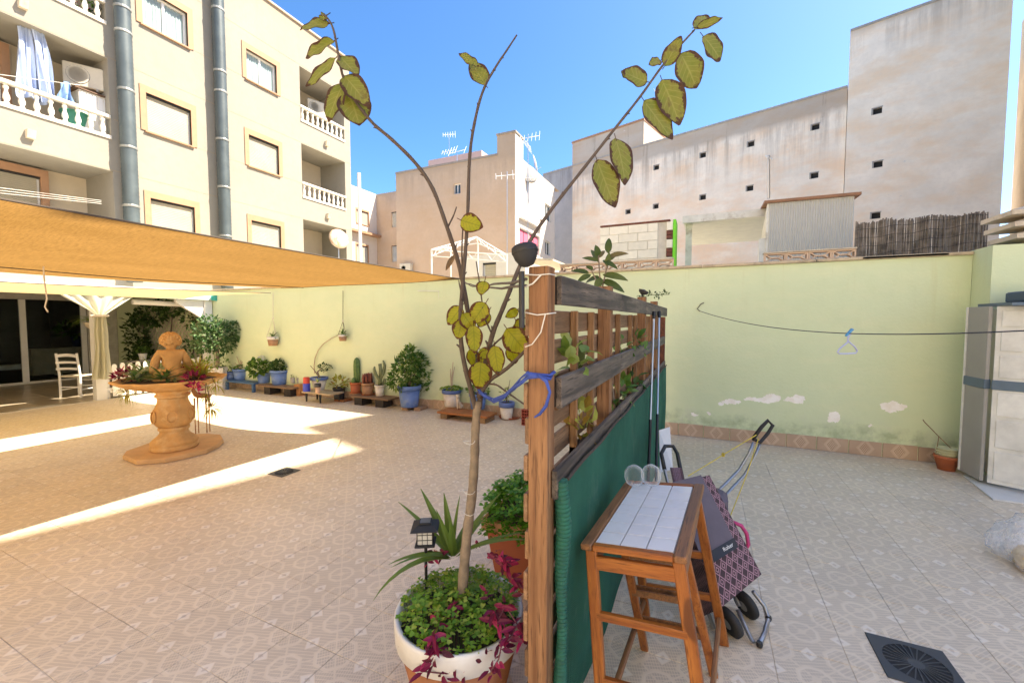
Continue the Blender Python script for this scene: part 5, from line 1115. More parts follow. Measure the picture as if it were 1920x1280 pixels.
# hanging wall pots
for (px, ytop, yk, yp, w_, lab) in ((512, 548, 597, 648, 20, 'left hanging terracotta pot on the green wall'), (643, 545, 602, 639, 16, 'right hanging terracotta pot on the green wall with a trailing bare vine')):
    q = PY(px, yp, WY - .12); k = sz(q); r_ = w_ * k / 2; h = 17 * k if px < 600 else 12 * k; p = Vector((q.x, WY - .12, q.z)); t = thing('hanging_pot', lab, 'hanging plant', tuple(p))
    build(B().lathe(tuple(p), [(r_ * .75, 0), (r_ * .92, h * .68)], 16), 'pot', m_terra2, t, smooth=40); build(B().lathe(tuple(p), [(r_ * .93, h * .685), (r_, h * .7), (r_, h), (r_ * .85, h)], 16), 'rim', m_wpot, t, smooth=40)
    kn = PY(px, yk, WY - .10); tp = PY(px, ytop, WY - .03); b = B()
    for a in (0, 2.1, 4.2): b.tube([p + Vector((math.cos(a) * r_, math.sin(a) * r_, h)), kn], .004, 4)
    b.tube([kn, tp], .006, 5); build(b, 'hanger_cord', m_rope if px < 600 else m_twig, t); build(B().lathe(tuple(kn), [(.001, -.03), (.02, 0), (.001, .03)], 8), 'knot', m_rope, t)
    build(strap_leaves(B(), tuple(p + Vector((0, 0, h * .9))), 22, .17, .022, rng, .1, 1.3, 1.2), 'foliage', m_green, t)
    if px > 600:
        pts = [PY(x, y, WY - .05) for x, y in ((638, 627), (622, 634), (606, 645), (597, 656), (591, 670), (589, 685), (590, 700))]; build(B().tube(pts, [.006, .009, .01, .011, .012, .012, .011], 6), 'trailing_vine', mat('pale_twig', (.45, .36, .24)), t)
# crack line / small hook high on the wall
q = PY(790, 545, WY - .02); b = B(); b.tube([PY(783, 545, WY - .03), PY(823, 546, WY - .03)], .006, 5); b.tube([PY(822, 546, WY - .03), PY(823, 560, WY - .03)], .003, 4); one(b, 'wall_hook', m_whitew, 'thin white hook bar high on the green wall', 'hook', tuple(q))
# ================================================================ chimney block and right corner
t = thing('chimney_block', 'pale green rendered chimney block with slatted cream cap in the right corner', 'chimney', (3.2, 6, 0))
zc_ = PY(1857, 460, 5.86).z
build(B().bb((2.603, 5.86, 0), (4.6, 6.7, zc_)), 'body', m_gw, t)
xl = PY(1846, 440, 6.26).x - .02; z = zc_
for k in range(3):
    h = .085; b = B(); o = .10 - .03 * (2 - k); x0, x1, y0, y1 = xl + .10 - o, 4.3, 5.84 - o * .6, 6.30
    if k < 3:
        for xx in (x0 + .22, x0 + .8, x0 + 1.3): build(B().bb((xx, y0 + .08, z), (xx + .14, y1 - .1, z + .052)), 'cap_pier', m_cap, t)
    z += .052
    b.add([(x0, y0, z), (x1, y0, z), (x1, y1, z), (x0, y1, z), (x0, y0, z + .045), (x1, y0, z + .045), (x1, y1, z + .045), (x0, y1, z + .045), (x0 + .12, y0 + .1, z + h), (x1 - .12, y0 + .1, z + h), (x1 - .12, y1 - .1, z + h), (x0 + .12, y1 - .1, z + h)],
          [(3, 2, 1, 0), (0, 1, 5, 4), (1, 2, 6, 5), (2, 3, 7, 6), (3, 0, 4, 7), (4, 5, 9, 8), (5, 6, 10, 9), (6, 7, 11, 10), (7, 4, 8, 11), (8, 9, 10, 11)])
    build(b, 'cap_slab', m_cap, t); z += h * .72
# resin cabinet
m_res = mat('beige_resin', (.60, .57, .51), .5, .04, 4); m_resd = mat('slate_blue_band', (.10, .15, .20), .5, .1, 8)
hp = G(1841, 911); tz = 1.73
t = thing('resin_cabinet', 'beige plastic cabinet with slate blue band in the right corner', 'cabinet', (2.8, 5.6, 0))
A = Vector((hp.x, hp.y, 0)); L1 = G(1799, 890); L1 = Vector((L1.x + .015, min(L1.y, 5.83), 0)); dR = Vector((.46, -.255, 0))
def panel(par, name, p, q, z0, z1, th, m_, side=0): 
    d = (q - p).normalized(); nn_ = Vector((-d.y, d.x, 0)); c = (p + q) / 2 + nn_ * side
    return build(B().bevel_box((c.x, c.y, (z0 + z1) / 2), ((q - p).length, th, z1 - z0), .004, Matrix.Rotation(math.atan2(d.y, d.x), 3, 'Z')), name, m_, par)
build(B().bb((2.62, 5.50, .06), (3.5, 5.84, tz - .02)), 'body', m_res, t)
for (p, q, nm, s_) in ((L1, A - (A - L1).normalized() * .012, 'left_door', 1), (A + dR.normalized() * .03, A + dR * 1.25, 'right_door', -1)):
    mm_ = mat('shaded_inner_resin', (.34, .33, .305), .55, .06, 4) if nm == 'left_door' else mat('pale_resin', (.72, .70, .655), .5, .04, 4)  # left leaf: shade on its inner side is put into the grey colour
    dr = panel(t, nm, p, q, .05, tz, .03, mm_)
    d = (q - p).normalized()
    for (z0, z1) in ((.09, .36), (.40, .66), (.70, .92), (1.06, 1.27), (1.31, 1.50), (1.54, 1.69)): panel(dr, 'raised_panel', p + d * .035, q - d * .035, z0, z1, .018, mm_, .014 * s_ * (1 if nm == 'left_door' else 1))
    if nm == 'left_door': panel(dr, 'edge_strip', p - d * .022, p - d * .001, .05, tz, .05, mat('pale_resin', (.7, .7, .65)))
    panel(dr, 'band', p - d * .006, q + d * .006, .945, 1.035, .05, m_resd)
build(B().bb((A.x + .03, 5.28, tz + .002), (3.5, 5.8, tz + .03)), 'top_rim', m_resd, t)
q = PY(1905, 575, 5.5); one(B().bevel_box((q.x + .25, 5.52, tz + .085), (.5, .3, .10), .012), 'blue_box', mat('dark_blue_plastic', (.03, .07, .13), .45), 'dark blue box lid lying on top of the cabinet', 'box', (q.x + .25, 5.52, tz + .032))
pl_ = [G(x, y) for x, y in ((1806, 893), (1862, 938), (1950, 950), (1990, 920), (1850, 880))]
b = B(); b.prism([(p.x, p.y) for p in pl_], 'z', .002, .014); one(b, 'floor_board', mat('white_laminate', (.66, .64, .60), .5, .06), 'thin white board on the floor below the cabinet', 'board', tuple(sum(pl_, Vector()) / 5))
# stacked pots in the corner
q = G(1774, 880); t = thing('stacked_pots', 'terracotta hanging pot holding cream pots by the corner skirting', 'pots', (q.x, q.y, 0)); k = sz(q)
build(B().lathe((q.x, q.y, 0), [(12 * k, 0), (17 * k, 22 * k), (18.5 * k, 23 * k), (18.5 * k, 27 * k), (16 * k, 27 * k)], 20), 'terracotta_pot', m_terra, t, smooth=40)
for i in range(3): build(B().lathe((q.x + .004 * i, q.y, (26 + i * 5) * k), [(15.2 * k, 0), (15.8 * k, 4.2 * k), (16.8 * k, 4.4 * k), (16.8 * k, 5.2 * k), (14 * k, 5.2 * k)], 20), 'cream_pot', mat('cream_plastic', (.62, .60, .38), .5), t, smooth=40)
b = B()
for s_ in (-1, 1): b.tube([(q.x + s_ * 15 * k, q.y, 30 * k), (q.x - 10 * k, q.y + .04, 60 * k), (q.x - 28 * k, q.y + .1, 84 * k), (q.x - 30 * k, q.y + .1, 88 * k)], .004, 5)
b.tube([(q.x + 15 * k, q.y, 28 * k), (q.x + 24 * k, q.y - .01, 62 * k)], .004, 5); build(b, 'hanger_wire', mat('brown_wire', (.22, .12, .06), .7), t)
# washing line, peg, hanger
h0 = PY(1312, 583, WY - .02); h1 = PY(1990, 616, 3.0); lp = []
for i in range(25): f = i / 24; p = h0.lerp(h1, f); p.z -= .24 * 4 * f * (1 - f) * .55; lp.append(p)
t = thing('washing_line', 'dark twisted washing line from the green wall to the right', 'washing line', tuple(h0)); build(B().tube(lp, .0038, 6), 'line', mat('dark_blue_cord', (.03, .035, .06), .7, .5, 130), t)
b = B(); b.tube([h0 + Vector((0, .02, 0)), h0, h0 + Vector((-.03, 0, .03)), h0 + Vector((.01, 0, .09)), h0 + Vector((.05, 0, .11))], .006, 5); build(b, 'hook', m_twig, t)
best = min(range(0, 2400), key=lambda i: abs(scr(lp[0].lerp(lp[-1], 0) if 0 else lp[i // 100].lerp(lp[min(24, i // 100 + 1)], (i % 100) / 100))[0] - 1591)); hp_ = lp[best // 100].lerp(lp[best // 100 + 1], (best % 100) / 100); k = sz(hp_)
def hg(px, py): return hp_ + CR * ((px - 1591) * k) + Vector((0, 0, -(py - 626) * k))
t = thing('clothes_hanger', 'pale lilac hanger on the washing line', 'hanger', tuple(hp_)); build(B().tube([hg(x, y) for x, y in ((1593, 630), (1590, 636), (1592, 641), (1575, 655), (1572, 661), (1575, 664), (1590, 664), (1606, 663), (1609, 659), (1604, 651), (1592, 641))], .0055, 6), 'frame', mat('lilac_plastic', (.45, .48, .72), .4), t)
build(B().tube([hg(1590, 642), hg(1590, 632), hg(1592, 627), hg(1596, 629)], .004, 5), 'hook', mat('lilac_plastic', (.4, .4, .7)), t)
one(B().bar(hg(1586, 631), hg(1597, 617), .018, .010, (0, 0, 1), .002).bar(hg(1588, 630), hg(1600, 618), .012, .010, (0, 0, 1), .002), 'clothes_peg', mat('peg_blue', (.06, .30, .55), .4), 'bright blue clothes peg clipped on the washing line', 'clothes peg', tuple(hg(1588, 631)))
# plastic bag at the right edge
q = G(1965, 1085); n = N('clear_plastic_bag'); n.done((.86, .87, .88), .25); tp = n.n('BsdfTransparent'); mxx = n.n('MixShader'); n.l(n.ramp(n.noise(n.pos(), 12, 5, .7), .3, .7, .15, .6), mxx.inputs[0]); n.l(tp.outputs[0], mxx.inputs[1]); n.l(n.p.outputs[0], mxx.inputs[2]); n.l(mxx.outputs[0], n.out.inputs[0])
b = B(); b.lathe((q.x + .10, q.y + .12, .004), [(.16, 0), (.27, .04), (.29, .12), (.25, .2), (.19, .28), (.10, .33), (.06, .36), (.09, .40), (.02, .41)], 40, wav=lambda a, z: 1 + .10 * math.sin(a * 5 + z * 14) + .06 * math.sin(a * 11 - z * 30) + .03 * math.sin(a * 23 + z * 60)); 
t = thing('plastic_bag', 'crumpled clear plastic bag at the right picture edge', 'bag', (q.x + .1, q.y + .12, 0)); build(b, 'film', n.m, t, smooth=True)
b = B(); b.lathe((q.x + .08, q.y + .1, .006), [(.12, 0), (.19, .03), (.17, .08), (.05, .1), (.001, .1)], 16, wav=lambda a, z: 1 + .12 * math.sin(a * 4)); build(b, 'contents', mat('orange_contents', (.62, .40, .14), .7, .2), t, smooth=True)
# ================================================================ pallet fence
m_post = wood('fence_post_wood', (.36, .19, .085), (.17, .07, .026), 'z', .8, rv=.06)
m_slat = wood('pallet_slat_wood', (.36, .21, .115), (.20, .105, .05), 'y', 1.0, rv=.2)
m_grey = wood('charred_plank', (.20, .155, .12), (.05, .04, .034), 'y', .8, rv=.12, grey=(.035, .03, .028))
m_stud = wood('stud_wood', (.40, .22, .10), (.22, .105, .04), 'z', 1.0, rv=.2)
m_rust = mat('rusty_steel', (.17, .06, .03), .85, .45, 25, bump=.5)
XL, XR = -.575, -.468
t = fence = thing('pallet_fence', 'upcycled pallet fence of brown posts and charred planks dividing the yard', 'fence', (-.5, 3.4, 0))
def plank(name, x0, x1, y0, y1, z0, z1, m_, par=t, sk=.0):
    c = ((x0 + x1) / 2, (y0 + y1) / 2, (z0 + z1) / 2); me = B().bevel_box((0, 0, 0), (x1 - x0, y1 - y0, z1 - z0), .003)
    o = build(me, name, m_, None); o.parent = par; o.location = Vector(c) - OFF[par.name]; o.rotation_euler = (sk, 0, 0); OFF[o.name] = Vector(); return o
for (y, zt_) in ((1.335, 1.778), (2.33, 1.785), (3.80, 1.80), (4.75, 1.80)):
    plank('post', -.540, -.470, y - .035, y + .035, .0, zt_, m_post)
plank('steel_post', -.53, -.462, 5.62, 5.69, 0, 1.64, m_rust)
for (y0, y1) in ((1.375, 2.50), (2.508, 3.62), (3.63, 4.7), (4.71, 5.72)): plank('top_plank', -.468, -.446, y0, y1, 1.650 + rng.uniform(-.006, .006), 1.752, m_grey)
for (y0, y1, za, zb2) in ((1.375, 2.50, 1.292, 1.402), (2.508, 4.05, 1.30, 1.402), (4.06, 5.5, 1.31, 1.40)): plank('middle_plank', -.468, -.446, y0, y1, za, zb2, m_grey)
for (y0, y1) in ((1.335, 2.50), (2.508, 3.9), (3.91, 5.6)): plank('lower_plank', -.468, -.446, y0, y1, .985, 1.085, m_grey)
z = 1.635
for i, (z0, z1) in enumerate(((1.545, 1.638), (1.425, 1.522), (1.295, 1.385), (1.17, 1.262), (1.045, 1.135), (.90, 1.00), (.76, .86), (.62, .72), (.47, .58), (.33, .43), (.18, .29), (.04, .14))):
    for (y0, y1) in ((1.305, 2.40), (2.41, 3.75), (3.76, 5.6)): plank('slat', -.560, -.543, y0 - (.0 if i % 3 else -.012), y1, z0, z1, m_slat)
for y in (1.78, 2.08, 2.80, 3.30, 3.55, 4.25, 4.5, 5.1, 5.35): plank('stud', -.541, -.508, y, y + .022, .05, 1.64, m_stud)
for (z0, y0, y1) in ((1.275, 1.42, 2.28), (1.275, 2.40, 3.72), (.965, 1.42, 2.28), (.965, 2.40, 3.72), (.965, 3.86, 4.7)): plank('shelf_board', -.5415, -.471, y0, y1, z0, z0 + .018, m_slat)
# near spacer blocks behind plank ends
for z0 in (1.655, 1.295): plank('spacer_block', -.50, -.470, 1.378, 1.46, z0, z0 + .095, m_dkblk)
# shade net
n = N('green_shade_net'); p = n.obj(); wv = n.n('TexWave'); wv.bands_direction = 'Z'; wv.inputs['Scale'].default_value = 60; wv.inputs['Distortion'].default_value = 1.5; n.l(p, wv.inputs['Vector'])
w2 = n.n('TexWave'); w2.bands_direction = 'DIAGONAL'; w2.inputs['Scale'].default_value = 75; n.l(p, w2.inputs['Vector'])
big = n.noise(p, 2.2, 5, .65); cc = n.mix(n.ramp(big, .35, .72), (.014, .16, .098), (.04, .27, .175)); cc = n.mix(n.math('MULTIPLY', wv.outputs['Fac'], .6), cc, (.004, .045, .028)); cc = n.mix(n.ramp(n.noise(n.mapv(p, (1, 1, .5)), 4, 6, .75), .56, .74, 0, .65), cc, (.13, .27, .20))
n.bump(w2.outputs['Fac'], .7, .003); n.done(cc, .75); tr = n.n('BsdfTranslucent'); n.l(cc, tr.inputs[0]); mx = n.n('MixShader'); mx.inputs[0].default_value = .3; n.l(n.p.outputs[0], mx.inputs[1]); n.l(tr.outputs[0], mx.inputs[2]); n.l(mx.outputs[0], n.out.inputs[0]); m_net = n.m
t = thing('shade_net', 'dark green shade net hung on the lower half of the pallet fence', 'net', (-.45, 3.4, 0))
def netf(u, v): y = 1.39 + 4.2 * u; return (-.437 + .008 * math.sin(y * 7) * (1 - v) + .012 * math.sin(y * 3.1 + v * 4) * (1 - v), y, .015 + 1.02 * v + .005 * math.sin(y * 9) * v + .004 * math.sin(y * 23) * v)
build(B().grid(netf, 90, 14), 'net_sheet', m_net, t, smooth=True)
b = B(); seg = 10; N_ = 420
def rol(i): z = 1.035 * i / N_ + .01; return .022 + .0022 * math.sin(i * 1.05) + .005 * math.sin(z * 9)
b.tube([(-.440 + .004 * math.sin(i * .04), 1.372 + .006 * math.sin(i * .025), .01 + 1.035 * i / N_) for i in range(N_ + 1)], [rol(i) for i in range(N_ + 1)], seg)
build(b, 'rolled_edge', mat('net_roll_green', (.010, .105, .066), .75, .3, 25), t, smooth=True)
build(B().tube([(-.430, 1.40 + 4.18 * i / 60, 1.038 + .005 * math.sin((1.39 + 4.2 * i / 60) * 9)) for i in range(61)], .006, 5), 'top_cord', m_cord, t)
# ties and wires on the post
t = thing('post_wire', 'thin white wire wound round the front fence post', 'wire', (-.5, 1.3, 1.5)); b = B()
for (z, dz) in ((1.752, -.004), (1.625, -.008)): build(B().tube([(-.575, 1.31, z), (-.546, 1.294, z), (-.505, 1.293, z + dz), (-.464, 1.293, z + dz * .5), (-.4635, 1.36, z)], .0022, 5), 'wire', m_whitew, t)
build(B().tube([(-.552, 1.293, 1.71), (-.52, 1.288, 1.72), (-.492, 1.292, 1.748)], .0028, 5), 'wire_tail', m_whitew, t); b.tube([(-.548, 1.292, 1.51), (-.52, 1.285, 1.52), (-.49, 1.287, 1.56), (-.475, 1.29, 1.622)], .0022, 5); build(b, 'wire_loop', m_whitew, t)
# solar spot on the post
t = thing('solar_spotlight', 'black solar spot lamp tied to the top of the front fence post', 'lamp', (-.556, 1.30, 1.60)); c = PY(985, 478, 1.25)
build(B().tube([(-.553, 1.275, 1.575), (-.553, 1.272, 1.76)], .010, 10), 'stake', m_black, t)
build(B().lathe(tuple(c), [(.004, -.040), (.022, -.034), (.036, -.012), (.043, .012), (.041, .026), (.030, .034), (.001, .036)], 24, Matrix.Rotation(R(-10), 3, 'Y')), 'head', m_blackm, t, smooth=40)
build(B().lathe((c.x, c.y, c.z + .004), [(.0438, .004), (.0440, .009)], 24, Matrix.Rotation(R(-10), 3, 'Y')), 'seam_ring', m_black, t)
# rope from sail corner
tip = Vector(sail1(0, 1)); e0 = Vector((-.548, 1.30, 1.735)); t = thing('sail_rope', 'doubled grey rope from the sail corner to the fence post', 'rope', tuple(e0)); b = B()
for (o, ph) in ((Vector((0, 0, .0)), 0), (Vector((0, .0, -.022)), 2)): b.tube([tip.lerp(e0 + o, f / 16) + Vector((0, 0, -.05 * math.sin(f / 16 * 3.14) + .004 * math.sin(f * 2 + ph))) for f in range(17)], .0055, 6)
build(b, 'strand', mat('grey_rope', (.12, .10, .085), .9, .5, 60, bump=.8), t)
# blue cloth strip
m_bs = mat('blue_net_strip', (.035, .075, .34), .7, .3, 25)
def TP(x, y, D): d = ray(x, y); return CC + d * D          # photo pixel at camera depth D
b = B()
def ribbon(pts, w0):
    P = [Vector(p) for p in pts]
    for o in range(3):
        b.tube([p + Vector((.004 * math.sin(i * 1.3 + o * 2), 0, (o - 1) * w0 * .55 + .003 * math.sin(i * 2.1 + o))) for i, p in enumerate(P)], [w0 * (.5 + .22 * math.sin(i * 1.7 + o)) for i in range(len(P))], 6)
ribbon([TP(898, 733, 1.75), TP(910, 742, 1.73), TP(925, 750, 1.68), TP(945, 745, 1.58), TP(962, 728, 1.48), TP(978, 712, 1.40), TP(992, 702, 1.365)], .010)
ribbon([TP(988, 705, 1.36), TP(1010, 703, 1.365), TP(1030, 706, 1.38), TP(1037, 702, 1.42)], .010)
b.tube([TP(1008, 702, 1.36), TP(1024, 714, 1.355), TP(1031, 735, 1.355), TP(1024, 760, 1.36), TP(1012, 776, 1.365), TP(1002, 782, 1.37)], [.006, .007, .005, .006, .005, .003], 6)
one(b, 'blue_strip', m_bs, 'blue cloth strip tying the young tree to the fence post', 'cloth strip', tuple(TP(990, 705, 1.36)), smooth=True)
# poles leaning on the fence
for (x0, y0, x1, y1, Yt, Yb, lab) in ((1226, 598, 1216, 888, 4.05, 3.7, 'left broom pole with black sleeve leaning on the fence'), (1236, 596, 1230, 905, 4.5, 3.75, 'right broom pole with black sleeve leaning on the fence')):
    a = PY(x0, y0, Yt); c = PY(x1, y1, Yb); c = a.lerp(c, a.z / (a.z - c.z) * .998) if c.z < a.z else c; t = thing('broom_pole', lab, 'pole', (c.x, c.y, 0), 'poles leaning on the fence')
    m1 = a.lerp(c, .55); build(B().tube([a, m1], .010, 8), 'upper_tube', m_alu, t); build(B().tube([m1, c], .0125, 8), 'lower_sleeve', m_black, t); build(B().tube([a + (a - c).normalized() * .004, a + (a - c).normalized() * .07], [.016, .018], 8), 'end_grip', m_black, t)
q0 = [PY(x, y, Y) for x, y, Y in ((1236, 806, 3.62), (1256, 800, 3.75), (1262, 880, 3.30), (1238, 885, 3.25))]; b = B(); nn_ = (q0[1] - q0[0]).cross(q0[3] - q0[0]).normalized() * .008; b.add(q0 + [p + nn_ for p in q0], [(0, 1, 2, 3), (7, 6, 5, 4), (0, 4, 5, 1), (1, 5, 6, 2), (2, 6, 7, 3), (3, 7, 4, 0)])
one(b, 'leaning_board', mat('white_laminate', (.7, .7, .7)), 'white sheet panel leaning behind the shopping trolleys', 'panel', tuple(q0[3]))
# plants in the fence pockets
def longleaf(b, p, d, L, W, cu): b.leaf(p, d, (.2, -.9, .55), L, W * 1.25, cu, .15, 6, .75)
t = thing('fence_top_plant', 'young mango plant growing out of the fence top', 'plant', (-.52, 2.75, 1.0)); base = Vector((-.525, 2.75, 1.0)); b = B(); s_ = B()
Yp = 2.75
for (x0, y0, x1, y1) in ((1127, 560, 1122, 478), (1125, 540, 1108, 505), (1128, 545, 1140, 492)): s_.tube([base, PY(x0, y0, Yp), PY(x1, y1, Yp)], [.008, .007, .004], 6)
for (x0, y0, x1, y1, w_, dy) in ((1122, 490, 1091, 487, .022, 0), (1122, 492, 1106, 468, .022, .05), (1140, 475, 1142, 447, .030, 0), (1122, 480, 1118, 465, .028, -.05), (1140, 482, 1174, 480, .026, 0), (1130, 488, 1150, 505, .024, -.05), (1105, 512, 1070, 512, .024, 0), (1108, 515, 1088, 530, .028, -.05), (1130, 515, 1166, 530, .034, -.05), (1128, 525, 1162, 550, .036, 0), (1125, 520, 1095, 535, .03, .05), (1122, 484, 1135, 470, .022, .04), (1112, 506, 1098, 500, .02, 0), (1126, 520, 1120, 545, .034, -.06), (1140, 490, 1158, 478, .02, .05), (1138, 500, 1142, 478, .024, -.04)):
    p = PY(x0, y0, Yp); e = PY(x1, y1, Yp + dy); d = e - p; longleaf(b, p, d + Vector((0, 0, .3 * d.length)), d.length * 1.15, w_ * 1.25, .7)
build(b, 'leaves', leaf_mat('mango_leaf', (.05, .085, .02), (.12, .15, .04), (.18, .14, .05)), t); build(s_, 'stem', m_bark, t)
i = 0
for (y, z, lab, m_) in ((1.72, 1.30, 'leafy cutting in the upper fence pocket nearest the post', m_ltgreen), (3.0, 1.30, 'green cutting in the second upper fence pocket', m_green), (3.5, 1.30, 'trailing plant in the far upper fence pocket', m_green), (1.9, .99, 'yellowing plant in the lower fence pocket nearest the post', m_yellow), (2.9, .99, 'bushy plant in the middle lower fence pocket', m_green), (3.4, .99, 'dark plant in the far lower fence pocket', m_dkgreen)):
    t = thing('pocket_plant', lab, 'plant', (-.53, y, z)); build(bush(B(), (-.51, y, z + .10), (.04, .14, .10), 26, .085, .05, rng, cheap=False), 'foliage', m_, t); build(B().bb((-.540, y - .12, z), (-.475, y + .12, z + .045)), 'soil', m_soil, t)
p = TP(1078, 632, 2.0); q = thing('drooping_leaf', 'large green leaf drooping through the fence near the front post', 'leaf', tuple(p)); build(B().leaf(p, TP(1086, 692, 1.95) - p, (0.6, -1, .2), .17, .075, .3, .35, 7), 'blade', leaf_mat('mango_leaf', (0, 0, 0), (0, 0, 0)), q)
b = B()
for k_ in range(14): p = PY(1200 + k_ * 4, 552 + 3 * math.sin(k_), 4.4); bush(b, tuple(p), (.02, .02, .015), 5, .035, .02, rng)
b.tube([PY(1198, 560, 4.4), PY(1220, 553, 4.4), PY(1255, 552, 4.4)], .003, 4); one(b, 'creeper_twig', m_dkgreen, 'thin creeper twig poking over the far fence top', 'twig', tuple(PY(1198, 560, 4.4)))
t = thing('small_solar_lamp', 'small black solar lamp on the second fence post', 'lamp', (-.505, 3.80, 1.801)); build(B().lathe((-.505, 3.80, 1.801), [(.006, 0), (.006, .02)], 8), 'stem', m_black, t); build(B().lathe((-.505, 3.80, 1.82), [(.01, 0), (.04, .02), (.045, .04), (.001, .05)], 14, Matrix.Rotation(.4, 3, 'Y')), 'head', m_blackm, t)
# ================================================================ big pot with the young tree
TD = 1.76
pc = G(862, 1138, .40)
t = thing('tree_pot', 'large white rimmed terracotta pot in the foreground', 'pot', (pc.x, pc.y, 0))
PR = 119 * sz(pc)
n = N('chipped_white_rim'); p = n.pos(); ch = n.ramp(n.noise(n.mapv(p, (1, 1, 1)), 22, 6, .7), .64, .66); cc = n.mix(n.ramp(n.noise(p, 8, 4), .35, .7), (.74, .72, .67), (.62, .58, .52)); m_rimw = n.done(n.mix(ch, cc, (.36, .15, .08)), .6)
build(B().lathe((pc.x, pc.y, 0), [(PR * .66, 0), (PR * .67, .01), (PR * .93, .305), (PR * .88, .304)], 48), 'body', mat('brown_terracotta', (.33, .125, .05), .7, .14, 9, bump=.25, dirt=(.24, .085, .035), ds=3), t, smooth=40)
build(B().lathe((pc.x, pc.y, 0), [(PR * .93, .306), (PR * .985, .312), (PR * 1.0, .39), (PR * .995, .402), (PR * .97, .406), (PR * .92, .40), (PR * .90, .34)], 64), 'rim', m_rimw, t, smooth=40)
build(B().lathe((pc.x, pc.y, 0), [(PR * .905, .345), (.001, .375)], 32), 'soil', m_soil, t)
build(B().lathe((pc.x, pc.y, 0), [(PR * .68, .002), (PR * .8, .004), (PR * .86, .03), (PR * .84, .032), (PR * .7, .012)], 40), 'saucer', m_wpot, t)
rg = random.Random(11)
g = thing('clover_cover', 'fresh green clover filling the big tree pot', 'clover', (pc.x, pc.y, .37)); b = B(); s_ = B()
for i in range(560):
    a = rg.random() * 6.283; r_ = PR * .93 * rg.random() ** .5; z = .385 + .055 * (1 - (r_ / PR) ** 2) + rg.uniform(0, .045)
    clover(b, (pc.x + math.cos(a) * r_, pc.y + math.sin(a) * r_, z), rg.uniform(.014, .025), rg)
    if i % 3 == 0: s_.tube([(pc.x + math.cos(a) * r_ * .96, pc.y + math.sin(a) * r_ * .96, .36), (pc.x + math.cos(a) * r_, pc.y + math.sin(a) * r_, z)], .0011, 3, False)
build(b, 'leaves', m_clover, g, kind='stuff'); build(s_, 'stalks', m_green, g, kind='stuff')
# purple creeper
def purple(name, label, spots, seed):
    rg = random.Random(seed); q = TP(*spots[0][:2], spots[0][2]); tt_ = thing(name, label, 'creeper', tuple(q)); b = B(); st = B()
    for (x, y, D, n_, s0) in spots:
        c = TP(x, y, D)
        for i in range(n_):
            d = rv3(rg); d.z = abs(d.z) * .5 - .2; b.leaf(c + rv3(rg) * .018, d, (-.3, -.8, .6), s0 * rg.uniform(.7, 1.2), s0 * .36, rg.uniform(.2, .8), .25, 4, .7)
    for a, c in zip(spots[:-1], spots[1:]):
        if abs(a[0] - c[0]) + abs(a[1] - c[1]) < 75: st.tube([TP(*a[:3]), TP(*c[:3])], .0025, 5)
    build(b, 'leaves', m_purple, tt_); 
    if st.v: build(st, 'stem', mat('purple_stem', (.12, .03, .04), .6), tt_)
purple('purple_creeper', 'purple creeper hanging over the pot rim at the front', [(838, 1150, 1.66, 5, .05), (826, 1165, 1.60, 6, .055), (815, 1195, 1.52, 8, .06), (822, 1215, 1.50, 7, .06), (808, 1240, 1.49, 7, .055), (795, 1258, 1.49, 6, .05), (832, 1262, 1.49, 6, .055), (855, 1245, 1.50, 4, .045), (868, 1258, 1.50, 5, .05)], 1)
purple('purple_creeper', 'purple creeper clump rising by the fence post', [(938, 1048, 1.72, 8, .055), (930, 1040, 1.74, 6, .05), (950, 1060, 1.70, 8, .055), (957, 1085, 1.68, 7, .05), (975, 1095, 1.66, 7, .05), (985, 1110, 1.64, 4, .05)], 2)
purple('purple_creeper', 'purple creeper rosette and trailing tails right of the trunk', [(928, 1145, 1.60, 9, .065), (935, 1160, 1.57, 7, .06), (948, 1135, 1.60, 6, .045), (970, 1170, 1.54, 8, .05), (958, 1195, 1.50, 8, .05), (940, 1210, 1.49, 7, .05), (935, 1235, 1.48, 5, .045), (920, 1258, 1.47, 6, .045), (975, 1200, 1.52, 6, .05), (910, 1235, 1.48, 3, .04)], 3)
purple('purple_creeper', 'small purple sprig at the back rim behind the lantern', [(818, 1040, 1.92, 7, .05), (828, 1036, 1.92, 6, .05), (798, 1052, 1.90, 4, .045), (893, 1022, 1.92, 5, .04), (912, 1115, 1.66, 5, .04), (850, 1135, 1.66, 5, .04)], 4)
# yucca
t = thing('yucca', 'spiky yucca rosette at the back of the tree pot', 'yucca', tuple(TP(846, 1040, 1.86))); yb = TP(850, 1045, 1.93); b = B(); m_yu = leaf_mat('yucca_leaf', (.06, .13, .025), (.17, .25, .06), (.24, .32, .09), rough=.4)
for (x, y, D, w_, cu) in ((792, 921, 1.98, .042, .1), (752, 945, 2.0, .032, .25), (833, 930, 1.95, .040, .1), (820, 958, 1.8, .034, .05), (858, 934, 1.9, .036, .1), (712, 1128, 1.75, .034, 1.5), (737, 1060, 1.85, .032, .9), (745, 1058, 1.72, .026, .7), (932, 928, 2.0, .04, .2), (980, 1000, 1.95, .024, .5), (978, 1012, 1.8, .03, .6), (905, 975, 2.1, .034, .3), (800, 1005, 2.05, .03, .5), (845, 975, 1.75, .034, .05), (870, 985, 2.05, .03, .2)):
    e = TP(x, y, D); d = e - yb; o = B().leaf(yb + d * .04, d + Vector((0, 0, cu * .45 * d.length)), (-d.x * .6, -d.y * .6 - .2, 1), d.length * (1 + cu * .08), w_ * 1.15, cu, .35, 8, .42); build(o, 'leaf', m_yu, t)
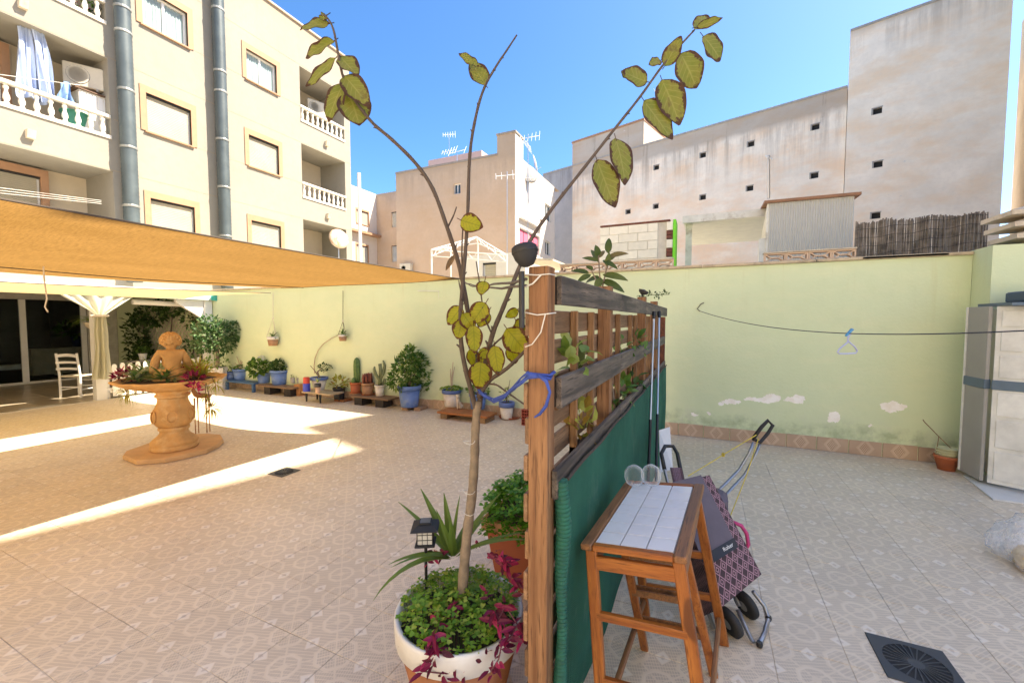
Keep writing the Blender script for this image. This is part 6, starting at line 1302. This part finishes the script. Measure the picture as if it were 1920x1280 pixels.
# solar lantern
gq = G(803, 1078, .44); c = TP(798, 998, (gq - CC).dot(CF)); t = thing('solar_lantern', 'black lantern shaped solar light stuck in the tree pot', 'lantern', (c.x, c.y, .38), None, R(30), local=True); z0 = c.z - .38; u_ = sz(c) * 16
build(B().lathe((0, 0, 0), [(.004, -.05), (.0065, 0), (.0075, z0 - u_ * 1.25)], 8), 'stake', m_black, t)
build(B().bevel_box((0, 0, z0 - u_ * 1.15), (u_ * 2.3, u_ * 2.3, u_ * .22), .002), 'base', m_blackm, t)
build(B().bevel_box((0, 0, z0 - u_ * .15), (u_ * 1.7, u_ * 1.7, u_ * 1.75), .002), 'lamp_panes', mat('frosted_pane', (.55, .54, .50), .4, .06), t)
b = B()
for s1 in (-1, 1):
    for k_ in (-.86, -.29, .29, .86): b.bb((s1 * u_ * .9 - .001, k_ * u_ - .0011, z0 - u_ * 1.04), (s1 * u_ * .9 + .001, k_ * u_ + .0011, z0 + u_ * .72)); b.bb((k_ * u_ - .0011, s1 * u_ * .9 - .001, z0 - u_ * 1.04), (k_ * u_ + .0011, s1 * u_ * .9 + .001, z0 + u_ * .72))
    for zz in (-.45, .15): b.bb((s1 * u_ * .9 - .0013, -u_ * .9, z0 + u_ * zz - .0011), (s1 * u_ * .9 + .0013, u_ * .9, z0 + u_ * zz + .0011)); b.bb((-u_ * .9, s1 * u_ * .9 - .0013, z0 + u_ * zz - .0011), (u_ * .9, s1 * u_ * .9 + .0013, z0 + u_ * zz + .0011))
build(b, 'glazing_bars', m_blackm, t)
b = B(); r0, r1, h0_, h1_ = u_ * 1.55, u_ * .75, z0 + u_ * .73, z0 + u_ * 1.25
b.add([(x * r0, y * r0, h0_) for x, y in ((-1, -1), (1, -1), (1, 1), (-1, 1))] + [(x * r0, y * r0, h0_ + .003) for x, y in ((-1, -1), (1, -1), (1, 1), (-1, 1))] + [(x * r1, y * r1, h1_) for x, y in ((-1, -1), (1, -1), (1, 1), (-1, 1))], [(3, 2, 1, 0)] + [(a, (a + 1) % 4, (a + 1) % 4 + 4, a + 4) for a in range(4)] + [(a + 4, (a + 1) % 4 + 4, (a + 1) % 4 + 8, a + 8) for a in range(4)] + [(8, 9, 10, 11)]); build(b, 'roof', m_blackm, t)
build(B().bevel_box((0, 0, h1_ + u_ * .11), (u_ * 1.45, u_ * 1.45, u_ * .2), .002), 'cap', m_blackm, t); build(B().bb((-u_ * .58, -u_ * .58, h1_ + u_ * .211), (u_ * .58, u_ * .58, h1_ + u_ * .23)), 'solar_cell', mat('solar_cell', (.10, .10, .09), .3), t)
# young tree
tree = thing('young_tree', 'slim young tree with three long bare branches and browning leaves', 'tree', tuple(Vector((pc.x, pc.y, .37))))
def branch(pts, r0, r1, name, m_):
    P = [TP(*p) for p in pts]; out = []
    for i in range(len(P) - 1):                       # smooth with Catmull-Rom
        p0, p1, p2, p3 = P[max(i - 1, 0)], P[i], P[i + 1], P[min(i + 2, len(P) - 1)]
        for k_ in range(4):
            f = k_ / 4; out.append(.5 * ((2 * p1) + (p2 - p0) * f + (2 * p0 - 5 * p1 + 4 * p2 - p3) * f * f + (3 * p1 - p0 - 3 * p2 + p3) * f ** 3))
    out.append(P[-1]); m = len(out); rr = [(r0 + (r1 - r0) * i / (m - 1)) * (1 + .07 * math.sin(i * 2.3)) for i in range(m)]
    b = B(); b.tube(out, rr, 9)
    for i in range(3, m - 1, 3):                       # buds
        if r0 < .016: d = (out[i] - out[i - 1]).normalized(); s1 = d.orthogonal(); s1.rotate(Matrix.Rotation(i * 2.4, 3, d)); b.tube([out[i], out[i] + (s1 * .7 + d).normalized() * rr[i] * 2.6], [rr[i] * .75, rr[i] * .25], 5)
    return build(b, name, m_, tree, smooth=True)
trk = branch([(866, 1120, 1.76), (870, 1070, 1.76), (876, 1000, 1.76), (885, 930, 1.76), (890, 860, 1.76), (892, 800, 1.76), (896, 752, 1.76)], .023, .017, 'trunk', m_bark)
branch([(894, 775, 1.76), (884, 735, 1.75), (868, 668, 1.74), (863, 610, 1.73), (866, 550, 1.73), (872, 480, 1.72), (877, 400, 1.72), (881, 290, 1.71), (893, 215, 1.70), (908, 165, 1.70), (930, 125, 1.69), (950, 95, 1.68), (969, 66, 1.68)], .0115, .0030, 'branch', m_twig)
branch([(898, 765, 1.76), (902, 720, 1.78), (893, 670, 1.80), (880, 600, 1.80), (868, 530, 1.79), (856, 480, 1.78), (838, 425, 1.76), (812, 355, 1.74), (780, 307, 1.72), (735, 262, 1.70), (700, 232, 1.69), (668, 192, 1.67), (645, 150, 1.66), (634, 100, 1.65), (625, 55, 1.64), (612, 32, 1.63), (602, 29, 1.63)], .0125, .0028, 'branch', m_twig)
branch([(899, 745, 1.76), (905, 705, 1.75), (915, 660, 1.74), (925, 622, 1.74), (940, 585, 1.74), (956, 545, 1.74), (974, 500, 1.75), (995, 450, 1.76), (1040, 385, 1.77), (1095, 315, 1.78), (1150, 245, 1.80), (1200, 182, 1.81), (1245, 120, 1.82), (1285, 75, 1.83), (1302, 57, 1.83)], .0125, .0035, 'branch', m_twig)
branch([(899, 742, 1.76), (918, 713, 1.72), (951, 690, 1.66), (984, 658, 1.60)], .011, .006, 'branch', m_twig)
branch([(912, 720, 1.74), (930, 721, 1.70), (948, 733, 1.66), (989, 762, 1.60)], .0045, .003, 'twig', m_twig)
branch([(925, 632, 1.74), (914, 608, 1.72), (907, 590, 1.71), (902, 552, 1.70), (893, 490, 1.70)], .004, .0025, 'twig', m_twig)
branch([(913, 664, 1.74), (930, 642, 1.71), (951, 626, 1.68), (962, 618, 1.66)], .0045, .003, 'twig', m_twig)
branch([(877, 585, 1.80), (864, 545, 1.78), (860, 525, 1.78)], .004, .002, 'twig', m_twig)
branch([(840, 425, 1.76), (850, 405, 1.76), (856, 388, 1.76)], .004, .0025, 'twig', m_twig)
branch([(867, 520, 1.73), (866, 470, 1.72), (868, 425, 1.72)], .004, .003, 'twig', m_twig)
branch([(981, 618, 1.62), (976, 592, 1.62), (971, 580, 1.62)], .003, .002, 'twig', m_twig)
m_lf = leaf_mat('autumn_leaf', (.22, .27, .018), (.38, .37, .03), None, .5, .45, edge=((.11, .04, .015), (.50, .42, .05), (.12, .17, .02)))
m_lf2 = leaf_mat('autumn_leaf_dark', (.11, .16, .02), (.20, .22, .035), None, .5, .35, edge=((.075, .035, .018), (.28, .24, .06), (.32, .32, .09)))
rg = random.Random(5)
LV = [(618, 45, 560, 47, 24, 1.64, 1), (627, 77, 571, 103, 24, 1.65, 1), (629, 110, 574, 158, 20, 1.65, 1), (638, 106, 670, 144, 34, 1.66, 1), (645, 156, 610, 218, 31, 1.66, 1), (645, 142, 686, 186, 36, 1.66, 1), (655, 176, 674, 230, 52, 1.67, 1), (612, 30, 600, 36, 14, 1.63, 1),
      (911, 161, 884, 118, 30, 1.70, 1), (897, 124, 862, 103, 14, 1.69, 1), (864, 413, 902, 424, 30, 1.70, 0),
      (1302, 56, 1330, 27, 24, 1.83, 1), (1306, 52, 1353, 35, 14, 1.82, 1), (1318, 68, 1356, 107, 38, 1.82, 1), (1276, 101, 1310, 160, 46, 1.82, 1), (1246, 125, 1275, 73, 26, 1.82, 1), (1213, 154, 1166, 137, 30, 1.81, 1), (1241, 150, 1277, 226, 46, 1.81, 1), (1207, 189, 1259, 258, 46, 1.81, 1), (1154, 259, 1178, 337, 42, 1.80, 1), (1119, 300, 1152, 385, 42, 1.79, 1), (1238, 114, 1220, 118, 16, 1.82, 1), (1180, 148, 1166, 132, 12, 1.81, 1),
      (909, 527, 902, 553, 22, 1.70, 0), (866, 575, 840, 607, 26, 1.73, 0), (867, 600, 858, 634, 26, 1.72, 0), (868, 588, 888, 616, 28, 1.71, 0), (911, 568, 886, 604, 32, 1.70, 0), (916, 584, 896, 611, 24, 1.72, 0), (888, 610, 890, 658, 27, 1.70, 0), (915, 655, 906, 690, 26, 1.73, 0), (927, 648, 934, 700, 29, 1.70, 0), (902, 678, 898, 727, 38, 1.69, 0), (971, 580, 949, 594, 16, 1.62, 0), (981, 600, 965, 614, 16, 1.63, 0), (950, 616, 987, 660, 42, 1.63, 0), (957, 648, 966, 680, 24, 1.65, 0), (880, 655, 893, 690, 20, 1.78, 0), (968, 604, 985, 640, 22, 1.66, 0), (900, 655, 918, 672, 20, 1.75, 0)]
for (x0, y0, x1, y1, w_, D, dkk) in LV:
    a = TP(x0, y0, D); e = TP(x1, y1, D - rg.uniform(-.03, .05)); d = e - a; k_ = D / FPX; side = rg.uniform(-.35, .35)
    nn_ = Vector((-CF.x, -CF.y, -CF.z)) + CR * side + Vector((0, 0, rg.uniform(-.2, .35))); cu = rg.uniform(-.3, .45) if y1 > y0 else rg.uniform(-.2, .2)
    b = B(); b.leaf(a, d, nn_, d.length * 1.05, w_ * k_ * 1.22, cu, rg.uniform(.12, .3), 12, .78, rg.uniform(-.4, .4))
    W2 = []                                              # uneven, wavy margin
    for i, v in enumerate(b.v):
        s1 = i % 3 - 1; tq = i // 3
        W2.append(tuple(Vector(v) + (nn_.normalized() * .004 * math.sin(tq * 1.1 + x0)) * abs(s1)))
    b.v = W2; b.tube([a - d.normalized() * .018 + Vector((0, 0, .004)), a + d.normalized() * .004], .0016, 5)
    build(b, 'leaf', m_lf2 if dkk else m_lf, tree, smooth=True)
b = B(); a = TP(853, 478, 1.72); d = TP(835, 507, 1.72) - a; b.leaf(a, d, -CF, d.length, .022, .3, .8, 6); build(b, 'leaf', mat('dry_leaf', (.16, .10, .05), .9, .2, 40), tree, label='dry curled brown leaf')
b = B(); q = TP(880, 960, 1.755)
for z in (0, .09, .30): b.tube([q + Vector((math.cos(a_) * .025, math.sin(a_) * .025, z + .004 * math.sin(a_ * 2))) for a_ in [i * .6 for i in range(12)]], .0014, 4)
build(b, 'trunk_tie', m_whitew, tree)
# ================================================================ square planter behind the post
q = G(903, 972, .43); pw = .46
t = thing('square_planter', 'square terracotta planter overflowing with clover behind the fence post', 'planter', (q.x + pw / 2, q.y + pw / 2, 0)); X0, Y0 = q.x, q.y
def frust(z0, z1, i0, i1):
    b = B(); b.add([(X0 + a * pw + (i0 if not a else -i0), Y0 + c * pw + (i0 if not c else -i0), z0) for a, c in ((0, 0), (1, 0), (1, 1), (0, 1))] + [(X0 + a * pw + (i1 if not a else -i1), Y0 + c * pw + (i1 if not c else -i1), z1) for a, c in ((0, 0), (1, 0), (1, 1), (0, 1))], [(3, 2, 1, 0), (4, 5, 6, 7), (0, 1, 5, 4), (1, 2, 6, 5), (2, 3, 7, 6), (3, 0, 4, 7)]); return b
build(frust(0, .365, .07, .02), 'body', mat('brick_red_plastic', (.33, .085, .035), .6, .08, 8), t); build(frust(.366, .43, .0, -.004), 'rim', mat('pale_terracotta_rim', (.46, .23, .12), .65, .1, 8), t)
build(frust(.431, .436, .02, .03), 'soil', m_soil, t); b = B(); rg = random.Random(9)
for i in range(620):
    v = rv3(rg).normalized(); v.z = abs(v.z); p = Vector((X0 + pw / 2 - .02, Y0 + pw / 2 - .02, .43)) + Vector((v.x * .28, v.y * .28, v.z * .24)) * (.72 + .28 * rg.random()); clover(b, p, rg.uniform(.022, .034), rg)
for i in range(60): p = Vector((X0 + rg.uniform(0, pw), Y0 - .01 - rg.random() * .05, .43 + rg.uniform(-.07, .03))); clover(b, p, .026, rg)
build(b, 'foliage', leaf_mat('clover_deep', (.045, .17, .015), (.12, .30, .03), (.19, .36, .05)), t, kind='stuff')
b = B()
for i in range(60): a = rg.random() * 6.28; r_ = rg.random() * .2; b.tube([(X0 + pw / 2 + math.cos(a) * r_ * .6, Y0 + pw / 2 + math.sin(a) * r_ * .6, .43), (X0 + pw / 2 + math.cos(a) * r_ * 1.2, Y0 + pw / 2 + math.sin(a) * r_ * 1.2, .58)], .002, 3, False)
build(b, 'stalks', m_green, t, kind='stuff')
# ================================================================ tiled stool leaning on the fence
m_st = wood('varnished_wood_z', (.46, .165, .03), (.25, .070, .012), 'z', 1.1, .4, .1); m_stx = wood('varnished_wood_x', (.46, .165, .03), (.25, .070, .012), 'x', 1.1, .4, .1); m_sty = wood('worn_varnished_wood_y', (.34, .15, .055), (.17, .075, .03), 'y', 1.1, .5, .1)
TL_ = R(-7.5)
t = thing('tiled_stool', 'varnished wooden ladder stool with white tiled top', 'stool', (-.098, 1.83, .024), None, R(-4), local=True); t.rotation_euler = (0, TL_, R(-4))
w_, l_, h_ = .375, .72, .765
tw, tl = .094, .0925; ox, oy = -tw * 1.5 + .004, -tl * 3.5 + .004
build(B().bb((-w_ / 2 + .03, -l_ / 2 + .03, h_ - .026), (w_ / 2 - .03, l_ / 2 - .03, h_ - .006)), 'top_bed', mat('tile_grout', (.30, .27, .24), .9), t)
n = N('white_glazed_tile'); m_wt = n.done(n.mix(n.ramp(n.noise(n.pos(), 14, 4), .5, .8, 0, .6), (.74, .75, .77), (.62, .62, .62)), .14)
wt = mesh_only(B().bevel_box((0, 0, 0), (tw - .0045, tl - .0045, .010), .0015), 'white_tile', m_wt)
for i in range(3):
    for j in range(7): o = inst(wt, 'white_tile', t, (ox + (i + .5) * tw - .004, oy + (j + .5) * tl - .004, h_ - .003 + rng.uniform(-.0004, .0004)))
for (a, c, m_) in (((-w_ / 2 + .022, -l_ / 2, h_ - .006), (-w_ / 2 + .022, l_ / 2, h_ - .006), m_sty), ((w_ / 2 - .022, -l_ / 2, h_ - .006), (w_ / 2 - .022, l_ / 2, h_ - .006), m_sty)): build(B().bar(a, c, .043, .024, (0, 0, 1), .004), 'edge_board', m_, t)
for s1 in (-1, 1): build(B().bar((-w_ / 2 + .045, s1 * (l_ / 2 - .017), h_ - .007), (w_ / 2 - .045, s1 * (l_ / 2 - .017), h_ - .007), .032, .022, (0, 0, 1), .004), 'edge_board', m_stx, t)
def rleg(x, y, xb, yb, zb): return B().bar((x, y, h_ - .022), (xb, yb, zb), .042, .026, (0, 1, 0), .004)
ex = lambda x: -.137 * x * 0 + (-.045 if x > 0 else 0.0)
for s1 in (-1, 1):
    build(rleg(s1 * .155, -l_ / 2 + .03, s1 * .185, -l_ / 2 + .0, ex(s1)), 'leg', m_st, t)
    build(rleg(s1 * .150, l_ / 2 - .06, s1 * .185, l_ / 2 + .06, ex(s1)), 'leg', m_st, t)
    build(B().bar((s1 * .120, -.06, h_ - .05), (s1 * .150, .20, ex(s1)), .036, .024, (0, 1, 0), .004), 'ladder_leg', m_st, t)
for (y, z, hh) in ((-l_ / 2 + .028, .695, .05), (-l_ / 2 + .018, .50, .030), (-l_ / 2 + .009, .26, .034)): k_ = .150 + .03 * (1 - z / h_); build(B().bar((-k_ + .0, y, z), (k_, y, z), .022, hh, (0, 0, 1), .003), 'rung', m_stx, t)
for (y, z) in ((l_ / 2 - .045, .68), (l_ / 2 - .0, .42), (l_ / 2 + .03, .2)): k_ = .148 + .03 * (1 - z / h_); build(B().bar((-k_, y, z), (k_, y, z), .022, .034, (0, 0, 1), .003), 'rung', m_stx, t)
for (y, z) in ((.02, .56), (.08, .36), (.14, .18)):
    k_ = .125 + .025 * (1 - z / h_)
    for dy in (-.018, .018): build(B().bar((-k_, y + dy, z), (k_, y + dy, z), .010, .030, (0, 0, 1), .002), 'ladder_rung', m_sty, t)
for s1 in (-1, 1): build(B().bar((s1 * .16, -l_ / 2 + .06, .69), (s1 * .155, l_ / 2 - .08, .69), .018, .05, (0, 0, 1), .003), 'apron', m_sty, t)
for s1 in (-1, 1): build(B().bar((s1 * .172, -l_ / 2 + .03, .12 + (0 if s1 < 0 else -.02)), (s1 * .178, l_ / 2 + .03, .12 + (0 if s1 < 0 else -.02)), .018, .028, (0, 0, 1), .003), 'side_rail', m_sty, t)
# clear glasses at the far end of the stool
n = N('clear_plastic'); n.done((.85, .87, .87), .06); tp = n.n('BsdfTransparent'); mxx = n.n('MixShader'); lw = n.n('LayerWeight'); lw.inputs[0].default_value = .35; n.l(n.ramp(lw.outputs['Facing'], .1, .95, .06, .75), mxx.inputs[0]); n.l(tp.outputs[0], mxx.inputs[1]); n.l(n.p.outputs[0], mxx.inputs[2]); n.l(mxx.outputs[0], n.out.inputs[0]); m_cp = n.m
M4 = Matrix.Translation(t.location) @ t.rotation_euler.to_matrix().to_4x4()
for (x, lab) in ((-.13, 'left clear balloon glass at the back of the tiled stool'), (-.05, 'right clear balloon glass at the back of the tiled stool')):
    p = M4 @ Vector((x, l_ / 2 - .05 + x * .2, h_ + .0075)); one(B().lathe(tuple(p), [(.024, 0), (.040, .012), (.049, .038), (.047, .066), (.034, .088), (.014, .1), (.001, .101)], 20), 'balloon_glass', m_cp, lab, 'glass', tuple(p), 'clear glasses on the stool', smooth=True)
# ================================================================ shopping trolleys
m_tub = mat('grey_steel_tube', (.30, .31, .33), .35, .08, 9, metal=.7)
n = N('diamond_print_fabric'); u, v, _ = n.sep(n.uv()); 
d_ = n.math('ADD', n.math('ABSOLUTE', n.math('SUBTRACT', n.math('FRACT', n.math('MULTIPLY', u, 7)), .5)), n.math('ABSOLUTE', n.math('SUBTRACT', n.math('FRACT', n.math('MULTIPLY', v, 11)), .5)))
li = n.math('MAXIMUM', n.ramp(n.math('ABSOLUTE', n.math('SUBTRACT', d_, .5)), .05, .075, 1, 0), n.ramp(n.math('ABSOLUTE', n.math('SUBTRACT', d_, .22)), .045, .07, 1, 0))
m_dia = n.done(n.mix(li, (.050, .026, .030), (.36, .20, .235)), .75)
m_flap = mat('plum_grey_fabric', (.115, .095, .115), .7, .12, 12)
PN0 = Vector((.17, 2.46, .36)); NF = Vector((.34, -.62, .705)).normalized()
def onp(x, y, k_=0.0): d = ray(x, y); return CC + d * ((PN0 + NF * k_ - CC).dot(NF) / d.dot(NF))
cTL, cTR, cBR, cBL = onp(1262, 908), onp(1330, 890), onp(1428, 1076), onp(1350, 1140); TH_ = .20
t = thing('shopping_trolley', 'plum shopping trolley with diamond print bag leaning on the fence', 'shopping trolley', tuple(Vector((cBL.x, cBL.y, 0))))
def face(u, v, k_=0.0): p = cBL.lerp(cBR, u).lerp(cTL.lerp(cTR, u), v); return p + NF * (.018 * math.sin(math.pi * u) * math.sin(math.pi * v) + k_)
b = B(); b.grid(lambda u, v: face(u, v), 12, 16)
def strip(f0, f1): b.grid(lambda u, v: Vector(f0(u)).lerp(Vector(f1(u)), v), 14, 3)
bk_ = NF * -TH_
strip(lambda u: face(1, u), lambda u: face(1, u) + bk_); strip(lambda u: face(0, u), lambda u: face(0, u) + bk_); strip(lambda u: face(u, 0), lambda u: face(u, 0) + bk_); strip(lambda u: face(u, 1), lambda u: face(u, 1) + bk_); b.grid(lambda u, v: face(u, v) + bk_, 3, 3)
build(b, 'bag', m_dia, t, smooth=40)
b = B(); b.grid(lambda u, v: face(u * .78, .30 + .72 * v, .006), 12, 12); b.grid(lambda u, v: face(u * .78, 1.02, .006) + bk_ * v, 12, 3); fl = build(b, 'flap', m_flap, t, smooth=30)
b = B(); b.grid(lambda u, v: face(u * .80 - .005, .285 + .085 * v, .010), 12, 2); build(b, 'flap_band', m_black, t)
# lettering on the band
cu_ = bpy.data.curves.new('lettering', 'FONT'); cu_.body = 'Rolser'; cu_.size = .026; cu_.align_x = 'CENTER'; cu_.align_y = 'CENTER'; cu_.extrude = .0004; cu_.shear = .25
to = bpy.data.objects.new('lettering', cu_); col.objects.link(to); dg_ = bpy.context.evaluated_depsgraph_get(); lm = bpy.data.meshes.new_from_object(to.evaluated_get(dg_)); bpy.data.objects.remove(to)
pu = (face(.8, .33) - face(0, .33)).normalized(); pv = NF.cross(pu).normalized(); mtx = Matrix((pu, pv, NF)).transposed().to_4x4(); mtx.translation = face(.56, .327, .0135); lm.transform(mtx); lm.transform(Matrix.Translation(-OFF[t.name])); lm.materials.clear(); lm.materials.append(m_white)
lo = bpy.data.objects.new('lettering', lm); col.objects.link(lo); lo.parent = t; OFF[lo.name] = OFF[t.name]
up_ = (face(.5, 1) - face(.5, 0)).normalized()
h_l = [onp(x, y, -TH_ - .01) for x, y in ((1246, 880), (1240, 850), (1247, 836), (1262, 836), (1270, 850), (1281, 905))]
build(B().tube(h_l, .013, 8), 'handle', m_black, t, smooth=True)
build(B().tube([h_l[0], face(.12, .6) + bk_ * 1.06, face(.12, -.12) + bk_ * 1.06], .010, 8), 'frame_tube', m_tub, t); build(B().tube([h_l[-1], face(.75, .6) + bk_ * 1.06, face(.75, -.12) + bk_ * 1.06], .010, 8), 'frame_tube', m_tub, t)
b = B(); p0 = h_l[3]; b.grid(lambda u, v: onp(1256 + 22 * u + 6 * v, 876 + 30 * v, -TH_ + .012 + .01 * math.sin(u * 6)), 6, 8); build(b, 'strap', m_dia, t)
for (x, y) in ((1368, 1165), (1398, 1132)):
    q = G(x, y, .075); ax = pu; mw = ax.to_track_quat('Z', 'Y').to_matrix()
    wl = build(B().lathe(tuple(q), [(.03, -.018), (.060, -.020), (.074, -.012), (.0755, 0), (.074, .012), (.060, .020), (.03, .018)], 24, mw), 'wheel', m_blackm, t, smooth=40); build(B().lathe(tuple(q), [(.028, -.021), (.001, -.022)], 12, mw).lathe(tuple(q), [(.028, .021), (.001, .022)], 12, mw), 'hub_cap', m_tub, wl)
ft = [G(1383, 1142, .10), G(1398, 1175, .05), G(1412, 1203, .016), G(1424, 1207, .016), G(1434, 1185, .016), G(1441, 1158, .03), G(1433, 1135, .08), G(1412, 1108, .15)]
fo = build(B().tube(ft, .011, 8), 'foot_stand', m_tub, t, smooth=True)
for p in (ft[3], ft[5]): build(B().lathe(tuple(p), [(.013, -.012), (.016, 0), (.013, .012)], 10), 'foot_cap', m_black, fo)
# second trolley behind
D2 = 3.05
t2 = thing('second_trolley', 'second trolley behind the first with long curved grey handle tubes', 'shopping trolley', tuple(Vector((TP(1368, 965, D2).x, TP(1368, 965, D2).y, 0))))
build(B().tube([TP(1413, 828, D2), TP(1404, 850, D2), TP(1386, 880, D2), TP(1362, 905, D2 - .05), TP(1340, 925, D2 - .1), TP(1338, 965, D2 - .1)], .009, 8), 'frame_tube', m_tub, t2, smooth=True)
build(B().tube([TP(1425, 832, D2), TP(1414, 858, D2), TP(1396, 890, D2), TP(1372, 915, D2 - .05), TP(1352, 938, D2 - .1), TP(1350, 970, D2 - .1)], .009, 8), 'frame_tube', m_tub, t2, smooth=True)
build(B().tube([TP(1412, 822, D2), TP(1428, 800, D2), TP(1440, 788, D2), TP(1449, 797, D2), TP(1440, 812, D2), TP(1425, 829, D2), TP(1412, 822, D2)], .013, 8), 'handle', m_blackm, t2, smooth=True)
q = TP(1369, 968, 2.72); mw = CR.to_track_quat('Z', 'Y').to_matrix(); build(B().lathe((q.x, q.y, .09), [(.04, -.02), (.075, -.02), (.09, -.01), (.09, .01), (.075, .02), (.04, .02)], 22, mw), 'wheel', m_blackm, t2, smooth=40)
pp = [TP(x, y, 2.6) for x, y in ((1374, 978), (1390, 985), (1400, 1000), (1403, 1020), (1398, 1028))]; build(B().tube(pp, .012, 8), 'pink_fitting', mat('pink_plastic', (.50, .04, .16), .5), t2, smooth=True)
bg_ = B(); bg_.bevel_box((q.x - .12, q.y + .12, .26), (.22, .2, .34), .03); build(bg_, 'bag', m_flap, t2)
b = B(); pts = [TP(1290, 892, 2.85), TP(1340, 862, 2.95), TP(1356, 852, 2.98), TP(1418, 815, 3.04)]; b.tube(pts, .0035, 5); b.tube([TP(1422, 822, 3.04), TP(1400, 890, 2.9), TP(1370, 965, 2.75)], .0035, 5)
for k_ in range(5): b.tube([pts[2] + Vector((math.cos(a_ + k_) * .010, math.sin(a_) * .010, math.sin(a_ + k_ * 2) * .012)) for a_ in (0, 1.5, 3, 4.5, 6)], .003, 4)
one(b, 'yellow_cord', mat('yellow_cord', (.52, .40, .06), .7), 'thin yellow cord knotted between the two trolleys', 'cord', tuple(pts[2]))
